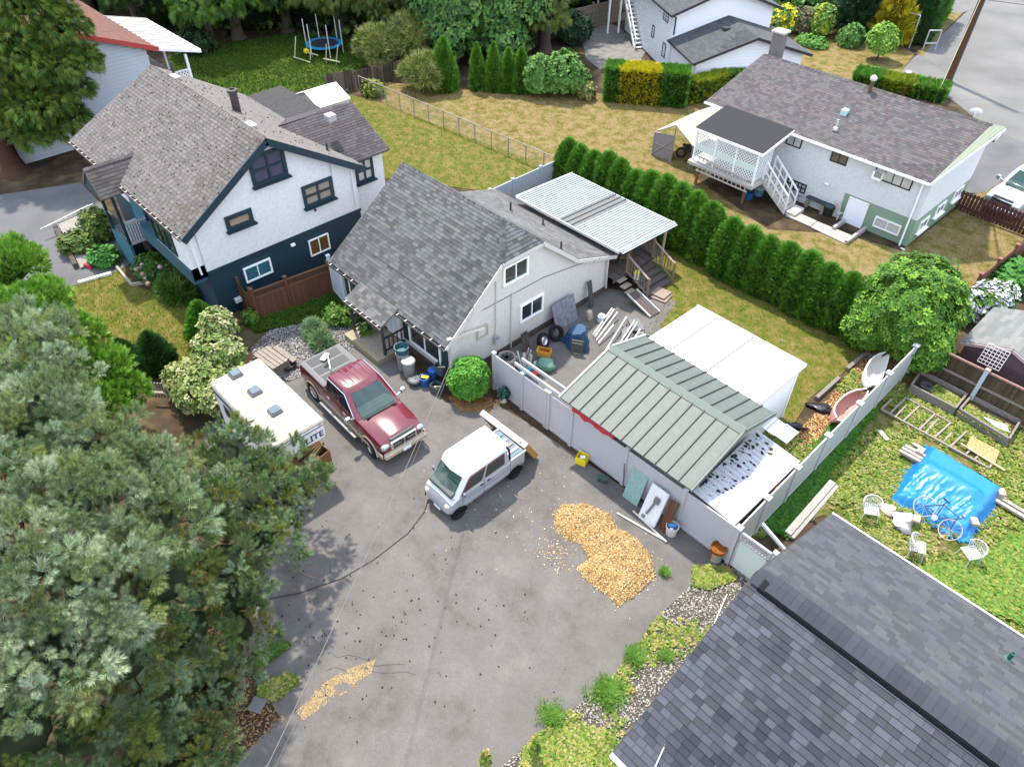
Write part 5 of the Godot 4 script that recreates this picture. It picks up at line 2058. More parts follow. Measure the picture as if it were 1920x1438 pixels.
# ---------------------------------------------------------------- vehicles
func onface(a: Vector3, b: Vector3, c: Vector3, d: Vector3, u0: float, u1: float, v0: float, v1: float, off: float, round_ := .12) -> Array:
	var n := (c - a).cross(d - b).normalized() * off
	var out := []
	for q in [[.0, round_], [round_, .0], [1 - round_, .0], [1.0, round_], [1.0, 1 - round_], [1 - round_, 1.0], [round_, 1.0], [.0, 1 - round_]]:
		var u: float = lerpf(u0, u1, q[0])
		var w: float = lerpf(v0, v1, q[1])
		out.append(a.lerp(b, u).lerp(d.lerp(c, u), w) + n)
	return out
func wheel(p: Node3D, o: Vector3, r: float, w: float, side: float, rimm: Material, spokes := 6, steer := .0) -> void:
	var b := Basis.from_euler(V(0, steer, 0)) * Basis.from_euler(V(side * PI / 2, 0, 0))
	var g := Geo.new()
	g.lathe(o, [Vector2(r * .62, -w * .5), Vector2(r * .92, -w * .5), Vector2(r, -w * .36), Vector2(r, w * .36), Vector2(r * .92, w * .5), Vector2(r * .66, w * .5), Vector2(r * .62, w * .38)], 26, b)
	g.soften(30)
	var t := part(p, "wheel", g, mat(.014, .014, .015, .85))
	var h := Geo.new()
	h.lathe(o, [Vector2(r * .64, w * .46), Vector2(r * .58, w * .47), Vector2(r * .54, w * .2), Vector2(0, w * .2)], 22, b)
	for k in spokes:
		var a := TAU * k / spokes
		var d := b * V(cos(a), 0, sin(a))
		var up := b * Vector3.UP
		h.beam(o + up * w * .4 + d * r * .08, o + up * w * .36 + d * r * .57, r * .17, w * .12, up)
	h.lathe(o, [Vector2(r * .16, w * .2), Vector2(r * .15, w * .47), Vector2(0, w * .49)], 12, b)
	part(t, "rim", h, rimm)
func seats(p: Node3D, x: float, y: float, w: float, gap: float) -> void:
	clear = mat(.03, .075, .065, .03)
	clear.transparency = BaseMaterial3D.TRANSPARENCY_ALPHA
	clear.albedo_color.a = .5
	bits(p, "dashboard", [[V(x + .62, y + .1, 0), V(.5, .16, w * 1.9), V(0, 0, -.1)], [V(x - .1, y - .02, 0), V(1.6, .06, w * 1.9)]], mat(.045, .06, .055, .7), .03)
	for s in [-1, 1]:
		bits(p, "seat", [[V(x - .18, y + .3, s * gap), V(.16, .6, .42), V(0, 0, .15)], [V(x - .2, y + .62, s * gap), V(.1, .16, .24)]], mat(.06, .06, .055, .8), .03)
	var g := Geo.new()
	var ring := []
	for k in 15:
		ring.append(V(x + .32 + sin(TAU * k / 14) * .08, y + .28 + sin(TAU * k / 14) * .15, gap + cos(TAU * k / 14) * .17))
	g.tube(ring, .015, .015, 6)
	part(p, "steering_wheel", g, mat(.02, .02, .02, .6))
var clear: StandardMaterial3D
func paint(r: float, g: float, b: float, rough := .22, metal := .0) -> StandardMaterial3D:
	var m := mat(r, g, b, rough, metal)
	m.clearcoat_enabled = true
	m.clearcoat = .8
	m.clearcoat_roughness = .05
	return m
func section(x: float, pts: Array) -> Array:
	var r := []
	for q in pts:
		r.append(V(x, q[1], q[0]))
	for k in range(pts.size() - 1, -1, -1):
		if absf(pts[k][0]) > 1e-4:
			r.append(V(x, pts[k][1], -pts[k][0]))
	r.reverse()
	return r
func arch(p: Node3D, x: float, y: float, z: float, side: float, r: float, m: Material, dark: Material, flare := true) -> void:
	var g := Geo.new()
	var pts := []
	for k in 15:
		var a := PI * k / 14.0 * 1.1 - .05 * PI
		pts.append(V(x + cos(a) * r, y + sin(a) * r, z + side * .012))
	g.poly(pts if side > 0 else pts.slice(0).duplicate(), side < 0)
	part(p, "wheel_well", g, dark)
	if flare:
		var f := Geo.new()
		for k in 14:
			var a: Vector3 = pts[k] - V(0, 0, side * .03)
			var b: Vector3 = pts[k + 1] - V(0, 0, side * .03)
			var ca := (a - V(x, y, a.z)).normalized() * .075
			var cb := (b - V(x, y, b.z)).normalized() * .075
			var o := V(0, 0, side * .06)
			f.quad(a + o, b + o, b + cb + o * .55, a + ca + o * .55)
			f.quad(a + o, a - o * .5, b - o * .5, b + o)
		part(p, "fender_flare", f, m)
func make_truck(called: String, label: String, at: Vector3, turn: float, body: Material, lower: Material, covered: bool) -> Node3D:
	var t := thing(called, label, "pickup truck", at, turn)
	var dark := mat(.008, .008, .009, .9)
	var chrome := mat(.75, .75, .77, .12, .95)
	var gl := glass(.012, .016, .018)
	var rings := []
	for q in [[-2.72, .82, .55, 1.14, 1.15], [-2.68, .88, .48, 1.2, 1.21], [-1.0, .9, .45, 1.2, 1.21], [-.98, .9, .45, 1.17, 1.18], [1.2, .9, .45, 1.16, 1.2], [1.5, .9, .45, 1.14, 1.21], [2.1, .885, .46, 1.08, 1.165], [2.42, .86, .48, 1.0, 1.1], [2.56, .82, .5, .92, 1.0], [2.62, .78, .52, .86, .92]]:
		var w: float = q[1]
		var ys: float = q[3]
		var yc: float = q[4]
		rings.append(section(q[0], [[.0, q[2]], [w - .1, q[2]], [w - .02, q[2] + .1], [w + .005, .74], [w, ys - .14], [w - .05, ys - .03], [w - .11, ys], [.5, yc - .012], [.4, yc + (.03 if q[0] > 1.3 and q[0] < 2.5 else .0)], [.0, yc + (.03 if q[0] > 1.3 and q[0] < 2.5 else .0)]]))
	var g := Geo.new()
	g.loft(rings)
	g.soften(28)
	part(t, "body", g, body)
	for s in [-1, 1]:
		var lg := Geo.new()
		lg.bbox(V(.05, .53, s * .893), V(5.1, .2, .04), .015)
		part(t, "rocker_panel", lg, lower)
		var sb := Geo.new()
		sb.bbox(V(-.05, .42, s * .99), V(2.35, .06, .17), .02)
		part(t, "running_board", sb, mat(.12, .12, .125, .4, .5))
		for k in 2:
			var dg := Geo.new()
			dg.box(V(.15 + k * 1.02 - .02, .86, s * .9), V(.012, .58, .014))
			part(t, "door_gap", dg, dark)
			var hg := Geo.new()
			hg.bbox(V(-.62 + k * 1.05, 1.02, s * .925), V(.2, .05, .03), .012)
			part(t, "door_handle", hg, chrome)
		arch(t, -1.85, .42, s * .9, s, .44, lower, dark)
		arch(t, 1.83, .42, s * .9, s, .44, lower, dark)
		wheel(t, V(-1.85, .41, s * .8), .41, .27, s, mat(.5, .48, .44, .25, .8), 6)
		wheel(t, V(1.83, .41, s * .8), .41, .27, s, mat(.5, .48, .44, .25, .8), 6, -.22)
		var mg := Geo.new()
		mg.bbox(V(1.02, 1.3, s * 1.14), V(.13, .24, .22), .04)
		mg.beam(V(1.02, 1.2, s * .88), V(1.02, 1.25, s * 1.08), .06, .06)
		part(t, "mirror", mg, chrome)
	var lv := [[1.14, -.97, 1.28, .86], [1.3, -.93, 1.02, .84], [1.75, -.85, .42, .72], [1.84, -.8, .3, .68], [1.88, -.7, .2, .6]]
	var cr := []
	for q in lv:
		var c := .1
		var xa: float = q[1]
		var xb: float = q[2]
		var w: float = q[3]
		cr.append([V(xa, q[0], w - c), V(xa + c * .6, q[0], w), V(xb - c * 1.8, q[0], w), V(xb, q[0], w - c * 1.6), V(xb + .06, q[0], 0), V(xb, q[0], -w + c * 1.6), V(xb - c * 1.8, q[0], -w), V(xa + c * .6, q[0], -w), V(xa, q[0], -w + c), V(xa - .02, q[0], 0)])
	var cg := Geo.new()
	cg.loft(cr, true, 1, [3, 4])
	cg.soften(30)
	seats(t, .35, 1.12, .7, .35)
	var cab := part(t, "cab", cg, body)
	for k in 5:
		var rg := Geo.new()
		rg.box(V(-.28, 1.888, -.44 + k * .22), V(.85, .012, .05))
		part(cab, "roof_rib", rg, body)
	for s in [-1, 1]:
		var a := V(-.93, 1.19, s * .866)
		var b := V(1.0, 1.19, s * .866)
		var c := V(.3, 1.76, s * .722)
		var d := V(-.83, 1.76, s * .722)
		for k in 2:
			var wg := Geo.new()
			var q := onface(a, b, c, d, .06 if k == 0 else .52, .46 if k == 0 else .95, .06, .92, .012 * s, .1)
			wg.poly(q, s < 0)
			part(cab, "side_window", wg, gl)
		var tg := Geo.new()
		tg.beam(a.lerp(d, .97) + V(.05, 0, s * .02), b.lerp(c, .97) + V(-.02, 0, s * .02), .02, .035)
		tg.beam(b.lerp(c, .97) + V(-.02, 0, s * .02), b.lerp(c, .05) + V(-.02, 0, s * .02), .02, .03)
		part(cab, "window_trim", tg, chrome)
	var a2 := V(1.235, 1.2, .72)
	var b2 := V(1.235, 1.2, -.72)
	var c2 := V(.44, 1.755, -.6)
	var d2 := V(.44, 1.755, .6)
	var ws := Geo.new()
	for s in [1, -1]:
		var q := [V(1.25, 1.19, s * .7), V(1.335, 1.19, 0), V(.5, 1.765, 0), V(.45, 1.76, s * .58)]
		var n := V(.012, .02, 0)
		var qq := []
		for w in q:
			qq.append(w + n)
		ws.poly(qq if s > 0 else [qq[3], qq[2], qq[1], qq[0]])
	ws.soften(60)
	part(cab, "windscreen", ws, clear)
	var wp := Geo.new()
	wp.beam(V(1.34, 1.225, .6), V(1.36, 1.225, -.62), .06, .02)
	part(cab, "wiper_cowl", wp, dark)
	var bw := Geo.new()
	bw.poly([V(-.955, 1.24, -.6), V(-.955, 1.24, .6), V(-.9, 1.68, .52), V(-.9, 1.68, -.52)], true)
	part(cab, "rear_window", bw, gl)
	var gr := Geo.new()
	gr.bbox(V(2.6, .86, 0), V(.1, .34, 1.06), .03)
	var grille := part(t, "grille", gr, chrome)
	for k in 2:
		for s in [-1, 1]:
			var ig := Geo.new()
			ig.box(V(2.648, .785 + k * .15, s * .245), V(.012, .105, .42))
			part(grille, "grille_insert", ig, mat(.05, .05, .055, .4, .5))
	var hs := Geo.new()
	hs.bbox(V(2.5, 1.065, 0), V(.14, .05, 1.0), .02)
	part(grille, "hood_lip", hs, mat(.01, .01, .012, .3))
	for s in [-1, 1]:
		var hg := Geo.new()
		hg.bbox(V(2.53, .87, s * .7), V(.18, .2, .3), .05)
		part(t, "headlight", hg, glass(.3, .32, .33))
	var bp := Geo.new()
	bp.bbox(V(2.66, .56, 0), V(.2, .24, 1.72), .06)
	part(t, "front_bumper", bp, lower)
	var np := Geo.new()
	np.box(V(2.775, .56, 0), V(.02, .13, .32))
	part(t, "number_plate", np, mat(.7, .72, .75, .5))
	var rb := Geo.new()
	rb.bbox(V(-2.78, .6, 0), V(.16, .2, 1.7), .05)
	part(t, "rear_bumper", rb, chrome)
	var tl := Geo.new()
	if covered:
		tl.bbox(V(-1.84, 1.235, 0), V(1.72, .05, 1.72), .02)
		var cover := part(t, "bed_cover", tl, mat(.09, .09, .092, .6))
		for k in 3:
			var pg := Geo.new()
			pg.bbox(V(-2.38 + k * .55, 1.264, 0), V(.44, .014, 1.28), .006)
			part(cover, "cover_panel", pg, mat(.05, .05, .052, .75))
		for s in [-1, 1]:
			for k in 2:
				var pg := Geo.new()
				pg.bbox(V(-1.84, 1.266, s * (.72 + k * .07)), V(1.68, .016, .035), .006)
				part(cover, "cover_rail", pg, mat(.13, .13, .135, .6))
	else:
		for k in 9:
			var pg := Geo.new()
			pg.bbox(V(-1.84, 1.225, -.64 + k * .16), V(1.55, .03, .13), .008)
			part(t, "bed_rib", pg, mat(.45, .45, .44, .6))
		for s in [-1, 1]:
			var pg := Geo.new()
			pg.bbox(V(-1.84, 1.32, s * .8), V(1.7, .18, .1), .03)
			part(t, "bed_wall", pg, body)
	return t
func vehicles() -> void:
	var maroon := paint(.1, .006, .013, .26)
	var tan := mat(.36, .29, .2, .4)
	var tr := make_truck("pickup_truck", "maroon crew cab pickup with tan bumper and grey bed cover on the driveway", V(-17.45, .01, -9.27), deg_to_rad(-1.5), maroon, tan, true)
	lettering(tr, "RAM", V(2.668, .83, 0), Basis.from_euler(V(0, PI / 2, 0)), .13, mat(.02, .02, .022, .3))
	var brush := wthing("snow_brush", "white snow brush and scraper lying on the grey cover of the pickup bed", "brush", V(-19.45, 1.3, -9.4))
	var b0 := V(-19.72, 1.33, -9.45)
	var b1 := V(-18.9, 1.33, -9.05)
	pipe(brush, "handle", [b0, b1], .022, mat(.75, .77, .78, .4), 7)
	pipe(brush, "grip", [b0.lerp(b1, .85), b1 + (b1 - b0) * .15], .028, mat(.02, .06, .06, .6), 7)
	var bh := Geo.new()
	bh.bbox(V(-19.72, 1.36, -9.32), V(.2, .09, .42), .03, Basis.from_euler(V(0, .5, 0)))
	part(brush, "head", bh, mat(.78, .78, .78, .5))
	var st := Geo.new()
	st.bbox(V(-19.34, 1.3, -9.17), V(.1, .03, .3), .01, Basis.from_euler(V(0, .5, 0)))
	part(brush, "bristles", st, mat(.03, .03, .03, .9))
	make_truck("pickup_truck", "silver pickup with an open ribbed bed parked beyond the dark red slat fence", V(-6.97, 0, -43.36), deg_to_rad(-97), paint(.42, .43, .45, .3, .4), mat(.3, .3, .31, .5), false)
	van()
	camper()
func lettering(p: Node3D, words: String, at: Vector3, b: Basis, size: float, m: Material) -> void:
	var tm := TextMesh.new()
	var f := SystemFont.new()
	f.font_names = PackedStringArray(["Droid Sans"])
	f.font_weight = 700
	tm.font = f
	tm.text = words
	tm.font_size = 64
	tm.pixel_size = size / 64.0
	tm.depth = .008
	tm.horizontal_alignment = HORIZONTAL_ALIGNMENT_CENTER
	var o := put_mesh(p, "lettering", tm, m)
	o.transform = Transform3D(b, at)
func van() -> void:
	var v := thing("flatbed_van", "small silver double-cab van with a short open cargo bed parked on the driveway", "van", V(-12.2, .01, -10.1), deg_to_rad(-90))
	var silver := paint(.42, .44, .48, .3, .45)
	var white := paint(.66, .69, .72, .3, .1)
	var dark := mat(.008, .008, .009, .9)
	var gl := glass(.012, .02, .018)
	var rings := []
	for q in [[-1.66, .6, .42, .95, .96], [-1.6, .66, .38, 1.02, 1.02], [-.95, .68, .36, 1.03, 1.03], [-.9, .68, .36, 1.03, 1.03], [1.1, .68, .34, 1.04, 1.04], [1.36, .67, .34, 1.0, 1.04], [1.55, .64, .36, .88, .95], [1.63, .59, .38, .72, .78], [1.66, .53, .42, .6, .62]]:
		var w: float = q[1]
		rings.append(section(q[0], [[.0, q[2]], [w - .08, q[2]], [w - .01, q[2] + .08], [w + .004, .62 if q[3] > .7 else q[3] - .06], [w, q[3] - .05], [w - .04, q[3]], [w * .55, q[4]], [.0, q[4] + .01]]))
	var g := Geo.new()
	g.loft(rings)
	g.soften(32)
	part(v, "body", g, silver)
	var lv := [[1.0, -.9, 1.43, .675], [1.08, -.9, 1.37, .67], [1.64, -.87, .95, .635], [1.76, -.85, .84, .61], [1.83, -.8, .68, .55], [1.86, -.7, .5, .42]]
	var cr := []
	for q in lv:
		var c := .09
		var xa: float = q[1]
		var xb: float = q[2]
		var w: float = q[3]
		cr.append([V(xa, q[0], w - c), V(xa + c * .5, q[0], w), V(xb - c * 1.8, q[0], w), V(xb, q[0], w - c * 1.5), V(xb + .07, q[0], 0), V(xb, q[0], -w + c * 1.5), V(xb - c * 1.8, q[0], -w), V(xa + c * .5, q[0], -w), V(xa, q[0], -w + c), V(xa - .02, q[0], 0)])
	var cg := Geo.new()
	cg.loft(cr.slice(0, 3), false, 1, [3, 4])
	seats(v, .62, 1.02, .58, .3)
	cg.soften(30)
	var cab := part(v, "cab", cg, silver)
	var rg := Geo.new()
	rg.loft(cr.slice(2))
	rg.soften(40)
	part(cab, "roof", rg, white)
	var vis := Geo.new()
	vis.beam(V(-.88, 1.76, -.56), V(-.88, 1.76, .56), .12, .05)
	part(cab, "roof_lip", vis, white)
	for s in [-1, 1]:
		var a := V(-.9, 1.08, s * .668)
		var b := V(1.18, 1.08, s * .668)
		var c := V(.78, 1.62, s * .637)
		var d := V(-.86, 1.62, s * .637)
		for k in 2:
			var wg := Geo.new()
			wg.poly(onface(a, b, c, d, .1 if k == 0 else .58, .53 if k == 0 else .97, .08, .93, .012 * s, .07), s < 0)
			var win := part(cab, "side_window", wg, gl)
			var tg := Geo.new()
			var q := onface(a, b, c, d, .09 if k == 0 else .57, .54 if k == 0 else .98, .06, .96, .016 * s, .05)
			tg.beam(q[5], q[6], .025, .035)
			if k == 1:
				tg.beam(q[3], q[4], .025, .03)
			part(win, "red_edge", tg, mat(.16, .03, .035, .6))
		for x in [.22, 1.12, -.93]:
			var dg := Geo.new()
			dg.box(V(x, .78, s * .679), V(.01, .64, .014))
			part(v, "door_gap", dg, dark)
		for x in [.32, .02]:
			var hg := Geo.new()
			hg.bbox(V(x, .93, s * .692), V(.13, .045, .03), .01)
			part(v, "door_handle", hg, dark)
		arch(v, -1.16, .28, s * .68, s, .33, silver, dark, false)
		arch(v, 1.28, .28, s * .665, s, .33, silver, dark, false)
		wheel(v, V(-1.16, .27, s * .6), .27, .17, s, mat(.03, .03, .032, .5, .3), 5)
		wheel(v, V(1.28, .27, s * .59), .27, .17, s, mat(.03, .03, .032, .5, .3), 5)
		var mg := Geo.new()
		mg.bbox(V(1.1, 1.12, s * .76), V(.09, .16, .13), .03)
		part(v, "mirror", mg, mat(.12, .12, .16, .4))
		var hl := Geo.new()
		hl.bbox(V(1.6, .74, s * .5), V(.12, .15, .2), .04, Basis.from_euler(V(0, -s * .5, .35)))
		part(v, "headlight", hl, glass(.6, .55, .36))
		var cr2 := Geo.new()
		cr2.box(V(.1, .6, s * .688), V(2.0, .015, .008))
		part(v, "crease", cr2, mat(.5, .52, .55, .3, .4))
		var bw := Geo.new()
		bw.bbox(V(-1.28, 1.02, s * .655), V(.76, .1, .06), .015)
		part(v, "bed_wall", bw, silver)
	var ws := Geo.new()
	for s in [1, -1]:
		var qq := [V(1.4, 1.07, s * .57), V(1.47, 1.07, 0), V(1.03, 1.665, 0), V(.97, 1.65, s * .53)]
		ws.poly(qq if s > 0 else [qq[3], qq[2], qq[1], qq[0]])
	ws.soften(60)
	part(cab, "windscreen", ws, clear)
	var wp := Geo.new()
	wp.beam(V(1.43, 1.07, .52), V(1.46, 1.075, -.5), .05, .025)
	part(cab, "wiper_cowl", wp, dark)
	var bk := Geo.new()
	bk.poly([V(-.915, 1.12, -.5), V(-.915, 1.12, .5), V(-.875, 1.6, .46), V(-.875, 1.6, -.46)], true)
	part(cab, "rear_window", bk, gl)
	var bf := Geo.new()
	bf.box(V(-1.27, 1.045, 0), V(.66, .012, 1.2))
	part(v, "bed_floor", bf, mat(.08, .12, .17, .6))
	for k in 4:
		var lg := Geo.new()
		lg.bbox(V(-1.25, 1.07, -.4 + k * .26), V(.6, .05, .1), .01)
		part(v, "bed_slat", lg, [mat(.4, .4, .4, .5), mat(.25, .2, .15, .8), mat(.5, .5, .52, .4), mat(.1, .16, .22, .6)][k])
	var bar := Geo.new()
	for s in [-1, 1]:
		bar.beam(V(-.98, 1.0, s * .6), V(-.98, 1.5, s * .56), .05, .05)
	bar.beam(V(-.98, 1.5, -.56), V(-.98, 1.5, .56), .05, .05)
	part(v, "bed_guard", bar, dark)
	var gr := Geo.new()
	gr.bbox(V(1.64, .5, 0), V(.06, .05, .7), .015)
	part(v, "bumper_slot", gr, mat(.15, .15, .16, .4))
	var np := Geo.new()
	np.box(V(1.68, .4, -.05), V(.02, .1, .3))
	part(v, "number_plate", np, mat(.6, .62, .65, .5))
	var d := thing("leaning_door", "long pale panel with a yellow edge leaning across the back of the small van", "panel", V(-12.72, 0, -12.1), deg_to_rad(1))
	var dg := Geo.new()
	var b := Basis.from_euler(V(.5, 0, 0))
	dg.bbox(V(0, .62, 0), V(2.2, 1.1, .2), .01, b)
	part(d, "box", dg, mat(.32, .19, .035, .6))
	var tg := Geo.new()
	tg.bbox(V(0, .62, 0) + b * V(0, .565, 0), V(2.22, .03, .22), .008, b)
	part(d, "top_edge", tg, mat(.36, .3, .275, .7))
	var kg := Geo.new()
	kg.lathe(V(.85, .62, 0) + b * V(0, .58, 0), [Vector2(.035, 0), Vector2(.03, .03), Vector2(0, .035)], 10, b)
	part(d, "knob", kg, mat(.2, .2, .18, .4, .5))
	var sg := Geo.new()
	sg.bbox(V(0, .62, 0) + b * V(0, 0, .11), V(2.1, 1.04, .02), .006, b)
	part(d, "face", sg, mat(.12, .1, .08, .7))
func camper() -> void:
	var c := thing("camper", "white slide-in camper with roof hatches parked between the pine and the pickup", "camper", V(-17.9, 0, -6.1))
	var white := mat(.62, .61, .6, .5)
	var roofm := mat(.36, .32, .275, .7, 0, "stain", .35)
	var g := Geo.new()
	g.bbox(V(-.75, 1.5, 0), V(2.5, 1.9, 1.78), .06)
	part(c, "body", g, white)
	var o := Geo.new()
	o.bbox(V(1.25, 2.12, 0), V(1.55, .72, 1.8), .08)
	part(c, "over_cab", o, white)
	var r := Geo.new()
	r.bbox(V(.02, 2.52, 0), V(4.06, .14, 1.86), .05)
	var rf := part(c, "roof", r, roofm)
	for q in [V(-19.63, 2.6, -6), V(-18.43, 2.6, -6.05), V(-17.2, 2.6, -6.07)]:
		var h := Geo.new()
		h.bbox(q - V(-17.9, 0, -6.1) + V(0, .03, 0), V(.4, .09, .4), .03)
		var hatch := part(rf, "roof_hatch", h, mat(.12, .11, .11, .5))
		var h2 := Geo.new()
		h2.bbox(q - V(-17.9, 0, -6.1) + V(0, .1, 0), V(.34, .06, .34), .03)
		part(hatch, "hatch_lid", h2, glass(.09, .12, .14) if q.x < -16.9 else mat(.24, .21, .21, .5))
	for x in [-.7, .5]:
		var sg := Geo.new()
		sg.box(V(x, 2.593, 0), V(.03, .008, 1.8))
		part(rf, "roof_seam", sg, mat(.7, .67, .62, .6))
	var b := Geo.new()
	b.box(V(2.032, 2.37, 0), V(.012, .03, 1.7))
	part(c, "blue_stripe", b, mat(.02, .07, .12, .5))
	var sb := Geo.new()
	sb.box(V(-.75, 2.2, .9), V(2.4, .12, .012))
	part(c, "blue_stripe", sb, mat(.02, .05, .1, .5))
	lettering(c, "-LITE", V(2.032, 2.06, -.42), Basis.from_euler(V(0, PI / 2, 0)), .34, mat(.02, .04, .1, .5))
	for z in [-.75, .75]:
		var m := Geo.new()
		m.bbox(V(2.04, 2.46, z), V(.03, .05, .1), .01)
		part(c, "marker_lamp", m, mat(.55, .16, .02, .4))
	var w := Geo.new()
	window(c, V(-.9, 1.75, .9), V(0, 0, 1), .9, .5, mat(.1, .1, .1, .5), glass(.03, .04, .05), 2, 1, .05, .03)
	for q in [V(-1.95, .4, .85), V(-1.95, .4, -.85), V(.45, .4, .85), V(.45, .4, -.85)]:
		var l := Geo.new()
		l.tube([V(q.x, 0, q.z), V(q.x, 1.0, q.z)], .035)
		l.lathe(V(q.x, 0, q.z), [Vector2(.12, 0), Vector2(.12, .02), Vector2(.03, .06)], 10)
		part(c, "jack", l, mat(.25, .25, .26, .5, .4))
	var k := thing("plywood_crate", "open brown plywood crate holding boards, below the nose of the camper", "crate", V(-16.73, 0, -6.62), deg_to_rad(8))
	var ply := mat(.2, .095, .025, .75, 0, "wood", 1)
	for q in [[V(-.45, .3, 0), V(.03, .6, 1.0)], [V(.45, .3, 0), V(.03, .6, 1.0)], [V(0, .3, .5), V(.87, .6, .03)], [V(0, .3, -.5), V(.87, .6, .03)], [V(0, .03, 0), V(.87, .03, .97)]]:
		var pg := Geo.new()
		pg.box(q[0], q[1])
		part(k, "side", pg, ply)
	for j in 4:
		var pg := Geo.new()
		pg.box(V(-.2 + j * .13, .5, jit(.1)), V(.03, .16, 1.1), Basis.from_euler(V(.25 - j * .1, .2 * j - .3, .1)))
		part(k, "board", pg, mat(.24, .13, .05, .8, 0, "wood", 1))
func trunk(p: Node3D, pts: Array, r0: float, r1: float, c: Color) -> void:
	var g := Geo.new()
	g.tube(pts, r0, r1, 9)
	g.lathe(pts[0], [Vector2(r0 * 1.6, -.05), Vector2(r0 * 1.15, .25), Vector2(r0, .6)], 9)
	part(p, "trunk", g, mat(c.r, c.g, c.b, .95, 0, "wood", 1.0))
func limbs(p: Node3D, from: Vector3, to: Array, r: float, c: Color) -> void:
	var m := mat(c.r, c.g, c.b, .95, 0, "wood", 1.0)
	for l in to:
		var o: Vector3 = l[0]
		var a := from.lerp(V(from.x, o.y, from.z), .75)
		var g := Geo.new()
		g.tube([a, a.lerp(o, .5) + V(jit(.1), .12, jit(.1)), o], r, r * .35, 6)
		part(p, "limb", g, m)
func hedge_block(p: Node3D, a: Vector3, b: Vector3, h: float, thick: float, pals: Array, count: int, size: float, core: Color) -> void:
	var x := (b - a).normalized()
	var z := x.cross(Vector3.UP)
	var l := (b - a).length()
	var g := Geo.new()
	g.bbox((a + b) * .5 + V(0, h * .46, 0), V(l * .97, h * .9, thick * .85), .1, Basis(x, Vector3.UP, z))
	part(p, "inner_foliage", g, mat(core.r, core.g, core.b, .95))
	var nz := FastNoiseLite.new()
	nz.frequency = .8
	var xs := []
	var cs := []
	for k in count:
		var u := rng.randf()
		var f := rng.randf()
		var q := a + x * (u * l)
		var d: Vector3
		if f < .36:
			d = Vector3.UP
			q += V(0, h, 0) + z * jit(thick * .5)
		elif f < .9:
			d = z if rng.randf() < .5 else -z
			q += d * thick * .5 + V(0, rng.randf() * h, 0)
		else:
			u = .0 if rng.randf() < .5 else 1.0
			d = x if u > .5 else -x
			q = a + x * (u * l) + z * jit(thick * .5) + V(0, rng.randf() * h, 0)
		q += d * nz.get_noise_3dv(q * 1.5) * .12 - d * size * .4
		var w: Array = pals[clampi(int((u + nz.get_noise_3dv(q * .9) * .12) * pals.size()), 0, pals.size() - 1)]
		var c: Color = w[rng.randi() % w.size()]
		xs.append(Transform3D(aimed(d + V(jit(.5), .5 + jit(.4), jit(.5)), rng.randf() * TAU, size * rng.randf_range(.7, 1.2)), q))
		cs.append(tone(c.r, c.g, c.b, .16))
	many(p, "foliage", spray, leafmat(1, 1, 1, .25), xs, cs)
func bush(called: String, label: String, category: String, at: Vector3, lobes: Array, me: Mesh, count: int, size: float, colors: Array, up := .4, core := Color(.012, .022, .008), body := .72, group := "") -> Node3D:
	var t := thing(called, label, category, at, .0, group)
	trunk(t, [Vector3.ZERO, V(.03, (lobes[0][0] as Vector3).y * .8, .02)], .05, .025, Color(.1, .07, .05))
	crown(t, "foliage", me, leafmat(1, 1, 1, .3), lobes, count, size, colors, up, .28, core, body)
	return t
func V(x: float, y: float, z: float) -> Vector3:
	return Vector3(x, y, z)
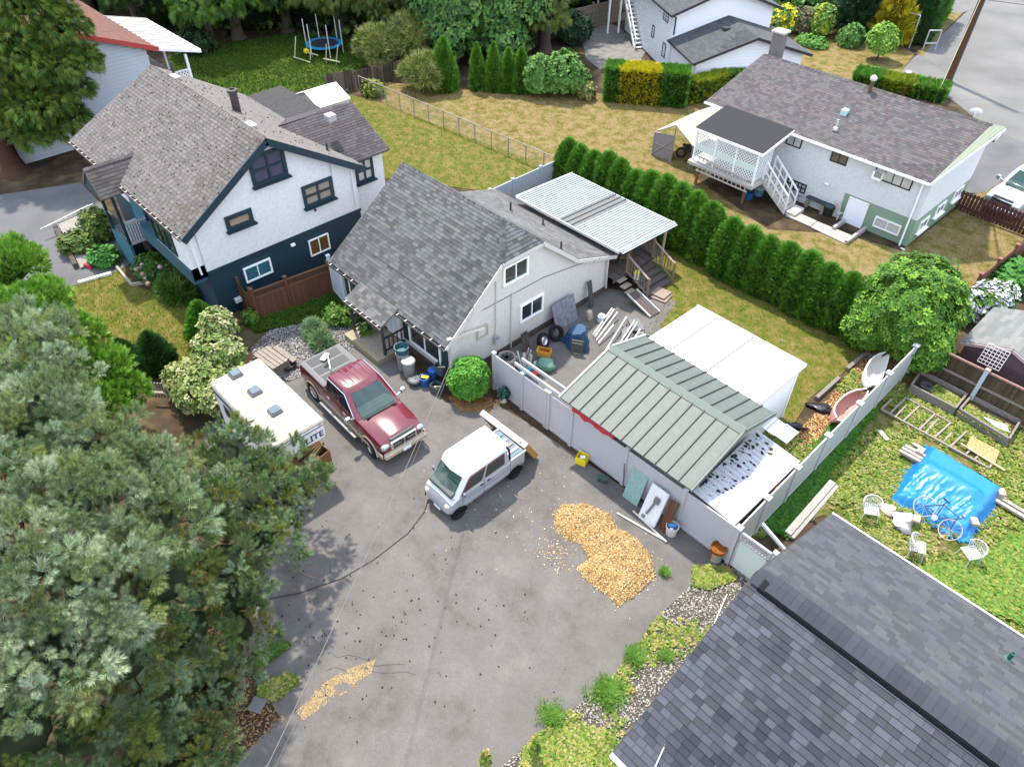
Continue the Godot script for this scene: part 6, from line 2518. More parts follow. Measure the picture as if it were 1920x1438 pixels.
func trees() -> void:
	var thuja := [Color(.075, .2, .02), Color(.1, .25, .025), Color(.06, .16, .018), Color(.13, .28, .03)]
	var tcore := Color(.012, .03, .008)
	var protos := []
	for k in 3:
		var t := thing("hedge_cedar", "", "hedge tree", V(0, 0, 0), 0, "row of clipped cedars along the garden")
		conifer_column(t, 2.75, .82, 3100, .2, thuja, tcore, -.4, .85)
		protos.append(t)
	var rows := []
	for k in 11:
		rows.append([V(-24.0 + k * .885, 0, -26.85 + jit(.06)), 1.04 + jit(.05)])
	for k in 8:
		rows.append([V(-13.85 + k * .93, 0, -26.6 + jit(.06)), .99 + jit(.05)])
	var ords := ["first", "second", "third", "fourth", "fifth", "sixth", "seventh", "eighth", "ninth", "tenth", "eleventh"]
	for k in rows.size():
		var first := k < 11
		var lab := "%s clipped cedar from the %s of the hedge row" % [ords[k if first else k - 11], "grey fence in the far part" if first else "gap in the near part"]
		var o: Node3D
		var s: float = rows[k][1]
		if k < 3:
			o = protos[k]
			o.position = rows[k][0]
			o.set_meta("label", lab)
		else:
			o = copy(protos[k % 3], "hedge_cedar", rows[k][0], rng.randf() * TAU, V(s * (1 + jit(.1)), s * (1 + jit(.05)), s * (1 + jit(.1))), lab)
	var pt := thing("pointed_cedar", "largest pointed cedar shrub, against the corner of the teal wall", "shrub", V(-25.1, 0, -7.11))
	conifer_column(pt, 1.95, .82, 2300, .22, thuja, tcore, .75, .8)
	var pc := [Color(.031, .0961, .0155), Color(.0403, .116, .0186), Color(.0248, .0775, .0124)]
	var p2 := thing("pointed_cedar", "dark pointed cedar shrub, the middle one of three in the left yard", "shrub", V(-24.97, 0, -4.97))
	conifer_column(p2, 1.7, .78, 2000, .22, pc, tcore, .8, .85)
	copy(p2, "pointed_cedar", V(-25.79, 0, -4.1), 2.0, V(.82, .8, .82), "small dark pointed cedar shrub, nearest the lime conifer")
	var lone := thing("column_cedar", "broad bright green cedar column beside the bamboo clump", "tree", V(-38.62, 0, -30.69))
	conifer_column(lone, 3.2, .95, 2300, .28, thuja, tcore, .8, .85)
	var q0 := thing("column_cedar", "first slender cedar column right of the gap in the far hedge row", "tree", V(-37.2, 0, -32.25))
	conifer_column(q0, 2.9, .55, 1500, .24, thuja, tcore, .8, .85)
	copy(q0, "column_cedar", V(-36.33, 0, -32.94), 1.0, V(1.05, 1.02, 1.05), "second slender cedar column right of the gap in the far hedge row")
	copy(q0, "column_cedar", V(-35.63, 0, -33.58), 2.0, V(1.15, .92, 1.15), "third slender cedar column, beside the rounded green hedge shrubs")
	copy(q0, "column_cedar", V(-34.94, 0, -34.09), 3.0, V(1.2, .95, 1.2), "fourth slender cedar column, merging into the rounded hedge shrubs")
	var bushg := [Color(.0775, .171, .031), Color(.109, .217, .0465), Color(.0543, .132, .0232)]
	bush("hedge_shrub", "rounded green shrub merging with the slender cedar columns", "shrub", V(-33.97, 0, -34.76), [[V(0, 1.2, 0), V(1.0, 1.3, 1.0)]], leaf_small, 900, .24, bushg)
	bush("hedge_shrub", "large rounded green shrub left of the yellow clipped hedge", "shrub", V(-32.86, 0, -35.72), [[V(0, 1.3, 0), V(1.3, 1.4, 1.2)], [V(.6, 1.0, -.7), V(.9, 1.0, .9)]], leaf_small, 1500, .24, bushg)
	bush("flower_bush", "small cream-tipped bush at the edge of the dry lawn", "bush", V(-31.33, 0, -36.52), [[V(0, .5, 0), V(.5, .6, .5)]], leaf_small, 260, .22, [Color(.2, .18, .06), Color(.08, .13, .03)])
	var yel := [Color(.5, .42, .015), Color(.56, .46, .02), Color(.38, .37, .015)]
	var yg := [Color(.202, .264, .0186), Color(.264, .295, .0186)]
	var hb := wthing("clipped_hedge", "clipped hedge with a bright yellow middle section in front of the white house", "hedge", V(-28.6, 0, -39.14))
	hedge_block(hb, V(-30.69, 0, -37.47), V(-26.49, 0, -40.59), 2.15, 1.5, [thuja, yel, yel, yel, thuja, thuja], 5200, .24, tcore)
	var hb2 := wthing("clipped_hedge", "low yellow-green clipped hedge running behind the white bungalow roof", "hedge", V(-25.44, 0, -41.74))
	hedge_block(hb2, V(-26.52, 0, -40.92), V(-25.29, 0, -45.11), 1.5, 1.0, [yg, yg, thuja], 1800, .24, tcore)
	var hb3 := wthing("clipped_hedge", "flat-topped bright green hedge beside the utility pole", "hedge", V(-17.26, 0, -53.31))
	hedge_block(hb3, V(-21.02, 0, -52.14), V(-15.47, 0, -53.85), .85, 1.7, [thuja, yg, thuja], 2400, .26, tcore)
	var hb4 := wthing("clipped_hedge", "tall dark green hedge wall above the street", "hedge", V(-21.66, 0, -63.64))
	hedge_block(hb4, V(-21.54, 0, -62.22), V(-23.35, 0, -70.24), 3.6, 1.8, [pc, thuja], 2600, .34, tcore)
	bush("garden_shrub", "yellow-green shrub at the corner of the split-level house", "shrub", V(-29.77, 0, -57.31), [[V(0, .9, 0), V(1.0, 1.0, 1.0)]], leaf_small, 500, .3, yel + bushg)
	bush("garden_shrub", "purplish green shrub between two rounded bushes by the split-level house", "shrub", V(-28.69, 0, -58.15), [[V(0, .9, 0), V(.9, .9, .9)]], leaf_small, 400, .3, [Color(.08, .085, .035), Color(.12, .1, .05)])
	bush("garden_shrub", "rounded lime shrub in front of the dark spruce", "shrub", V(-27.45, 0, -58.8), [[V(0, 1.0, 0), V(1.1, 1.1, 1.1)]], leaf_small, 700, .28, yg + bushg)
	bush("garden_shrub", "small dark green shrub beside the round lollipop tree", "shrub", V(-24.81, 0, -58.59), [[V(0, .6, 0), V(.9, .8, .9)]], leaf_small, 400, .28, bushg)
	bush("garden_shrub", "flat pale green ground shrub near the garden path", "shrub", V(-26.68, 0, -56.51), [[V(0, .2, 0), V(1.3, .35, .9)]], leaf_small, 400, .22, [Color(.08, .2, .03)])
	for q in [[V(-32.06, 0, -62.15), "dark green hedge shrub behind the rounded lime shrub"], [V(-30.72, 0, -64.07), "broad green shrub at the top of the garden"], [V(-35.43, 0, -64.24), "green shrub peeping over the dark roof"]]:
		bush("garden_shrub", q[1], "shrub", q[0], [[V(0, 1.2, 0), V(2.0, 1.5, 1.8)]], leaf_small, 800, .36, bushg)
	var sp := thing("spruce", "dark green spruce beside the golden cypress", "tree", V(-25.7, 0, -60.75))
	trunk(sp, [V(0, 0, 0), V(0, 4.5, 0)], .14, .04, Color(.08, .06, .05))
	crown(sp, "foliage", spray, leafmat(1, 1, 1, .2), [[V(0, 1.2, 0), V(1.7, 1.1, 1.7)], [V(0, 2.4, 0), V(1.3, 1.2, 1.3)], [V(0, 3.8, 0), V(.8, 1.4, .8)], [V(-.8, 1.8, -1.6), V(1.5, 1.8, 1.2)]], 2200, .5, [Color(.016, .045, .018), Color(.025, .06, .025)], .1)
	var gc := thing("golden_cypress", "bright golden cypress above the round lollipop tree", "tree", V(-23.12, 0, -61.15))
	trunk(gc, [V(0, 0, 0), V(0, 2.8, 0)], .1, .03, Color(.1, .07, .05))
	crown(gc, "foliage", spray, leafmat(1, 1, 1, .3), [[V(0, .9, 0), V(1.55, 1.0, 1.5)], [V(.1, 1.9, 0), V(1.25, 1.1, 1.2)], [V(0, 2.9, 0), V(.8, 1.0, .8)]], 2200, .42, [Color(.38, .3, .012), Color(.3, .26, .012), Color(.44, .35, .02), Color(.15, .17, .012)], .5, .4, Color(.05, .05, .008))
	bush("lollipop_tree", "small round green tree on the dry lawn beside the street", "tree", V(-21.88, 0, -57.26), [[V(0, 1.35, 0), V(1.02, 1.05, 1.0)]], leaf_small, 1100, .24, [Color(.139, .264, .031), Color(.093, .202, .0248), Color(.186, .31, .0465)])
	var lt := thing("laurel_tree", "big round glossy green tree at the end of the clipped cedar hedge", "tree", V(-5.99, 0, -27.08))
	var lime := [Color(.05, .135, .012), Color(.04, .105, .01), Color(.09, .2, .018), Color(.13, .25, .025), Color(.03, .08, .01)]
	trunk(lt, [V(0, 0, 0), V(.1, 1.2, 0)], .14, .09, Color(.1, .08, .06))
	var ll := [[V(-.1, 1.95, -.3), V(1.95, 1.85, 1.95)], [V(-.8, 1.2, .5), V(1.25, 1.2, 1.2)], [V(.9, 1.2, .4), V(1.25, 1.2, 1.1)]]
	limbs(lt, V(.1, .8, 0), ll, .06, Color(.1, .08, .06))
	crown(lt, "foliage", leaf7, leafmat(1, 1, 1, .3, .4), ll, 9000, .18, lime, .5, .22, Color(.01, .022, .006), .8)
	bush("box_ball", "dense rounded bright green bush at the corner of the cottage", "bush", V(-15.69, 0, -12.85), [[V(0, .85, 0), V(.76, .82, .76)]], leaf_small, 3400, .11, [Color(.062, .202, .0186), Color(.0853, .248, .0248), Color(.0465, .155, .0155)], .5, Color(.0232, .0697, .0093), .88)
	var vs := [Color(.2, .23, .07), Color(.13, .18, .04), Color(.3, .3, .15), Color(.08, .13, .025)]
	bush("variegated_shrub", "loose cream and green leaved shrub leaning over the camper", "shrub", V(-21.66, 0, -5.51), [[V(0, .9, 0), V(1.1, .8, 1.1)], [V(-1.0, 1.3, -1.1), V(1.0, .8, .9)], [V(-1.7, 1.9, -1.6), V(.7, .6, .6)], [V(.6, .8, -.9), V(.8, .7, .8)], [V(-1.0, .8, .3), V(.9, .7, .8)], [V(1.0, 1.1, .0), V(.7, .6, .7)]], leaf_small, 4200, .17, vs, .4, Color(.05, .06, .025), .5)
	var pine := wthing("pine_tree", "big blue-green pine filling the lower left corner", "tree", V(-17.06, 0, .42))
	var foot := V(-17.06, 0, .42)
	trunk(pine, [foot, foot + V(.6, 3.5, .2), foot + V(1.0, 8.3, .3)], .24, .07, Color(.14, .075, .045))
	var high := []
	for q in [V(-19.94, 6.4, -1.2), V(-18.69, 5.8, -1.01), V(-16.32, 7, -.14), V(-15.17, 6.2, -.61), V(-14.91, 4.8, -1.76), V(-13.02, 7.2, .14), V(-13.07, 5.7, -1.05), V(-12.01, 7.4, 1.29), V(-11.36, 6.6, .36), V(-10.74, 6.4, 1.65), V(-15.1, 7.2, 1.35), V(-11.54, 6.8, 2.51)]:
		high.append([q, V(1.35 + jit(.2), .8, 1.35 + jit(.2))])
	var low := []
	for q in [V(-15.83, 3.4, -3.74), V(-15.34, 2.6, -4.54), V(-14.2, 2.3, -4.89), V(-14.04, 3.2, -3.79), V(-13.6, 4.2, -2.36), V(-11.89, 4.9, -.63), V(-12.68, 3.3, -2.15), V(-13.21, 2.6, -3.49), V(-12.24, 2.3, -1.94), V(-11.75, 3, -.61), V(-10.95, 4.6, .7), V(-10.42, 5.2, 2.72), V(-10.2, 4.2, 1.91), V(-10.62, 3, .81), V(-11.41, 1.8, -.07), V(-10.79, 1.4, -.41), V(-9.98, 1.6, .41), V(-11.92, 1.6, -1.65), V(-9.39, 1.8, 1.15), V(-10.13, 2.1, 1.45), V(-10.62, 4, 3.83), V(-10.02, 3, 2.86)]:
		var s := .85 + (q as Vector3).y * .09
		low.append([q, V(s, s * .62, s)])
	limbs(pine, foot + V(.6, 4.0, .2), high, .06, Color(.15, .08, .05))
	limbs(pine, foot + V(.5, 2.4, .2), low, .05, Color(.12, .07, .045))
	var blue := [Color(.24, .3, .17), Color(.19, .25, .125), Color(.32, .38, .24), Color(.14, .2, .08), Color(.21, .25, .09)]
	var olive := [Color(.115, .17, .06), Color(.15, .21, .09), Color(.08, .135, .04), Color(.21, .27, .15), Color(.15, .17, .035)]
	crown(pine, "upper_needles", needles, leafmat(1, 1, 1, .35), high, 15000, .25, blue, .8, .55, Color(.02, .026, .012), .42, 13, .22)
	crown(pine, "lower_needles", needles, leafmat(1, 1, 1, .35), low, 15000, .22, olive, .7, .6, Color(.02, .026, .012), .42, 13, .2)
	var lc := wthing("lime_conifer", "bright lime green feathery conifer behind the blue-green pine", "tree", V(-26.71, 0, -1.77))
	var lf := V(-26.71, 0, -1.77)
	trunk(lc, [lf, lf + V(0, 2.5, 0), lf + V(0, 4.4, 0)], .14, .05, Color(.1, .06, .04))
	var lcl := []
	for q in [[V(-28.47, 4.2, -2.3), 1.2], [V(-25.97, 3.9, -2.34), 1.1], [V(-24.23, 3.4, -2.58), 1.05], [V(-22.85, 2.7, -2.85), .95], [V(-21.92, 2.1, -3.06), .75], [V(-21.63, 2.4, -2.18), .85], [V(-23.27, 3.8, -1.72), 1.1], [V(-25.28, 4.2, -1.23), 1.2], [V(-28.96, 4, -1.22), 1.3]]:
		lcl.append([q[0], V(q[1], q[1] * .75, q[1])])
	limbs(lc, lf + V(0, 1.5, 0), lcl, .05, Color(.1, .06, .04))
	crown(lc, "foliage", spray, leafmat(1, 1, 1, .3), lcl, 14000, .2, [Color(.116, .248, .0217), Color(.155, .31, .0279), Color(.0775, .186, .0186), Color(.202, .341, .0465)], .5, .4, Color(.0186, .0465, .0093), .6)
	var ce := wthing("cedar_tree", "tall drooping cedar in front of the red-trimmed house", "tree", V(-45.62, 0, -6.18))
	var cf := V(-45.62, 0, -6.18)
	trunk(ce, [cf, cf + V(0, 4, .1), cf + V(.1, 9, 0)], .55, .3, Color(.1, .05, .035))
	var cl := []
	for q in [[V(-45.2, 7.82, -9.64), 1.7], [V(-44.8, 6.79, -10.87), 1.3], [V(-44.6, 5.05, -11.19), 1.1], [V(-44.8, 5.22, -9.72), 1.6], [V(-45.5, 5.99, -8.46), 1.9], [V(-44.4, 3.76, -10.49), .8], [V(-44.8, 3.48, -8.48), 1.6], [V(-44.5, 2.53, -9.63), .95], [V(-45.5, 3.02, -7.34), 1.6], [V(-44.6, 1.96, -7.53), .9], [V(-44.4, 1.93, -8.8), .7], [V(-45.5, 9.02, -9.27), 1.9], [V(-45.2, 8.28, -11.08), 1.3], [V(-46, 5.21, -6.78), 1.8]]:
		cl.append([q[0], V(q[1], q[1] * .7, q[1])])
	limbs(ce, cf + V(0, 3, 0), cl, .06, Color(.09, .05, .035))
	crown(ce, "foliage", spray, leafmat(1, 1, 1, .35), cl, 13000, .36, [Color(.0775, .132, .0186), Color(.116, .171, .0217), Color(.0465, .093, .0186), Color(.12, .15, .02), Color(.05, .1, .018)], -.9, .5, Color(.0155, .0248, .00775), .35)
	forest()
func forest() -> void:
	var bark := Color(.13, .1, .085)
	var dark := [Color(.0341, .0744, .0155), Color(.0496, .101, .0186), Color(.0232, .0543, .0124), Color(.0775, .132, .0217)]
	var fresh := [Color(.0775, .155, .0217), Color(.116, .209, .0279), Color(.0465, .109, .0186)]
	var oliv := [Color(.093, .116, .0248), Color(.132, .155, .031), Color(.062, .0853, .0186)]
	var list := [
		[V(-68.96, 0, -19.3), 14.0, 1.0, dark, "grey-trunked conifer showing above the white porch roof"],
		[V(-63.65, 0, -21.04), 15.0, 1.1, dark, "thick pale-trunked conifer right of the white porch roof"],
		[V(-56.65, 0, -23.22), 12.0, 1.0, fresh, "bright green cedar over the left end of the shaded lawn"],
		[V(-56.74, 0, -25.51), 14.0, 1.0, fresh, "bright green cedar with a thin leaning trunk behind the shaded lawn"],
		[V(-55.71, 0, -29.15), 14.0, 1.0, dark, "dark cedar behind the trampoline"],
		[V(-52.57, 0, -31.92), 13.0, 1.25, oliv, "olive weeping cedar right of the trampoline"],
		[V(-48.84, 0, -33.95), 13.0, 1.2, oliv, "olive weeping cedar above the bamboo clump"],
		[V(-39.32, 0, -40.64), 13.0, 1.15, oliv, "olive weeping cedar left of the outside stair"]]
	for q in list:
		var t := thing("forest_conifer", q[4], "tree", q[0])
		var h: float = q[1]
		var s: float = q[2]
		trunk(t, [V(0, 0, 0), V(jit(.3), h * .5, jit(.3)), V(0, h, 0)], .42 * s, .1, bark)
		var lobes := []
		for k in 7:
			var a := rng.randf() * TAU
			var y := 3.6 + k * (h - 4.0) / 7.0
			var r := (2.1 - k * .16) * s
			lobes.append([V(cos(a) * r * .55, y, sin(a) * r * .55), V(r, 1.5, r)])
		lobes.append([V(1.3 * s, 3.0, 1.2 * s), V(1.4, 1.0, 1.4)])
		limbs(t, V(0, 3, 0), lobes, .07, bark)
		crown(t, "foliage", spray, leafmat(1, 1, 1, .35), lobes, 5200, .5, q[3], -1.0, .5, Color(.008, .014, .004), .45)
	var broad := [Color(.0465, .116, .0279), Color(.0775, .171, .0341), Color(.0341, .0853, .0248), Color(.109, .202, .0465)]
	for q in [[V(-42.38, 0, -34.55), "grey-green broadleaf tree behind the slender cedar columns"], [V(-39.96, 0, -37.23), "dense green broadleaf tree above the rounded hedge shrubs"]]:
		var t := thing("broadleaf_tree", q[1], "tree", q[0])
		trunk(t, [V(0, 0, 0), V(.1, 5, 0)], .3, .12, bark)
		var lobes := [[V(0, 2.0, 0), V(2.0, 1.7, 2.0)], [V(.6, 3.8, -.4), V(2.1, 1.8, 2.0)], [V(-.9, 3.4, .8), V(1.6, 1.5, 1.6)], [V(0, 6, 0), V(2.2, 2.2, 2.2)], [V(1.4, 2.0, 1.2), V(1.3, 1.3, 1.3)]]
		limbs(t, V(0, 1.5, 0), lobes, .08, bark)
		crown(t, "foliage", leaf_small, leafmat(1, 1, 1, .3), lobes, 3000, .4, broad, .4, .4, Color(.008, .016, .005), .62)
	bush("understory_shrub", "dark glossy shrub beside the concrete court", "shrub", V(-39.19, 0, -43.64), [[V(0, .9, 0), V(1.3, 1.1, 1.3)]], leaf_small, 700, .28, [Color(.012, .04, .02), Color(.02, .05, .02)])
	bush("understory_shrub", "dark shrub under the conifers beside the porch post", "shrub", V(-55.92, 0, -21.9), [[V(0, .7, 0), V(1.4, .9, 1.1)]], leaf_small, 500, .3, [Color(.02, .04, .015), Color(.03, .055, .015)])
	bush("understory_shrub", "white-flecked shrub at the edge of the woods beside the bamboo", "shrub", V(-50.84, 0, -32.77), [[V(0, .8, 0), V(.7, 1.0, .7)]], leaf_small, 260, .3, [Color(.08, .12, .08), Color(.3, .33, .3)])
	var xs := []
	var cs := []
	var g := Geo.new()
	var nz := FastNoiseLite.new()
	nz.frequency = .5
	for q in [V(-78.26, 0, -19.6), V(-72.14, 0, -20.88), V(-67.97, 0, -24.49), V(-62.97, 0, -27.6), V(-60.95, 0, -31.3), V(-57.23, 0, -34.01), V(-53.47, 0, -36.6), V(-49.6, 0, -38.97), V(-46.39, 0, -40.65), V(-45.07, 0, -44.02), V(-44.64, 0, -48.5), V(-62.43, 0, -23.7), V(-58.56, 0, -28.01), V(-56.34, 0, -31.44), V(-52.02, 0, -34), V(-46.64, 0, -35.02), V(-45.8, 0, -53.74)]:
		for k in 3:
			g.ball(q + V(jit(2), 1.5 + k * 3.2, jit(2)), V(2.6, 2.2, 2.6), 7, 10, nz, .5)
			for j in 420:
				var d := V(rng.randfn(), rng.randfn(), rng.randfn()).normalized()
				xs.append(Transform3D(aimed(d + V(0, .4, 0), rng.randf() * TAU, rng.randf_range(.4, .8)), q + V(jit(2), 1.5 + k * 3.2, jit(2)) + d * 2.9))
				var c: Color = dark[rng.randi() % 4]
				cs.append(tone(c.r, c.g, c.b, .2))
	var w := thing("woods", "dark woods closing off the view behind the gardens", "woods", V(-58.04, 0, -33.52))
	w.set_meta("kind", "stuff")
	bases[w] = w.position
	part(w, "inner_foliage", g, mat(.008, .014, .005, .95))
	many(w, "foliage", spray, leafmat(1, 1, 1, .2), xs, cs)
	var bam := [Color(.2, .22, .06), Color(.14, .18, .035), Color(.25, .25, .09), Color(.09, .14, .025)]
	for q in [[V(-44.5, 0, -29.79), 2.2, "pale feathery bamboo clump behind the rustic boards"], [V(-43.61, 0, -31.67), 2.7, "tallest feathery bamboo clump under the weeping cedars"], [V(-39.65, 0, -29.94), 1.7, "short bright bamboo clump beside the broad cedar column"]]:
		var t := thing("bamboo", q[2], "bamboo", q[0])
		var h: float = q[1]
		for k in 14:
			var g2 := Geo.new()
			var a := rng.randf() * TAU
			var r := rng.randf() * .8
			g2.tube([V(cos(a) * r, 0, sin(a) * r), V(cos(a) * r * 1.2, h * .7, sin(a) * r * 1.2), V(cos(a) * r * 1.6, h * 1.05, sin(a) * r * 1.6)], .025, .01, 5)
			part(t, "cane", g2, mat(.25, .24, .1, .6))
		crown(t, "foliage", tall_blades, leafmat(1, 1, 1, .3), [[V(0, h * .85, 0), V(1.35, h * .4, 1.35)], [V(.7, h * .6, .5), V(.9, h * .35, .9)], [V(-.6, h * .65, .6), V(.9, h * .35, .9)]], 1100, .36, bam, .2, .6, Color(.03, .04, .012), .4)
func bits(p: Node3D, called: String, list: Array, m: Material, bevel := .008) -> void:
	for q in list:
		var g := Geo.new()
		g.bbox(q[0], q[1], bevel, Basis.from_euler(q[2]) if q.size() > 2 else Basis.IDENTITY)
		part(p, called, g, m)
func bin_(label: String, at: Vector3, r: float, h: float, c: Color, lid: Color, open := false, kind := "bin") -> Node3D:
	var t := thing(kind.replace(" ", "_"), label, kind, at)
	var g := Geo.new()
	g.lathe(V(0, 0, 0), [Vector2(0, 0), Vector2(r * .82, 0), Vector2(r * .97, h * .9), Vector2(r * 1.06, h * .91), Vector2(r * 1.06, h), Vector2(r * .92, h), Vector2(r * .8, h * .3), Vector2(0, h * .3)], 18)
	part(t, "body", g, mat(c.r, c.g, c.b, .55))
	if not open:
		var l := Geo.new()
		l.lathe(V(0, h, 0), [Vector2(r * 1.1, 0), Vector2(r * 1.1, .03), Vector2(r * .9, .07), Vector2(0, .1)], 18)
		l.box(V(0, h + .1, 0), V(r * .7, .03, .04))
		part(t, "lid", l, mat(lid.r, lid.g, lid.b, .55))
	return t
func tyre(label: String, at: Vector3, tilt: Vector3, rim: bool) -> void:
	var t := thing("tyre", label, "tyre", at)
	t.rotation = tilt
	var g := Geo.new()
	g.lathe(V(0, 0, 0), [Vector2(.19, -.08), Vector2(.3, -.1), Vector2(.33, -.06), Vector2(.33, .06), Vector2(.3, .1), Vector2(.19, .08), Vector2(.19, -.08)], 22)
	part(t, "rubber", g, mat(.015, .015, .016, .85))
	if rim:
		var h := Geo.new()
		h.lathe(V(0, .02, 0), [Vector2(.19, .05), Vector2(.15, 0), Vector2(.06, .03), Vector2(0, .03)], 16)
		part(t, "rim", h, mat(.5, .5, .52, .3, .7))
func wire_chair(at: Vector3, turn: float, label: String, tip := .0) -> void:
	var c := thing("garden_chair", label, "chair", at, turn, "white wire garden chairs")
	c.rotation.z = tip
	var m := mat(.5, .5, .5, .6)
	for s in [-1, 1]:
		for z in [-1, 1]:
			var g := Geo.new()
			g.tube([V(s * .2, .42, z * .18), V(s * .24, .2, z * .2), V(s * .27, 0, z * .24)], .016, .014, 6)
			part(c, "leg", g, m)
	var sg := Geo.new()
	for k in 8:
		sg.tube([V(-.24, .43, -.21 + k * .06), V(.24, .43, -.21 + k * .06)], .012, .012, 5)
		sg.tube([V(-.21 + k * .06, .435, -.24), V(-.21 + k * .06, .435, .24)], .012, .012, 5)
	part(c, "seat", sg, m).set_meta("kind", "stuff")
	var bg := Geo.new()
	var arc := []
	for k in 13:
		var a := PI * k / 12.0
		arc.append(V(cos(a) * .3, .66 + sin(a) * .14, -.05 - sin(a) * .24))
	bg.tube(arc, .018, .018, 6)
	for k in 13:
		var q: Vector3 = arc[k]
		bg.tube([q, V(q.x * .8, .44, q.z * .85)], .011, .011, 5)
		if k < 12:
			bg.tube([V(q.x * .9, .56, q.z * .92), V(arc[k + 1].x * .95, .63, arc[k + 1].z * .95)], .011, .011, 5)
	part(c, "backrest", bg, m).set_meta("kind", "stuff")
func mound(called: String, outline: Array, top: float, m: Material, label: String, category: String) -> Array:
	var g := Geo.new()
	var lo := Vector2(1e9, 1e9)
	var hi := -lo
	for q in outline:
		lo = lo.min(Vector2(q.x, q.z))
		hi = hi.max(Vector2(q.x, q.z))
	var nz := FastNoiseLite.new()
	nz.frequency = .9
	var n := 46
	var hs := []
	for j in n + 1:
		for i in n + 1:
			var x := lerpf(lo.x, hi.x, i / float(n))
			var z := lerpf(lo.y, hi.y, j / float(n))
			var y := -.03
			if inside(outline, x, z):
				var d := 1e9
				for k in outline.size():
					var a := Vector2(outline[k].x, outline[k].z)
					var b := Vector2(outline[(k + 1) % outline.size()].x, outline[(k + 1) % outline.size()].z)
					d = minf(d, Geometry2D.get_closest_point_to_segment(Vector2(x, z), a, b).distance_to(Vector2(x, z)))
				y = top * (1.0 - exp(-d * 2.6)) * (1.0 + .5 * nz.get_noise_2d(x * 1.6, z * 1.6)) + .01
			hs.append(V(x, y, z))
	for j in n:
		for i in n:
			var a: Vector3 = hs[j * (n + 1) + i]
			var b: Vector3 = hs[j * (n + 1) + i + 1]
			var c: Vector3 = hs[(j + 1) * (n + 1) + i + 1]
			var d: Vector3 = hs[(j + 1) * (n + 1) + i]
			if maxf(maxf(a.y, b.y), maxf(c.y, d.y)) > .0:
				g.quad(d, c, b, a)
	g.soften(80)
	var t := wthing(called, label, category, outline[0])
	part(t, "heap", g, m)
	return [t, hs]
func yards() -> void:
	drive_things()
	wall_things()
	garden_things()
	far_things()
	plants_on_ground()
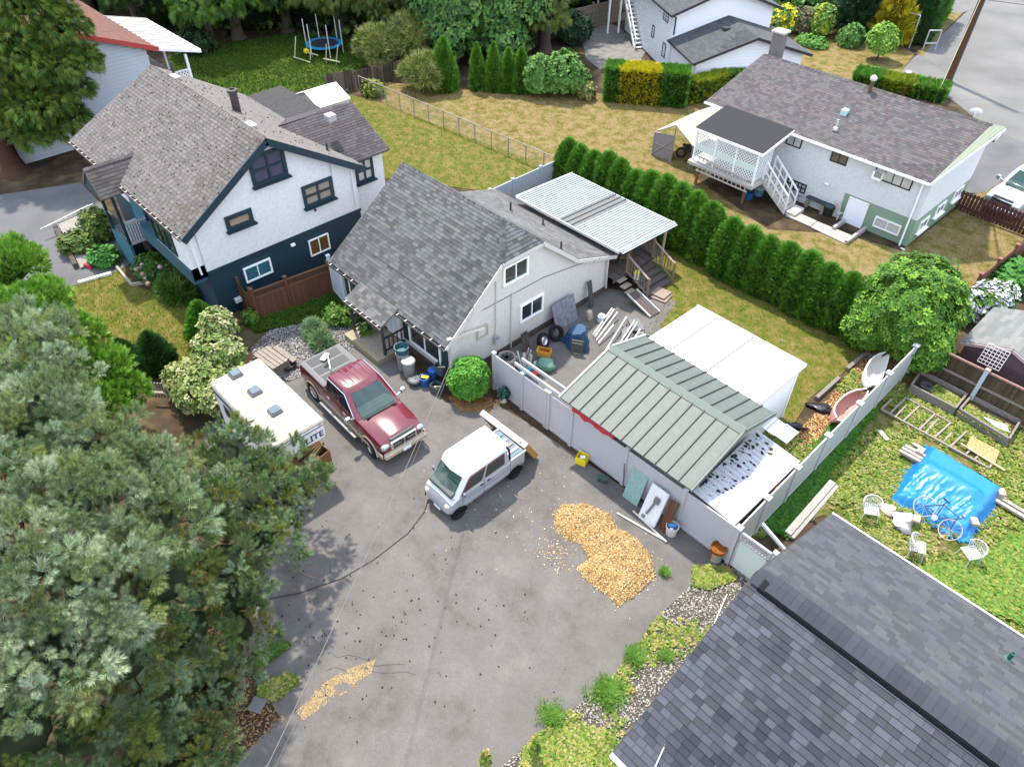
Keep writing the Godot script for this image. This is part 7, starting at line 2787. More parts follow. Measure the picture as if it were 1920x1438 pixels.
func drive_things() -> void:
	var outline := [V(-9.61, 0, -11.21), V(-9.61, 0, -11.66), V(-9.21, 0, -12.18), V(-8.43, 0, -12.47), V(-7.9, 0, -12.25), V(-7.18, 0, -12.36), V(-6.41, 0, -12.19), V(-5.87, 0, -11.67), V(-5.86, 0, -10.96), V(-6, 0, -10.16), V(-6.44, 0, -10.19), V(-7.2, 0, -10.11), V(-7.7, 0, -10.22), V(-7.69, 0, -10.73), V(-8.24, 0, -10.94), V(-8.64, 0, -10.74), V(-9.2, 0, -10.79)]
	var r := mound("wood_chip_pile", outline, .34, mat(.34, .2, .075, .9), "heap of golden wood chips on the asphalt in the middle of the driveway", "wood chips")
	var chip := Geo.new()
	chip.box(V(0, 0, 0), V(1.0, .16, .5))
	var cm := chip.mesh()
	var xs := []
	var cs := []
	var cc := [Color(.36, .24, .095), Color(.44, .32, .15), Color(.27, .155, .055), Color(.56, .45, .27), Color(.16, .085, .035)]
	var hs: Array = r[1]
	for k in 16000:
		var q: Vector3 = hs[rng.randi() % hs.size()]
		if q.y < .0:
			continue
		q += V(jit(.05), .012 + jit(.012), jit(.05))
		xs.append(Transform3D(Basis.from_euler(V(jit(.7), rng.randf() * TAU, jit(.7))).scaled(Vector3.ONE * rng.randf_range(.018, .048)), q))
		cs.append(tone(cc[k % 5].r, cc[k % 5].g, cc[k % 5].b, .2))
	for k in 700:
		var q: Vector3 = outline[rng.randi() % outline.size()]
		var w := pow(rng.randf(), 2.0) * .9
		q += V(rng.randfn() * w * .6, .018, rng.randfn() * w * .6)
		if k < 220:
			q = V(-8.51, 0, -10.08) + V(rng.randfn() * .35, .018, rng.randfn() * .28)
		elif k < 420:
			q = V(-10.9, 0, -10.53) + V(rng.randfn() * 1.3, .018, rng.randfn() * 1.2)
		xs.append(Transform3D(Basis.from_euler(V(jit(.3), rng.randf() * TAU, jit(.3))).scaled(Vector3.ONE * rng.randf_range(.015, .05)), q))
		cs.append(tone(cc[k % 5].r, cc[k % 5].g, cc[k % 5].b, .2))
	many(r[0], "chips", cm, vmat(.9), xs, cs)
	var cg := Geo.new()
	cg.ball(V(0, .5, 0), V(.8, .5, .55), 5, 8)
	var cone := thing("pine_cone", "small dark pine cone lying on the grey asphalt driveway", "pine cone", V(-11.11, 0, -5.15), 0, "pine cones scattered on the driveway")
	part(cone, "scales", cg, mat(.035, .024, .018, .95))
	cone.scale = Vector3.ONE * .035
	for k in 150:
		var u := V(-12.01, 0, -3.19).lerp(V(-8.22, 0, -6.75), pow(rng.randf(), 1.7))
		var q := u + V(rng.randfn() * 1.5, .01, rng.randfn() * 1.6)
		if not inside(lots.drive, q.x, q.z) or inside(outline, q.x, q.z):
			continue
		copy(cone, "pine_cone", q, rng.randf() * TAU, Vector3.ONE * rng.randf_range(.022, .04))
	var cable := Geo.new()
	cable.tube([V(-12.84, .02, -8.59), V(-12.51, .02, -8.15), V(-12.21, .02, -7.26), V(-12.15, .02, -5.89), V(-12.27, .02, -4.81), V(-12.71, .02, -3.63), V(-13.34, .02, -2.55)], .016, .016, 6)
	solo("cable", cable, mat(.012, .012, .012, .6), "black cable snaking over the asphalt from the small van towards the pine", "cable")
	for q in [[V(-12.96, .03, -2.21), V(-13.38, .03, -2.65), "pale stick lying at the end of the black cable"], [V(-15.82, .03, -6.61), V(-16.29, .03, -7.35), "curved dry twig on the asphalt beside the plywood crate"], [V(-13.37, .03, -4.03), V(-12.71, .03, -4.32), "pale straight twig beside the edge of the pine"]]:
		var g := Geo.new()
		g.tube([q[0], (q[0] as Vector3).lerp(q[1], .5) + V(.05, .02, .03), q[1]], .012, .007, 5)
		solo("twig", g, mat(.3, .2, .14, .9), q[2], "twig")
	var bm := [mat(.16, .1, .08, .9, 0, "grain", 2), mat(.2, .15, .12, .9, 0, "grain", 2)]
	var spots := [V(-12.7, 0, -1.32), V(-12.39, 0, -1.33), V(-12.2, 0, -1.13), V(-12.14, 0, -.97), V(-12.01, 0, -1.19), V(-11.61, 0, -1.32), V(-11.91, 0, -.82), V(-11.83, 0, -1), V(-12.17, 0, -1.34)]
	for k in spots.size():
		var t := thing("brick", "weathered brown brick in the small tumbled heap beside the pine", "brick", spots[k], rng.randf() * 3, "tumbled bricks beside the pine")
		bits(t, "block", [[V(0, .05 + (k % 3) * .05, 0), V(.24, .09, .13), V(jit(.3), 0, jit(.3))]], bm[k % 2], .012)
	var slab := thing("paving_slab", "grey square paving slab lying at the edge of the driveway beside the pine", "slab", V(-10.58, 0, -1.07), .5)
	bits(slab, "block", [[V(0, .05, 0), V(.36, .07, .36), V(.1, 0, .1)]], mat(.2, .2, .2, .9, 0, "grain", 2))
	bin_("tall grey dustbin with its lid on beside the porch step", V(-18.05, 0, -11.84), .25, .72, Color(.26, .25, .25), Color(.3, .29, .29))
	var tb := bin_("grey dustbin topped with an open teal tub below the cottage window", V(-18.53, 0, -11.92), .25, .8, Color(.24, .23, .23), Color(.04, .1, .12), true)
	bin_("open teal plastic tub standing on the grey dustbin", V(-18.53, 0, -11.92) + V(0, .8, 0), .28, .3, Color(.025, .09, .11), Color(0, 0, 0), true, "tub")
	bin_("upturned dark grey-blue basin beside the blue bucket", V(-17.51, 0, -11.67), .24, .22, Color(.05, .07, .08), Color(.06, .08, .09), false, "basin")
	bin_("blue bucket with a yellow rag over its rim by the cottage wall", V(-17.2, 0, -11.92), .2, .42, Color(.01, .09, .3), Color(0, 0, 0), true, "bucket")
	var rag := thing("rag", "yellow rag hanging over the rim of the blue bucket", "rag", V(-17.2, 0, -11.92) + V(0, .42, 0))
	bits(rag, "cloth", [[V(.03, .02, 0), V(.32, .06, .14), V(.3, .5, .2)]], mat(.6, .5, .03, .8), .025)
	bin_("blue barrel behind the dark crates at the cottage corner", V(-17.22, 0, -12.33), .17, .5, Color(.01, .07, .26), Color(.01, .08, .3), false, "barrel")
	for q in [[V(-16.58, 0, -12.02), .38, "dark plastic crate full of odds and ends at the cottage corner"], [V(-17, 0, -12.57), .75, "grey open plastic box on top of the pile at the cottage corner"]]:
		var t := thing("plastic_box", q[2], "box", q[0] as Vector3 + V(0, (q[1] as float) - .38, 0), .2)
		bits(t, "side", [[V(-.22, .19, 0), V(.03, .38, .34)], [V(.22, .19, 0), V(.03, .38, .34)], [V(0, .19, .17), V(.41, .38, .03)], [V(0, .19, -.17), V(.41, .38, .03)], [V(0, .1, 0), V(.4, .03, .3)]], mat(.05, .065, .075, .6))
		bits(t, "scrap", [[V(.05, .3, 0), V(.3, .08, .06), V(.4, .5, .3)]], mat(.4, .38, .22, .8))
	var pot := bin_("pale round planter with a small shrub beside the porch step", V(-20.98, 0, -11.91), .28, .3, Color(.36, .3, .25), Color(0, 0, 0), true, "planter")
	crown(pot, "foliage", leaf_small, leafmat(1, 1, 1, .3), [[V(0, .4, 0), V(.22, .25, .22)]], 60, .16, [Color(.08, .16, .03)], .4)
	bin_("purple-grey plant pot on the porch under the small roof", V(-21.62, 0, -13.02) + V(0, .2, 0), .2, .4, Color(.07, .06, .11), Color(0, 0, 0), true, "plant pot")
	var ball := thing("garden_globe", "pale garden globe among the plants beside the porch", "globe", V(-22.99, 0, -12.35))
	var bg := Geo.new()
	bg.ball(V(0, .2, 0), V(.16, .16, .16), 10, 14)
	part(ball, "sphere", bg, mat(.5, .46, .42, .5))
	bits(ball, "stand", [[V(0, .03, 0), V(.16, .06, .16)]], mat(.2, .1, .07, .8))
	var wp := bin_("white square planter with a dark plant against the white fence", V(-14.52, 0, -13.52), .17, .26, Color(.6, .6, .58), Color(0, 0, 0), true, "planter")
	crown(wp, "foliage", leaf_small, leafmat(1, 1, 1, .3), [[V(0, .4, 0), V(.16, .24, .16)]], 50, .15, [Color(.01, .05, .05), Color(.02, .06, .04)], .4)
	var yc := thing("yellow_crate", "bright yellow plastic crate with white papers by the white fence", "crate", V(-10.49, 0, -13.46), .3)
	bits(yc, "side", [[V(-.18, .16, 0), V(.02, .32, .3)], [V(.18, .16, 0), V(.02, .32, .3)], [V(0, .16, .16), V(.37, .32, .02)], [V(0, .16, -.16), V(.37, .32, .02)], [V(0, .02, 0), V(.34, .03, .3)]], mat(.72, .56, .01, .5))
	bits(yc, "paper", [[V(.02, .26, 0), V(.18, .02, .13), V(.2, .4, 0)]], mat(.7, .72, .7, .8), .003)
	var gb := thing("dark_lantern", "small dark green metal box lantern on the ground by the fence", "lantern", V(-9.42, 0, -13.33), .4)
	bits(gb, "case", [[V(0, .1, 0), V(.32, .18, .16)], [V(0, .21, 0), V(.36, .04, .2)]], mat(.03, .06, .055, .6))
	var lean := -.3
	var tp := thing("teal_board", "pale teal board leaning against the white fence", "board", V(-8.26, 0, -13.42))
	bits(tp, "sheet", [[V(0, .62, -.12), V(.62, 1.28, .03), V(lean, 0, 0)]], mat(.26, .42, .38, .7, 0, "stain", 1.0), .004)
	var wd := thing("old_door", "white old fridge door with a grey handle leaning against the white fence", "door", V(-7.35, 0, -13.23))
	bits(wd, "panel", [[V(0, .66, -.1), V(.66, 1.36, .09), V(lean - .06, 0, 0)]], mat(.74, .74, .74, .5, 0, "soft", 1.0), .02)
	bits(wd, "handle", [[V(-.02, .62, .0), V(.07, .6, .05), V(lean - .06, 0, -.22)], [V(.07, .96, -.1), V(.2, .22, .05), V(lean - .06, 0, 0)]], mat(.12, .13, .14, .5))
	bits(wd, "corner_plate", [[V(-.16, .18, .12), V(.14, .14, .03), V(lean - .06, 0, 0)]], mat(.15, .16, .16, .5))
	var wb := thing("brown_boards", "brown planks leaning on the fence between the white door and the bin", "planks", V(-6.83, 0, -13.28))
	for k in 3:
		bits(wb, "plank", [[V(-.06 + k * .1, .6, -.1), V(.09, 1.2 + k * .05, .03), V(lean, 0, jit(.06))]], mat(.18, .08, .04, .9, 0, "wood", 1), .005)
	var bb := bin_("cream waste basket holding a blue bottle by the white fence", V(-6.55, 0, -13.33), .2, .4, Color(.55, .52, .48), Color(0, 0, 0), true, "basket")
	var bo := thing("blue_box", "blue and white carton standing in the cream waste basket", "carton", V(-6.55, 0, -13.33) + V(0, .15, 0), .6)
	bits(bo, "carton", [[V(0, .24, 0), V(.26, .14, .1), V(.3, 0, .3)]], mat(.02, .16, .38, .5))
	bits(bo, "jug", [[V(-.02, .12, .08), V(.14, .2, .12)]], mat(.7, .7, .7, .4), .04)
	var pole := wthing("long_batten", "two long pale battens lying on the asphalt in front of the leaning door", "batten", V(-7.29, 0, -12.84))
	for q in [[V(-8.21, .05, -12.66), V(-6.47, .05, -12.95)], [V(-7.91, .05, -13.1), V(-6.42, .08, -12.92)]]:
		var g := Geo.new()
		g.beam(q[0], q[1], .05, .04)
		part(pole, "batten", g, mat(.55, .5, .44, .8))
	var dp := wthing("pole", "thin dark pole leaning upright against the white fence", "pole", V(-8.67, 0, -13.5))
	pipe(dp, "shaft", [V(-8.61, .02, -13.42), V(-8.85, 1.19, -13.58)], .02, mat(.1, .07, .06, .8))
	var st := thing("barrel_stove", "rusty barrel with a wide round rusty lid by the corner gate", "barrel", V(-5.02, 0, -13.53))
	var g := Geo.new()
	g.lathe(V(0, 0, 0), [Vector2(0, 0), Vector2(.17, 0), Vector2(.19, .15), Vector2(.17, .17), Vector2(.19, .35), Vector2(.17, .37), Vector2(.18, .55), Vector2(0, .55)], 18)
	part(st, "drum", g, mat(.3, .28, .24, .8, 0, "stain", 2))
	var l := Geo.new()
	l.lathe(V(0, .55, 0), [Vector2(.24, .0), Vector2(.25, .12), Vector2(.22, .12), Vector2(.2, .06), Vector2(0, .05)], 20)
	part(st, "lid", l, mat(1, 1, 1, .85, .2, "rust", 1.5))
	bits(st, "rust_streak", [[V(-.1, .3, .16), V(.07, .54, .02)]], mat(1, 1, 1, .9, 0, "rust", 1.5), .004)
func wall_things() -> void:
	var gb := thing("weathered_sheet", "large grey weathered sheet leaning against the cottage wall", "panel", V(-15.93, 0, -18.54))
	bits(gb, "sheet", [[V(-.25, .58, 0), V(.03, 1.2, 1.3), V(0, 0, .3)]], mat(1, 1, 1, .85, 0, "greyboard", .8), .004)
	var pk := thing("old_plank", "tall dark grey plank leaning against the cottage wall beside the grey sheet", "plank", V(-16.06, 0, -20.21))
	bits(pk, "plank", [[V(-.2, .62, 0), V(.05, 1.3, .24), V(0, 0, .22)]], mat(.11, .1, .105, .95, 0, "wood", 1.2), .006)
	var p2 := thing("sledge_boards", "two weathered boards with dark hooks leaning below the lower cottage window", "boards", V(-15.91, 0, -16.15))
	for k in 2:
		bits(p2, "board", [[V(-.15, .42, -.1 + k * .19), V(.04, .9, .17), V(0, 0, .25)]], mat(.14, .1, .085, .95, 0, "wood", 1.2), .006)
	bits(p2, "hook", [[V(-.2, .8, -.08), V(.05, .1, .05)], [V(-.2, .8, .12), V(.05, .1, .05)]], mat(.02, .02, .02, .6))
	tyre("car tyre with a silver rim leaning on the cottage wall", V(-15.73, 0, -16.82) + V(0, .33, 0), V(.0, .2, -1.15), true)
	tyre("bare black tyre leaning on the wall right of the rimmed tyre", V(-15.73, 0, -17.57) + V(0, .3, 0), V(0, -.2, -1.0), false)
	var oc := thing("orange_crate", "orange plastic crate tipped on top of the green sack", "crate", V(-15.13, 0, -16.28) + V(0, .3, 0), .5)
	bits(oc, "side", [[V(-.25, .12, 0), V(.025, .26, .34), V(0, 0, .3)], [V(.25, .12, 0), V(.025, .26, .34)], [V(0, .12, .17), V(.5, .24, .025)], [V(0, .12, -.17), V(.5, .24, .025), V(.3, 0, 0)], [V(0, .02, 0), V(.48, .025, .32)]], mat(.5, .22, .025, .6))
	var nz := FastNoiseLite.new()
	nz.frequency = 1.2
	var sk := thing("green_sack", "lumpy pale green sack under the orange crate", "sack", V(-14.76, 0, -15.97))
	var g := Geo.new()
	g.ball(V(0, .2, 0), V(.42, .24, .33), 10, 16, nz, .4)
	part(sk, "bag", g, mat(.13, .27, .19, .7, 0, "wrinkle", 1.5))
	var bt := thing("covered_machine", "machine under a crumpled dark blue tarpaulin with a grey panel showing", "machine", V(-14.93, 0, -17.93))
	g = Geo.new()
	var rings := []
	for k in 7:
		var t := k / 6.0
		var ring := []
		for j in 20:
			var a := TAU * j / 20
			var rr := lerpf(.5, .3, t) * (1.0 + .16 * sin(a * 5 + 1.3) * (1 - t) + .1 * sin(a * 8 + t * 3))
			ring.append(V(cos(a) * rr * 1.25, .05 + t * .72 + .14 * t * sin(a + 2.3), sin(a) * rr * .95))
		rings.append(ring)
	g.loft(rings)
	for k in g.v.size():
		pass
	g.soften(50)
	part(bt, "tarp", g, mat(.025, .075, .16, .4, 0, "wrinkle", 1.4))
	bits(bt, "panel", [[V(.42, .36, .42), V(.5, .62, .06), V(-.1, .55, 0)], [V(.44, .56, .46), V(.44, .04, .06), V(-.1, .55, 0)], [V(.46, .3, .47), V(.4, .03, .06), V(-.1, .55, 0)]], mat(.07, .075, .065, .7), .02)
	var jug := thing("white_jug", "white plastic jug with a green label near the deck steps", "jug", V(-15.19, 0, -19.75), .4)
	g = Geo.new()
	g.bbox(V(0, .2, 0), V(.3, .4, .32), .07)
	g.lathe(V(0, .38, .05), [Vector2(.1, 0), Vector2(.07, .05), Vector2(.06, .08), Vector2(0, .08)], 12)
	part(jug, "body", g, mat(.55, .58, .55, .4))
	bits(jug, "label_patch", [[V(.155, .2, 0), V(.01, .14, .16)]], mat(.1, .32, .2, .6), .002)
	var al := wthing("aluminium_lengths", "heap of white and grey aluminium lengths lying on the ground by the deck", "metal lengths", V(-14.58, 0, -19.83))
	for q in [[1112, 632, 1148, 588, 0], [1115, 636, 1152, 590, 0], [1118, 642, 1158, 596, 0], [1122, 647, 1150, 620, 0], [1130, 668, 1175, 605, 1], [1140, 678, 1190, 612, 1], [1145, 682, 1195, 615, 1], [1150, 690, 1200, 628, 1]]:
		g = Geo.new()
		g.beam(pt(q[0], q[1], .12), pt(q[2], q[3], .3), .05, .04)
		part(al, "length", g, mat(.42, .42, .44, .4, .3))
	for q in [[V(-13.75, .12, -19.6), V(1.5, .04, .3), V(0, -.9, .05)], [V(-13.4, .1, -20.2), V(1.6, .04, .28), V(0, -.8, .02)], [V(-12.9, .14, -20.4), V(1.1, .22, .05), V(0, .5, 0)], [V(-14.0, .1, -20.6), V(.9, .05, .5), V(0, -.6, .1)]]:
		bits(al, "channel", [q], mat(.13, .13, .14, .5, .2), .01)
	var jk := wthing("scrap_boards", "bundle of pale board offcuts standing in a tub behind the white fence", "offcuts", V(-15.43, 0, -15.25))
	for k in 7:
		g = Geo.new()
		var q := V(-15.29, 0, -15.4) + V(jit(.3), 0, jit(.3))
		g.beam(q, q + V(jit(.25) - .1, .75 + jit(.15), jit(.2)), .11, .025)
		part(jk, "offcut", g, mat(.42 + jit(.1), .4 + jit(.08), .38, .8))
	for q in [[V(-15.05, 0, -15.9), Color(.35, .4, .42), "pale grey foam block on the rubbish behind the white fence"], [V(-15.07, 0, -15.19), Color(.02, .25, .36), "bright blue plastic scrap behind the white fence"], [V(-14.7, 0, -15.35), Color(.5, .02, .02), "small red petrol can behind the white fence"]]:
		var t := thing("scrap", q[2], "scrap", q[0], .7)
		var c: Color = q[1]
		bits(t, "piece", [[V(0, .14, 0), V(.42, .12, .2), V(.3, .4, .3)], [V(.02, .05, .05), V(.2, .1, .2)]], mat(c.r, c.g, c.b, .6), .02)
	var ac := thing("heat_pump", "round-topped grey air conditioner unit between the fence and the cottage", "air conditioner", V(-15.79, 0, -14.87))
	g = Geo.new()
	g.lathe(V(0, 0, 0), [Vector2(.36, 0), Vector2(.38, .55), Vector2(.35, .6), Vector2(.3, .6), Vector2(.28, .52), Vector2(0, .5)], 20)
	part(ac, "case", g, mat(.25, .22, .19, .7))
	for k in 4:
		bits(ac, "fan_blade", [[V(0, .56, 0), V(.52, .02, .1), V(0, k * PI / 4, 0)]], mat(.03, .03, .03, .6), .004)
	bits(thing("paper_bag", "pale paper sack leaning beside the dark plank by the deck", "sack", V(-15.63, 0, -19.49)), "bag", [[V(0, .25, 0), V(.2, .5, .26), V(.1, 0, .15)]], mat(.4, .32, .24, .85), .05)
	bin_("white bucket with a yellow lid standing on the deck steps", V(-15.71, .58, -22.57), .14, .34, Color(.6, .6, .58), Color(.6, .5, .05), false, "bucket")
	var pad := thing("paving_tiles", "two stacked square brown mats beside the deck steps", "mats", V(-14.57, 0, -23.01))
	bits(pad, "mat", [[V(0, .05, 0), V(.75, .05, .7), V(0, .2, 0)], [V(-.1, .12, -.1), V(.7, .05, .66), V(0, .1, .04)]], mat(.26, .2, .17, .9, 0, "soft", 1))
	var ch := thing("wicker_chair", "brown wicker armchair on the covered deck", "chair", V(-16.73, .75, -22.99), .6)
	bits(ch, "seat", [[V(0, .38, 0), V(.5, .08, .5)]], mat(.16, .09, .06, .9))
	bits(ch, "backrest", [[V(0, .66, -.24), V(.5, .5, .05), V(-.15, 0, 0)]], mat(.16, .09, .06, .9))
	for q in [V(-.22, .18, .22), V(.22, .18, .22), V(-.22, .18, -.22), V(.22, .18, -.22)]:
		bits(ch, "leg", [[q, V(.05, .36, .05)]], mat(.12, .07, .05, .9))
	var pb := thing("picnic_table", "weathered grey picnic table behind the camper", "picnic table", V(-21.99, 0, -8.19), .1)
	for k in 4:
		bits(pb, "top_board", [[V(0, .55, -.27 + k * .18), V(1.3, .04, .16)]], mat(.36, .31, .26, .9, 0, "wood", 1))
	for s in [-1, 1]:
		bits(pb, "bench_board", [[V(0, .33, s * .62), V(1.3, .05, .24)]], mat(.33, .28, .24, .9, 0, "wood", 1))
		bits(pb, "leg_frame", [[V(s * .5, .28, 0), V(.07, .5, .9)]], mat(.28, .23, .2, .9, 0, "wood", 1))
	var fp := thing("fire_ring", "round dark fire ring with split logs near the picnic table", "fire ring", V(-21.65, 0, -8.65))
	g = Geo.new()
	g.lathe(V(0, 0, 0), [Vector2(.32, 0), Vector2(.34, .2), Vector2(.28, .2), Vector2(.25, .05), Vector2(0, .05)], 18)
	part(fp, "ring", g, mat(.05, .035, .03, .9))
	for k in 4:
		g = Geo.new()
		g.tube([V(cos(k * 1.7) * .22, .08, sin(k * 1.7) * .22), V(-cos(k * 1.7) * .12, .3 + k * .05, -sin(k * 1.7) * .12)], .05, .045, 7)
		part(fp, "log", g, mat(.3, .2, .15, .9) if k == 0 else mat(.08, .05, .04, .9))
func pt(u: float, w: float, y: float) -> Vector3:
	var a := V(-14.61, 0, -18.53)
	var b := V(-13.27, 0, -19.97)
	var c := V(-15.79, 0, -19.85)
	return a + (b - a) * ((u - 1110.0) / 90.0) + (c - a) * ((640.0 - w) / 50.0) + V(0, y, 0)
func garden_things() -> void:
	var grey := mat(.3, .26, .23, .9, 0, "wood", 1)
	for q in [[[V(-4.38, 0, -25.14), V(-4.48, 0, -26.22), V(-2.74, 0, -26.19), V(-2.71, 0, -25.14)], "raised planter box with a black pot, nearest the white fence"], [[V(-2.58, 0, -25.2), V(-2.58, 0, -26.23), V(-.84, 0, -26.2), V(-.77, 0, -24.98)], "raised planter box with white rags on the weeds, nearest the picture edge"]]:
		var c: Array = q[0]
		var t := wthing("planter_box", q[1], "planter box", c[0])
		for k in 4:
			var g := Geo.new()
			g.beam((c[k] as Vector3) + V(0, .2, 0), (c[(k + 1) % 4] as Vector3) + V(0, .2, 0), .07, .4)
			part(t, "board", g, grey)
		var s := Geo.new()
		var soil := []
		for w in c:
			soil.append(w + V(0, .22, 0))
		s.poly(soil)
		part(t, "soil", s, mat(.05, .035, .022, .95))
	bin_("black plant pot inside the raised planter box", V(-3.97, 0, -25.46) + V(0, .22, 0), .2, .22, Color(.05, .055, .06), Color(0, 0, 0), true, "plant pot")
	var fr := wthing("batten_frame", "long wooden frame of pale battens lying flat in the weeds", "frame", V(-2.94, 0, -23.64))
	for q in [[V(-4.61, .08, -23.4), V(-.72, .08, -23.41)], [V(-4.26, .08, -24.68), V(-2.55, .08, -24.6)], [V(-4.61, .08, -23.4), V(-4.59, .08, -24.16)], [V(-4.29, .08, -23.38), V(-4.26, .08, -24.68)], [V(-3.77, .08, -23.41), V(-3.72, .08, -24.68)], [V(-3.18, .08, -23.42), V(-3.14, .08, -24.65)], [V(-2.63, .08, -23.4), V(-2.55, .08, -24.6)], [V(-2.05, .08, -23.43), V(-1.98, .08, -24.56)], [V(-2.96, .05, -23.47), V(-2.95, .05, -24.5)], [V(-4.08, .05, -23.4), V(-4.08, .05, -24.33)], [V(-2.33, .05, -23.54), V(-2.31, .05, -24.16)], [V(-.72, .08, -23.41), V(-.73, .08, -23.75)], [V(-1.53, .06, -23.5), V(-1.51, .06, -23.89)], [V(-1.22, .06, -23.47), V(-1.2, .06, -23.85)]]:
		var g := Geo.new()
		g.beam(q[0], q[1], .06, .08)
		part(fr, "batten", g, mat(.4, .33, .28, .85, 0, "wood", 1))
	var pw := wthing("plywood_sheet", "tan plywood sheet lying at the end of the batten frame", "plywood", V(-1.22, 0, -24.16))
	var pg := Geo.new()
	pg.extrude([V(-1.67, .16, -23.73), V(-.64, .16, -23.61), V(-.78, .16, -24.43), V(-1.76, .16, -24.41)], V(0, -.03, 0))
	part(pw, "sheet", pg, mat(.5, .33, .13, .8, 0, "wood", .6))
	pg = Geo.new()
	pg.beam(V(-1.85, .14, -23.78), V(-.31, .14, -23.64), .06, .05)
	part(pw, "edge_batten", pg, mat(.55, .4, .2, .8))
	var pk := wthing("timber_stack", "stack of pale timber lengths poking out from under the blue tarp", "timber", V(-2.93, 0, -22.15))
	for q in [[V(-3.18, .25, -21.74), V(-2.38, .25, -21.78)], [V(-3.17, .25, -21.93), V(-2.36, .25, -21.94)], [V(-3.13, .3, -22.05), V(-2.35, .3, -22.09)], [V(-3.12, .12, -21.86), V(-2.4, .12, -21.85)], [V(-3, .28, -22.36), V(-2.56, .28, -22.36)], [V(-.06, .2, -22.24), V(1.03, .2, -22.2)], [V(-.01, .2, -22.03), V(1.03, .2, -21.99)]]:
		var g := Geo.new()
		g.beam(q[0], q[1], .12, .08)
		part(pk, "length", g, mat(.56, .46, .4, .8, 0, "wood", 1))
	var ob := thing("short_plank", "short pale plank lying alone in the weeds near the white fence", "plank", V(-3.94, 0, -22.25), -.15)
	bits(ob, "plank", [[V(0, .06, 0), V(.5, .05, .17), V(0, -.35, 0)]], mat(.5, .43, .38, .85))
	var a := V(-2.72, 0, -22.96)
	var b := V(.19, 0, -22.73)
	var c := V(.08, 0, -19.78)
	var d := V(-2.58, 0, -19.44)
	var nz := FastNoiseLite.new()
	nz.frequency = .9
	nz.fractal_octaves = 4
	var n := 60
	var hs := []
	for j in n + 1:
		for i in n + 1:
			var u := i / float(n)
			var w := j / float(n)
			var p := a.lerp(b, u).lerp(d.lerp(c, u), w)
			var edge := minf(minf(u, 1 - u), minf(w, 1 - w))
			var y := .5 * smoothstep(.0, .14, edge)
			y += .22 * exp(-pow((w - .46) / .1, 2)) * smoothstep(.04, .2, u) * (1.0 - smoothstep(.72, .9, u))
			y -= .22 * smoothstep(.55, .85, w)
			y += nz.get_noise_2d(p.x * 2.2, p.z * 2.2) * .02 + absf(nz.get_noise_2d(u * 16.0 + w * 5.0, w * 2.5)) * .1 * smoothstep(.45, .6, w)
			if edge < .01:
				y = .05
				p += V(nz.get_noise_2d(u * 30, w * 30) * .28, 0, nz.get_noise_2d(u * 30 + 50, w * 30) * .28)
			hs.append(p + V(0, maxf(y, .03), 0))
	var tg := Geo.new()
	for j in n:
		for i in n:
			tg.quad(hs[(j + 1) * (n + 1) + i], hs[(j + 1) * (n + 1) + i + 1], hs[j * (n + 1) + i + 1], hs[j * (n + 1) + i])
	tg.soften(50)
	var under := Geo.new()
	var tarp := wthing("blue_tarp", "bright blue tarpaulin draped over a stack in the weedy garden", "tarpaulin", (a + c) * .5)
	var tm := mat(.004, .19, .5, .42, 0, "wrinkle", 1.0)
	tm.cull_mode = BaseMaterial3D.CULL_DISABLED
	part(tarp, "sheet", tg, tm)
	for q in [V(-2.65, 0, -22.16), V(-.01, 0, -22.35), V(-.13, 0, -20.5), V(-1.44, 0, -19.25)]:
		var st := thing("weight_block", "pale block weighing down the blue tarpaulin", "block", q + V(0, .28, 0), rng.randf(), "blocks on the blue tarp")
		bits(st, "block", [[V(0, .06, 0), V(.22, .12, .3)]], mat(.5, .38, .32, .9, 0, "grain", 2), .015)
	var bk := thing("bicycle", "dark racing bicycle with dropped handlebars leaning back on the blue tarp", "bicycle", V(-1.08, .2, -19.43))
	bk.rotation = V(-.85, -.32, 0)
	var blk := mat(.02, .02, .03, .35)
	for x in [-.5, .5]:
		var wg := Geo.new()
		var ring := []
		for k in 25:
			ring.append(V(x + cos(TAU * k / 24) * .33, .35 + sin(TAU * k / 24) * .33, 0))
		wg.tube(ring, .018, .018, 6)
		var w := part(bk, "wheel", wg, mat(.32, .27, .24, .6))
		var sg := Geo.new()
		for k in 12:
			var q := TAU * k / 12
			sg.tube([V(x, .35, 0), V(x + cos(q) * .32, .35 + sin(q) * .32, 0)], .003, .003, 4)
		part(w, "spokes", sg, mat(.5, .5, .5, .4, .5)).set_meta("kind", "stuff")
	for q in [["frame_tube", [V(-.18, .78, 0), V(.36, .8, 0)]], ["frame_tube", [V(-.05, .3, 0), V(.38, .72, 0)]], ["seat_tube", [V(-.05, .3, 0), V(-.2, .9, 0)]], ["chain_stay", [V(-.05, .3, .03), V(-.5, .35, .05)]], ["seat_stay", [V(-.18, .78, .02), V(-.5, .35, .04)]], ["fork", [V(.36, .85, 0), V(.42, .55, 0), V(.5, .35, 0)]], ["handlebar", [V(.45, .9, -.2), V(.36, .92, 0), V(.45, .9, .2), V(.52, .8, .2), V(.42, .74, .2)]]]:
		var g := Geo.new()
		g.tube(q[1], .018, .018, 7)
		part(bk, q[0], g, blk)
	bits(bk, "saddle", [[V(-.22, .93, 0), V(.26, .05, .1)]], blk, .02)
	var cg := Geo.new()
	cg.lathe(V(-.05, .3, .05), [Vector2(.1, -.01), Vector2(.1, .01), Vector2(0, .012)], 16, Basis.from_euler(V(PI / 2, 0, 0)))
	part(bk, "chainring", cg, mat(.3, .3, .3, .4, .6))
	wire_chair(V(-2.6, 0, -18.47), .6, "white wire garden chair alone, left of the blue tarp")
	wire_chair(V(-.94, 0, -18.18), 2.0, "white wire garden chair among blue flowers below the tarp")
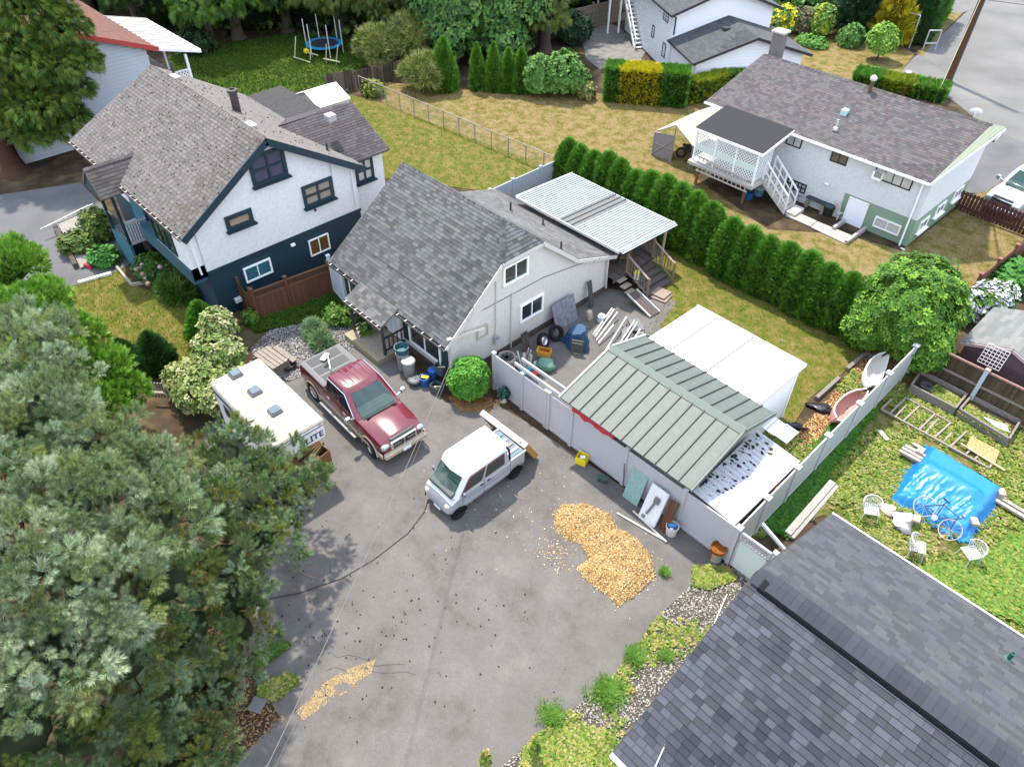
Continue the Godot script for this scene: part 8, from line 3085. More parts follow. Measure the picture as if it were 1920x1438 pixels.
	wire_chair(V(.29, 0, -19.16), -.6, "white wire garden chair right below the corner of the tarp")
	var rag := thing("white_sheet", "crumpled white plastic sheeting left of the bicycle", "sheeting", V(-1.75, 0, -19.08))
	var rg := Geo.new()
	rg.ball(V(0, .1, 0), V(.3, .14, .42), 10, 14, nz, 1.2)
	part(rag, "sheet", rg, mat(.42, .38, .38, .6))
	var rg2 := thing("cloth_heap", "crumpled cream cloth lying beside the left white chair", "cloth", V(-2.3, 0, -19.17))
	rg = Geo.new()
	rg.ball(V(0, .08, 0), V(.26, .1, .26), 10, 14, nz, 1.0)
	part(rg2, "cloth", rg, mat(.36, .28, .24, .8))
	var rg3 := thing("cloth_heap", "white rag lying on the weeds in the farther planter box", "cloth", V(-1.31, 0, -25.47) + V(0, .24, 0))
	rg = Geo.new()
	rg.ball(V(0, .06, 0), V(.4, .07, .14), 8, 14, nz, 1.0)
	part(rg3, "cloth", rg, mat(.7, .72, .72, .8))
	for q in [[V(-6.16, 0, -21.85), V(.38, .1, .22), "crumpled black plastic sheet on the wood chip bed"], [V(-6.43, 0, -20.27), V(.45, .1, .11), "roll of black plastic beside the shelter wall"]]:
		var t := thing("black_plastic", q[2], "plastic sheet", q[0], .5)
		var g := Geo.new()
		g.ball(V(0, .07, 0), q[1], 12, 18, nz, 1.3)
		part(t, "sheet", g, mat(.02, .02, .028, .35))
	for q in [[V(-5.21, 0, -22.46), .0, Color(.42, .2, .18), "white and red canoe hull leaning inside the fence on the chip bed"], [V(-5.45, 0, -25), .2, Color(.62, .6, .57), "pale pointed canoe hull leaning on the fence near the round tree"]]:
		var t := thing("canoe", q[3], "canoe", (q[0] as Vector3) + V(-.42, .1, .3), q[1])
		var rings := []
		for k in 9:
			var z := -1.1 + 2.2 * k / 8.0
			var w := .36 * pow(1.0 - pow(absf(z) / 1.12, 2.2), .7) + .01
			var rise := .28 * pow(absf(z) / 1.1, 3)
			var ring := []
			for j in 9:
				var ang := PI * j / 8.0
				ring.append(V(-cos(ang) * w, .42 - sin(ang) * .4 + rise, z))
			for j in range(8, -1, -1):
				var ang := PI * j / 8.0
				ring.append(V(-cos(ang) * w * .9, .42 - sin(ang) * .36 + rise, z))
			rings.append(ring)
		var g := Geo.new()
		g.loft(rings)
		g.soften(45)
		var h := part(t, "hull", g, mat((q[2] as Color).r, (q[2] as Color).g, (q[2] as Color).b, .5))
		h.rotation.z = -.5
		for s in [-1, 1]:
			var gw := Geo.new()
			var line := []
			for k in 9:
				line.append((rings[k][0] if s < 0 else rings[k][8]) as Vector3)
			gw.tube(line, .03, .03, 6)
			var o := part(t, "gunwale", gw, mat(.7, .7, .69, .5))
			o.rotation.z = -.5
	var ed := wthing("timber_edging", "grey timber edging along the lawn beside the wood chip bed", "edging", V(-6.52, 0, -23.27))
	for q in [[V(-6.56, 0, -22.16), V(-6.55, 0, -23.82)], [V(-6.59, 0, -24.54), V(-6.55, 0, -25.85)], [V(-6.59, 0, -26), V(-6.2, 0, -26.04)]]:
		var g := Geo.new()
		g.beam((q[0] as Vector3) + V(0, .08, 0), (q[1] as Vector3) + V(0, .08, 0), .14, .16)
		part(ed, "timber", g, mat(.28, .25, .22, .9, 0, "wood", 1))
	var sh := wthing("pink_shed", "shed with dusky pink shingled walls and a worn grey roof at the picture edge", "shed", V(-1.2, 0, -29.3))
	var z0 := -28.1
	var e0 := V(-4.02, 1.11, -28)
	var ap := V(-2.35, 1.75, -28)
	var wg := Geo.new()
	var half := ap.x - e0.x
	wg.extrude([V(e0.x + .15, 0, -28.15), V(ap.x + half - .15, 0, -28.15), V(ap.x + half - .15, e0.y - .05, -28.15), V(ap.x, ap.y - .1, -28.15), V(e0.x + .15, e0.y - .05, -28.15)], V(0, 0, -2.6))
	var wl := part(sh, "wall", wg, mat(.14, .085, .1, .9))
	for r in 8:
		for k in 10:
			var g := Geo.new()
			g.box(V(e0.x + .3 + k * (half * 2 - .4) / 10.0 + (r % 2) * .1, .15 + r * .2, -28.14), V((half * 2 - .4) / 10.0 - .012, .19, .02), Basis.from_euler(V(-.06, 0, 0)))
			if .25 + r * .2 < e0.y - .1:
				part(wl, "wall_shingle", g, mat(.15, .09, .105, .9, 0, "grain", 1))
	var gp := pal(.2, .205, .2, .14)
	shingle_roof(sh, [V(e0.x, e0.y, -31.2), V(e0.x, e0.y, -28.0), V(ap.x, ap.y, -28.0), V(ap.x, ap.y, -31.2)], .2, .6, gp, 0, mat(.15, .15, .15, .9), .008, .004)
	shingle_roof(sh, [V(ap.x + half, e0.y, -28.0), V(ap.x + half, e0.y, -31.2), V(ap.x, ap.y, -31.2), V(ap.x, ap.y, -28.0)], .2, .6, gp, 0, mat(.15, .15, .15, .9), .008, .004)
	var ft := Geo.new()
	ft.beam(e0 + V(0, -.08, .03), ap + V(0, -.08, .03), .04, .12)
	ft.beam(ap + V(0, -.08, .03), V(ap.x + half, e0.y - .08, -27.97), .04, .12)
	part(sh, "barge_board", ft, mat(.4, .3, .3, .8))
	var tr := wthing("trellis", "small white trellis leaning on the pink shed", "trellis", V(-3.81, 0, -28.95))
	for k in 7:
		for dir in 2:
			var g := Geo.new()
			var o := V(-3.15, .9, -27.6)
			if dir == 0:
				g.beam(o + V(k * .13, 0, 0), o + V(k * .13, .75, -.3), .02, .015)
			else:
				g.beam(o + V(0, k * .12, -k * .05), o + V(.8, k * .12, -k * .05), .02, .015)
			part(tr, "strip", g, mat(.62, .58, .6, .7))
func far_things() -> void:
	var t := thing("trampoline", "round trampoline with a bright blue rim and net poles on the shaded lawn", "trampoline", V(-49.72, 0, -28.62))
	var g := Geo.new()
	g.lathe(V(0, .62, 0), [Vector2(1.0, 0), Vector2(1.3, -.02), Vector2(1.32, .03), Vector2(1.0, .05), Vector2(1.0, 0)], 28)
	part(t, "rim_pad", g, mat(.01, .18, .36, .5))
	g = Geo.new()
	g.lathe(V(0, .62, 0), [Vector2(0, .0), Vector2(1.0, .02), Vector2(0, .03)], 28)
	part(t, "mat", g, mat(.01, .012, .02, .7))
	for k in 6:
		var a := TAU * k / 6 + .3
		pipe(t, "net_pole", [V(cos(a) * 1.32, 0, sin(a) * 1.32), V(cos(a) * 1.32, 2.25, sin(a) * 1.32)], .035, mat(.5, .5, .5, .5))
	var sw := thing("swing_frame", "thin pale swing frame with two beams and a yellow seat on the shaded lawn", "swing", V(-48.2, 0, -27.19))
	for q in [[V(-1.9, 0, .9), V(-2.3, 1.3, .3)], [V(-.8, 0, .3), V(-.9, 1.2, 0)], [V(1.1, 0, -.6), V(1.2, 1.3, -.9)], [V(.3, 0, -.3), V(.2, 1.2, -.6)]]:
		pipe(sw, "upright", q, .035, mat(.4, .38, .2, .7))
	for q in [[V(-2.0, .1, .9), V(-.3, .1, .6)], [V(.2, .3, -.2), V(1.5, .3, -.7)], [V(-1.8, .35, .1), V(-.5, .35, -.2)]]:
		pipe(sw, "beam", q, .045, mat(.42, .4, .22, .7))
	bits(sw, "seat", [[V(-1.5, .45, .1), V(.35, .3, .3)]], mat(.6, .45, .02, .5), .06)
	var ps := wthing("portable_shelter", "tunnel shelter with a cream cover and clear mesh door panels on the dry lawn", "shelter", V(-21.5, 0, -34.5))
	var cover := mat(.55, .5, .4, .7, 0, "wrinkle", .8)
	cover.cull_mode = BaseMaterial3D.CULL_DISABLED
	var prof := [V(-23.5, 0, 0), V(-23.5, 1.35, 0), V(-22.2, 2.15, 0), V(-20.9, 1.35, 0), V(-20.9, 0, 0)]
	for k in range(1, 3):
		var pg := Geo.new()
		pg.extrude([(prof[k] as Vector3) + V(0, 0, -33.5), (prof[k + 1] as Vector3) + V(0, 0, -33.5), (prof[k + 1] as Vector3) + V(0, .03, -33.5), (prof[k] as Vector3) + V(0, .03, -33.5)], V(0, 0, -4.0))
		part(ps, "cover", pg, cover)
	var frm := mat(.25, .22, .2, .7)
	for z in [-33.5, -35.5, -37.5]:
		pipe(ps, "frame_hoop", [V(-23.5, 0, z), V(-23.5, 1.35, z), V(-22.2, 2.13, z), V(-20.9, 1.35, z), V(-20.9, 0, z)], .03, frm, 6)
	for q in [[V(-23.46, 0, -33.41), V(-22.19, 0, -33.54)]]:
		var a: Vector3 = q[0]
		var b: Vector3 = q[1]
		var pg := Geo.new()
		pg.extrude([a, b, b + V(0, 1.5, 0), a + V(0, 1.35, 0)], V(0, 0, -.02))
		part(ps, "door_panel", pg, mat(.2, .18, .18, .6))
		for e in [[a, a + V(0, 1.35, 0)], [b, b + V(0, 1.5, 0)], [a + V(0, 1.35, 0), b + V(0, 1.5, 0)], [a + V(0, .1, .02), b + V(0, 1.3, .02)], [a + V(0, .75, .02), b + V(0, .7, .02)]]:
			pipe(ps, "door_bar", e, .03, frm, 6)
	var bx := thing("stored_machine", "dark motorbike shape stored inside the tunnel shelter", "motorbike", V(-21.7, 0, -34.6), .5)
	for x in [-.5, .5]:
		var wg := Geo.new()
		wg.lathe(V(x, .3, 0), [Vector2(.2, -.06), Vector2(.3, -.05), Vector2(.3, .05), Vector2(.2, .06), Vector2(.2, -.06)], 16, Basis.from_euler(V(PI / 2, 0, 0)))
		part(bx, "wheel", wg, mat(.015, .015, .015, .8))
	bits(bx, "body", [[V(0, .55, 0), V(.8, .3, .25)], [V(-.25, .78, 0), V(.5, .1, .24)]], mat(.03, .03, .035, .4), .05)
	bits(bx, "handlebar", [[V(.35, .95, 0), V(.06, .06, .7)]], mat(.1, .1, .1, .4))
	for q in [[V(-19.65, 1.46, -32.1), V(-16.62, 1.25, -32.1), "upper wooden ladder hung under the lattice verandah"], [V(-19.55, 1.04, -32), V(-16.42, 1.01, -32), "lower wooden ladder hung under the lattice verandah"]]:
		var a: Vector3 = q[0]
		var b: Vector3 = q[1]
		var la := wthing("ladder", q[2], "ladder", a)
		for y in [.0, .3]:
			var lg := Geo.new()
			lg.beam(a + V(0, y, 0), b + V(0, y, 0), .03, .07)
			part(la, "side_rail", lg, mat(.42, .38, .36, .8))
		for k in 12:
			var lg := Geo.new()
			var p := a.lerp(b, (k + .5) / 12.0)
			lg.beam(p + V(0, .02, 0), p + V(0, .29, 0), .035, .03)
			part(la, "rung", lg, mat(.45, .42, .4, .8))
	var rp := wthing("red_boards", "dark red boards stored behind the ladders under the verandah", "boards", V(-17.5, 0, -32.5))
	bits(rp, "board", [[V(-17.9, 1.05, -32.45), V(3.0, .25, .04)]], mat(.18, .012, .02, .7))
	bin_("blue bucket of rubbish beside the foot of the verandah stair", V(-16.89, 0, -33.21), .26, .4, Color(.012, .09, .25), Color(0, 0, 0), true, "bucket")
	bin_("pale blue tub beside the blue bucket under the verandah", V(-16.73, 0, -33.96), .28, .4, Color(.12, .28, .42), Color(.5, .55, .6), false, "tub")
	var tb := thing("patio_table", "black slatted patio table against the white bungalow wall", "table", V(-13.89, 0, -34.87), -.1)
	bits(tb, "top", [[V(0, .55, 0), V(1.15, .05, .6)]], mat(.02, .02, .024, .4))
	for q in [V(-.45, .27, .2), V(.45, .27, .2), V(-.45, .27, -.2), V(.45, .27, -.2)]:
		bits(tb, "leg", [[q, V(.16, .54, .14)]], mat(.22, .19, .17, .8))
	bin_("black round barbecue between the patio table and the cream chair", V(-13.2, 0, -34.83), .28, .5, Color(.012, .02, .02), Color(.02, .045, .045), false, "barbecue")
	for q in [[V(-12.67, 0, -34.95), 2.6, Color(.55, .5, .47), "cream plastic chair beside the black barbecue"], [V(-15, 0, -35.03), .6, Color(.24, .2, .2), "grey-brown patio chair at the foot of the stair"]]:
		var ch := thing("patio_chair", q[3], "chair", q[0], q[1])
		var m := mat((q[2] as Color).r, (q[2] as Color).g, (q[2] as Color).b, .6)
		bits(ch, "seat", [[V(0, .36, 0), V(.46, .05, .46)]], m)
		bits(ch, "backrest", [[V(0, .62, -.23), V(.46, .5, .04), V(-.15, 0, 0)]], m)
		for k in [V(-.2, .18, .2), V(.2, .18, .2), V(-.2, .18, -.2), V(.2, .18, -.2)]:
			bits(ch, "leg", [[k, V(.05, .36, .05)]], m)
	var rm := wthing("concrete_ramp", "pale concrete ramp on low block walls in the left driveway", "ramp", V(-36.99, 0, -6.16))
	var rg := Geo.new()
	rg.extrude([V(-37.91, .5, -5.82), V(-37.81, .5, -6.73), V(-34.06, .12, -6.04), V(-33.78, .12, -5.26)], V(0, -.1, 0))
	part(rm, "slab", rg, mat(.3, .27, .24, .95, 0, "stain", .7))
	rg = Geo.new()
	rg.beam(V(-38.05, .2, -5.67), V(-34.03, .1, -5.16), .2, .35)
	part(rm, "side_wall", rg, mat(.1, .08, .07, .95, 0, "stain", .7))
	var lf := wthing("old_ladder", "thin pale ladder lying across the top of the concrete ramp", "ladder", V(-39.11, 0, -6.43))
	for o in [.0, .22]:
		rg = Geo.new()
		rg.beam(V(-37.63, .5, -4.98) + V(0, 0, -o), V(-37.94, .7, -7.42) + V(0, 0, -o), .04, .06)
		part(lf, "side_rail", rg, mat(.5, .5, .5, .7))
	for k in 8:
		rg = Geo.new()
		var q := V(-37.63, .5, -4.98).lerp(V(-37.94, .7, -7.42), (k + .5) / 8.0)
		rg.beam(q, q + V(0, 0, -.22), .03, .03)
		part(lf, "rung", rg, mat(.5, .5, .5, .7))
	var cb := wthing("white_curb", "white timber edging between the left driveway and the lawn", "edging", V(-32.7, 0, -5.46))
	rg = Geo.new()
	rg.beam(V(-32.78, .06, -4.77), V(-32.53, .06, -6.13), .16, .12)
	part(cb, "timber", rg, mat(.6, .57, .5, .8))
	bits(thing("red_toolbox", "small red box at the foot of the concrete ramp", "box", V(-33.73, 0, -5.58), .4), "case", [[V(0, .1, 0), V(.45, .2, .16)]], mat(.3, .01, .02, .6), .02)
	var be := wthing("bed_edging", "grey timber edging round the flower bed beside the teal wall", "edging", V(-31.86, 0, -6.49))
	for q in [[V(-32.88, 0, -6.5), V(-31.03, 0, -6.43)], [V(-31.03, 0, -6.43), V(-30.5, 0, -7.48)], [V(-30.5, 0, -7.48), V(-29.8, 0, -7.53)]]:
		rg = Geo.new()
		rg.beam((q[0] as Vector3) + V(0, .07, 0), (q[1] as Vector3) + V(0, .07, 0), .1, .14)
		part(be, "timber", rg, mat(.3, .26, .22, .9))
	var st := wthing("low_wooden_steps", "low grey wooden railing half hidden behind the pine", "railing", V(-23.61, 0, -4.46))
	for k in 8:
		rg = Geo.new()
		rg.box(V(-23.88, 0, -4.16).lerp(V(-23.26, 0, -4.71), k / 7.0) + V(0, .25, 0), V(.06, .5, .06))
		part(st, "picket", rg, mat(.2, .16, .14, .9))
	rg = Geo.new()
	rg.beam(V(-23.28, .52, -4.01), V(-22.6, .52, -4.63), .08, .06)
	part(st, "rail", rg, mat(.28, .23, .2, .9))
	var hp := thing("goal_posts", "thin grey metal goal posts on the far driveway", "posts", V(-21.42, 0, -61.34))
	for q in [[V(0, 0, 0), V(0, 2.3, 0)], [V(0, 2.3, 0), V(-1.2, 2.4, .5)], [V(.9, 0, -.3), V(.9, 1.4, -.3)], [V(1.5, 0, -1.0), V(1.5, 1.4, -1.0)], [V(.9, 1.4, -.3), V(1.5, 1.4, -1.0)], [V(.9, .5, -.3), V(1.5, .5, -1.0)]]:
		pipe(hp, "pole", q, .05, mat(.4, .4, .42, .5, .3))
	bin_("small pink mailbox post where the garden path meets the street", V(-18.68, 0, -55.14), .2, .5, Color(.5, .42, .42), Color(.6, .5, .5), false, "mailbox")
func plants_on_ground() -> void:
	var nz := FastNoiseLite.new()
	nz.seed = 8
	nz.frequency = .22
	nz.fractal_octaves = 3
	var lm := leafmat(1, 1, 1, .2, .8)
	var dryc := [Color(.36, .28, .12), Color(.28, .25, .07), Color(.44, .33, .18), Color(.2, .22, .04)]
	var mixc := [Color(.24, .24, .04), Color(.17, .22, .025), Color(.36, .28, .1), Color(.13, .2, .02)]
	var grec := [Color(.05, .12, .012), Color(.08, .15, .014), Color(.035, .09, .01)]
	strew("grass", lots.main, blades, lm, 6000, .05, mixc, "short mown grass on the cottage lawn beside the cedar hedge", "grass")
	strew("grass", lots.rear, blades, lm, 5000, .055, mixc, "dry yellow-green grass between the cottage and the chain link fence", "grass")
	strew("grass", lots.field, blades, lm, 11000, .055, dryc, "parched grass on the wide lawn behind the cedar hedge", "grass", .02, .0, [])
	strew("grass", lots.front, blades, lm, 4000, .06, mixc, "patchy grass in the left front yard", "grass")
	strew("grass", lots.side, blades, lm, 2500, .11, grec, "lush grass strip below the brown wooden fence", "grass")
	strew("grass", lots.shade, blades, lm, 8000, .12, grec, "green grass of the shaded lawn around the trampoline", "grass")
	var wc := [Color(.09, .15, .018), Color(.13, .18, .025), Color(.2, .2, .035), Color(.06, .11, .012), Color(.24, .2, .08)]
	strew("weeds", lots.weeds, leaf_small, lm, 13000, .11, wc, "low leafy weeds covering the neighbouring garden", "weeds", .02, .2, [], nz, -.08)
	strew("weeds", [V(-4.8, 0, -15.66), V(-5.44, 0, -21.34), V(-5.54, 0, -23.9), V(-4.77, 0, -23.66), V(-4.41, 0, -19.49), V(-3.88, 0, -15.9)], leaf_small, lm, 4200, .15, [Color(.03, .1, .008), Color(.045, .13, .01)], "dense dark green ground cover along the outside of the white fence", "weeds", .04)
	strew("weeds", [V(-1.17, 0, -16.83), V(.59, 0, -19.53), V(1.2, 0, -22.23), V(2.59, 0, -18.28), V(.76, 0, -17.58)], leaf_small, lm, 2600, .15, [Color(.06, .14, .014), Color(.1, .17, .02), Color(.16, .18, .03)], "bright green leafy weeds right of the charcoal roof", "weeds", .05)
	strew("weeds", lots.strip, leaf_small, lm, 1500, .1, wc, "scattered weeds growing through the gravel strip", "weeds", .02, .2, [], nz, .06)
	strew("weeds", [V(-5.33, 0, -12.86), V(-4.61, 0, -13.55), V(-4.2, 0, -13.45), V(-4.53, 0, -12.56), V(-4.91, 0, -12.29)], leaf_small, lm, 700, .1, wc, "bright green weeds at the foot of the rusty barrel", "weeds", .02)
	strew("weeds", [V(-5.01, 0, -5.51), V(-4.58, 0, -6.83), V(-3.7, 0, -7.28), V(-2.81, 0, -6.05), V(-4.39, 0, -4.37)], leaf_small, lm, 1500, .12, wc, "patch of yellow-green weeds at the near end of the gravel strip", "weeds", .03)
	var gt := [Color(.09, .2, .025), Color(.13, .25, .045)]
	for q in [[V(-4.52, 0, -8.01), .42, "largest tuft of long pale grass on the gravel strip"], [V(-4.69, 0, -9.31), .28, "second tuft of long grass, up the gravel strip"], [V(-5.1, 0, -6.48), .3, "tuft of long grass at the edge of the asphalt near the weed patch"], [V(-4.08, 0, -9.94), .14, "small grass tuft beside the charcoal roof edge"], [V(-5.79, 0, -12.02), .13, "tiny grass tuft beside the wood chip heap"]]:
		var t := thing("grass_tuft", q[2], "grass", q[0])
		var xs := []
		var cs := []
		var r: float = q[1]
		for k in int(300 * r):
			var a := rng.randf() * TAU
			var d := absf(rng.randfn()) * r * .6
			xs.append(Transform3D(Basis.from_euler(V(0, rng.randf() * TAU, 0)).scaled(Vector3.ONE * rng.randf_range(.14, .26) * (.7 + r)), V(cos(a) * d, 0, sin(a) * d)))
			cs.append(tone(gt[k % 2].r, gt[k % 2].g, gt[k % 2].b, .2))
		many(t, "blades", tall_blades, lm, xs, cs)
	for q in [[V(-5.36, 0, -4.39), "tall leafy weed spike at the bottom edge of the driveway"], [V(-4.73, 0, -5.43), "second tall weed spike beside the yellow-green weed patch"]]:
		var t := thing("weed_spike", q[1], "weed", q[0])
		pipe(t, "stem", [V(0, 0, 0), V(.03, .9, 0)], .01, mat(.1, .13, .03, .8), 5)
		crown(t, "foliage", leaf_small, lm, [[V(.02, .5, 0), V(.1, .5, .1)]], 90, .11, wc, .5, .6, Color(.02, .03, .01), .0)
	var pg := Geo.new()
	pg.ball(V(0, .3, 0), V(1, .6, .75), 4, 6)
	var pm := pg.mesh()
	var pc := [Color(.2, .18, .155), Color(.28, .25, .22), Color(.14, .12, .1), Color(.36, .33, .29)]
	strew("pebbles", lots.strip, pm, vmat(.9), 9000, .026, pc, "pale gravel along the charcoal-roofed house", "gravel", .008)
	strew("pebbles", lots.stones, pm, vmat(.9), 5000, .035, [Color(.12, .11, .105), Color(.18, .17, .16), Color(.25, .24, .23)], "grey gravel bed between the brown fence and the pickup", "gravel", .008)
	var cg := Geo.new()
	cg.box(V(0, .1, 0), V(1, .2, .45))
	strew("bark_chips", lots.bed, cg.mesh(), vmat(.9), 7000, .06, [Color(.32, .16, .06), Color(.42, .25, .1), Color(.24, .1, .035), Color(.5, .34, .17)], "orange wood chips covering the bed inside the white fence", "wood chips", .012, .4)
	strew("fallen_leaves", [V(-16.08, 0, -12.13), V(-15.76, 0, -12.9), V(-14.75, 0, -13.35), V(-14.37, 0, -12.74), V(-15.23, 0, -11.93)], cg.mesh(), vmat(.9), 1100, .05, [Color(.3, .14, .03), Color(.2, .09, .03)], "orange-brown bark mulch under the rounded green bush", "mulch", .015, .4)
	strew("weeds", lots.bed, leaf_small, lm, 700, .13, wc, "weeds coming up through the wood chip bed", "weeds", .02, .2, [], nz, .1)
	var cr := Geo.new()
	for k in 4:
		var a := V(-11.73, 0, -3.02) + V(rng.randf_range(0, 6.5), 0, jit(2.6))
		var d := V(jit(1), 0, jit(1)).normalized() * .28
		for j in 9:
			var b := a + d.rotated(Vector3.UP, jit(.6))
			if inside(lots.drive, b.x, b.z) and inside(lots.drive, a.x, a.z):
				cr.quad(a + V(0, .0125, 0), b + V(0, .0125, 0), b + V(.008, .0125, .012), a + V(.008, .0125, .012))
			a = b
	var ck := solo("cracks", cr, mat(.06, .052, .048, .95), "fine branching cracks in the grey asphalt of the driveway", "cracks")
	ck.set_meta("kind", "stuff")
	strew("moss", [V(-12.06, 0, -4.39), V(-11.33, 0, -5.3), V(-10.64, 0, -4.9), V(-10.25, 0, -4.35), V(-10.9, 0, -3.89)], leaf_small, lm, 420, .05, [Color(.17, .17, .025), Color(.12, .14, .02)], "thin yellow-green moss on the asphalt near the pine", "moss", .012, .2, [], nz, -.1)
	var nz2 := FastNoiseLite.new()
	nz2.frequency = 1.1
	strew("sand", [V(-9.75, 0, -1.72), V(-9.92, 0, -2.56), V(-9.81, 0, -3.33), V(-9.56, 0, -3.94), V(-9.55, 0, -4.13), V(-9.28, 0, -3.76), V(-9.27, 0, -3.05), V(-9.39, 0, -2.3), V(-9.45, 0, -1.74)], cg.mesh(), vmat(.95), 2600, .03, [Color(.26, .18, .08), Color(.2, .13, .06), Color(.3, .22, .12)], "streak of tan sand on the asphalt near the pine", "sand", .01, .05, [], nz2, -.06)
	strew("weeds", [V(-11.87, 0, -1.59), V(-11.78, 0, -2.37), V(-11.46, 0, -2.6), V(-11.43, 0, -1.84), V(-11.5, 0, -1.39)], leaf_small, lm, 420, .11, grec, "green weeds in the crack of the asphalt beside the brick heap", "weeds", .02)
	strew("weeds", [V(-10.94, 0, -1.39), V(-10.81, 0, -2.12), V(-10.37, 0, -2.21), V(-10.37, 0, -1.54), V(-10.65, 0, -1.07)], leaf_small, lm, 500, .11, wc, "yellow-green weeds beside the grey paving slab", "weeds", .02)
	strew("litter", [V(-14.63, 0, -1.91), V(-12.84, 0, -2.31), V(-11, 0, -1.11), V(-9.72, 0, -1.46), V(-9.79, 0, .28), V(-10.6, 0, 1.14)], cg.mesh(), vmat(.95), 2500, .06, [Color(.16, .08, .03), Color(.25, .15, .06), Color(.1, .06, .03)], "brown needle litter on the ground below the pine", "litter", .0, .4)
	var mixg := [Color(.05, .12, .015), Color(.09, .17, .025), Color(.035, .09, .012)]
	bush("porch_plants", "leafy green plants beside the cottage porch", "plants", V(-22.34, 0, -12.25), [[V(0, .3, 0), V(.45, .4, .7)], [V(-.5, .3, .6), V(.5, .4, .5)]], leaf_small, 520, .16, mixg)
	bush("grey_green_shrub", "pair of grey-green tufted shrubs on the gravel behind the pickup", "shrub", V(-22.28, 0, -10.46), [[V(-.3, .3, 0), V(.42, .42, .4)], [V(.45, .26, .15), V(.4, .36, .36)]], tall_blades, 520, .22, [Color(.1, .19, .08), Color(.14, .22, .11), Color(.16, .2, .06)], .8)
	bush("box_shrub", "small round dark green shrub beside the brown gate post", "shrub", V(-25.08, 0, -9.01), [[V(0, .32, 0), V(.34, .34, .34)]], leaf_small, 300, .1, grec)
	var hy := bush("hydrangea", "hydrangea bush with pink and mauve flower heads below the porch", "bush", V(-30.94, 0, -7.48), [[V(0, .5, 0), V(.9, .6, .7)], [V(.9, .4, -.5), V(.7, .5, .6)]], leaf_small, 700, .2, [Color(.03, .08, .012), Color(.05, .11, .015)])
	for k in 16:
		var g := Geo.new()
		g.ball(V(jit(1.0) + .3, .75 + jit(.25), jit(.7)), V(.1, .09, .1), 6, 8, nz, .5)
		part(hy, "flower_head", g, mat(.36, .24, .3, .8) if k % 2 else mat(.3, .17, .14, .8))
	bush("garden_shrub", "yellowish leafy shrub beside the concrete ramp", "shrub", V(-35.89, 0, -7.01), [[V(0, .7, 0), V(.7, .8, .7)], [V(.4, .4, 1.2), V(.7, .5, .8)]], leaf_small, 700, .2, [Color(.1, .14, .025), Color(.06, .1, .02)])
	bush("garden_shrub", "broad-leaved green plant beside the red box", "shrub", V(-33.6, 0, -6.35), [[V(0, .3, 0), V(.6, .4, .6)]], leaf_small, 260, .24, [Color(.03, .13, .02), Color(.05, .16, .025)])
	bush("garden_shrub", "spiky green shrub at the base of the teal wall", "shrub", V(-28.92, 0, -7.61), [[V(0, .35, 0), V(.8, .45, .6)]], tall_blades, 420, .3, mixg)
	var fb := bush("white_flower_bush", "bush covered in pale lilac flowers between the round tree and the pink fence", "bush", V(-4.28, 0, -32.28), [[V(0, .7, 0), V(.8, .8, 1.1)], [V(-.7, .6, 1.0), V(.6, .7, .7)]], leaf_small, 900, .2, mixg + [Color(.5, .5, .55), Color(.6, .58, .66)])
	bush("squash_plants", "big-leaved green plants along the faded red-brown fence", "plants", V(-4.5, 0, -35.2), [[V(0, .35, 0), V(.7, .5, 1.2)], [V(.8, .3, -1.6), V(.7, .45, 1.2)]], leaf7, 520, .42, [Color(.035, .13, .018), Color(.05, .17, .025)])
	bush("garden_shrub", "yellow-green shrub at the foot of the rustic board fence", "shrub", V(-41.09, 0, -26.66), [[V(0, .4, 0), V(.8, .5, .6)]], leaf_small, 300, .24, [Color(.15, .18, .03), Color(.08, .12, .02)])
	for q in [[V(0, .3, 0), "weeds filling the raised planter box with the black pot", [V(-3.82, .22, -25.41), V(-3.68, .22, -25.99), V(-2.81, .22, -25.86), V(-2.8, .22, -25.13)]], [V(0, .3, 0), "weeds filling the raised planter box nearest the picture edge", [V(-2.52, .22, -25.16), V(-2.47, .22, -25.74), V(-.95, .22, -25.74), V(-.9, .22, -24.96)]]]:
		strew("weeds", q[2], leaf_small, lm, 500, .13, wc, q[1], "weeds", .0)
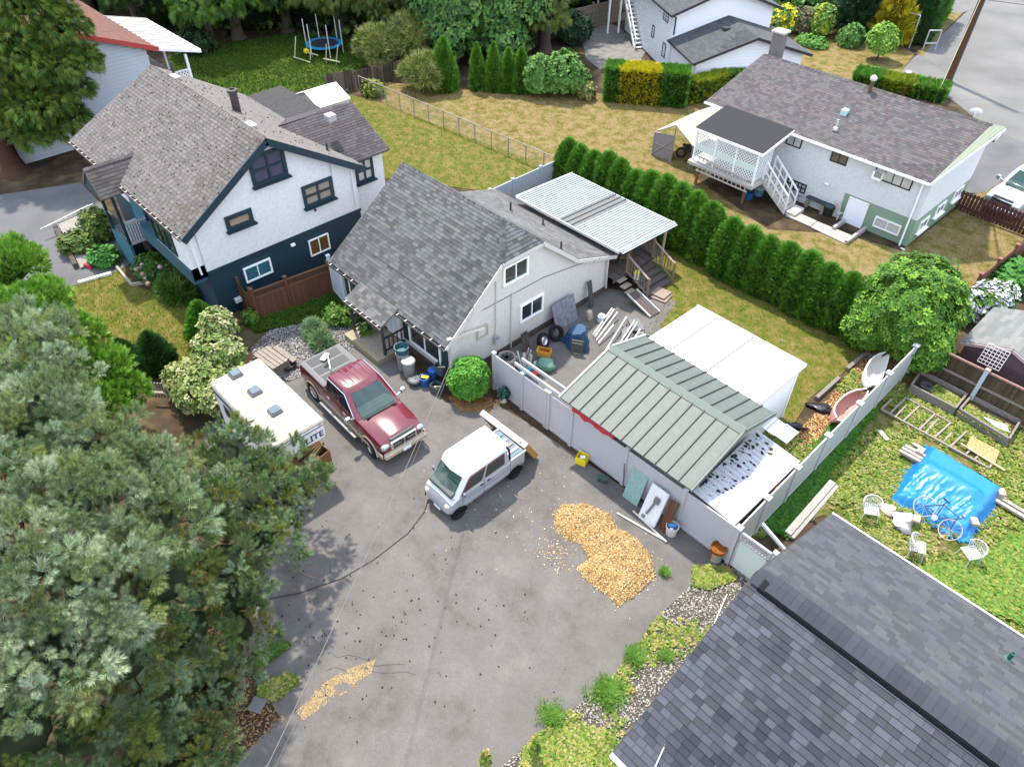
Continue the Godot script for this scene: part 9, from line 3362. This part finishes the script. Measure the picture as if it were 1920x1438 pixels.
func wires() -> void:
	var p := wthing("utility_pole", "tall brown wooden utility pole at the end of the bright green hedge", "utility pole", V(-16.64, 0, -57.12))
	var b := V(-16.64, 0, -57.12)
	var g := Geo.new()
	g.tube([b, b + V(.05, 6, 0), b + V(.1, 11, 0)], .24, .16, 12)
	part(p, "pole", g, mat(.15, .075, .04, .9, 0, "wood", .6))
	pipe(p, "conduit", [b + V(.22, .1, .1), b + V(.28, 10, .1)], .05, mat(.08, .07, .07, .7))
	pipe(p, "guy_wire", [b + V(0, 6.5, 0), V(-15.72, 0, -52.82)], .02, mat(.45, .4, .3, .6), 5)
	bits(p, "crossarm", [[b + V(.1, 10.2, 0), V(2.4, .14, .12)]], mat(.15, .08, .05, .9))
	var dk := mat(.05, .05, .05, .6)
	var w1 := Geo.new()
	var q0 := V(-16.5, 3.66, -14.21)
	var q1 := V(-6.36, 6, -.22)
	var line := []
	for k in 17:
		var t := k / 16.0 * 1.25
		line.append(q0.lerp(q1, t) - V(0, .55 * sin(PI * t / 1.25), 0))
	w1.tube(line, .008, .008, 5)
	solo("service_wire", w1, mat(.12, .115, .11, .6), "thicker grey service wire sagging from the cottage gable over the driveway", "wire")
	var w2 := Geo.new()
	line = []
	for k in 17:
		var t := k / 16.0 * 1.25
		line.append(q0.lerp(q1, t) + V(.06, -.04, .06) * (1 + 2 * t) - V(0, .7 * sin(PI * t / 1.25), 0))
	w2.tube(line, .005, .005, 5)
	solo("service_wire", w2, mat(.09, .085, .08, .6), "thinner lower service wire beside the thicker one over the driveway", "wire")
	for q in [[b + V(0, 5.6, 0), b + V(-22, 9.5, -6.0), "overhead wire from the utility pole towards the split-level house"], [b + V(0, 5.2, 0), b + V(14, 6.6, -8), "dark overhead wire from the utility pole across the street"], [b + V(0, 8.0, 0), b + V(-25, 9.5, -16), "higher overhead wire from the utility pole above the garden"]]:
		var w := Geo.new()
		var l := []
		for k in 9:
			l.append((q[0] as Vector3).lerp(q[1], k / 8.0) - V(0, .7 * sin(PI * k / 8.0), 0))
		w.tube(l, .02, .02, 5)
		solo("overhead_wire", w, dk, q[2], "wire")
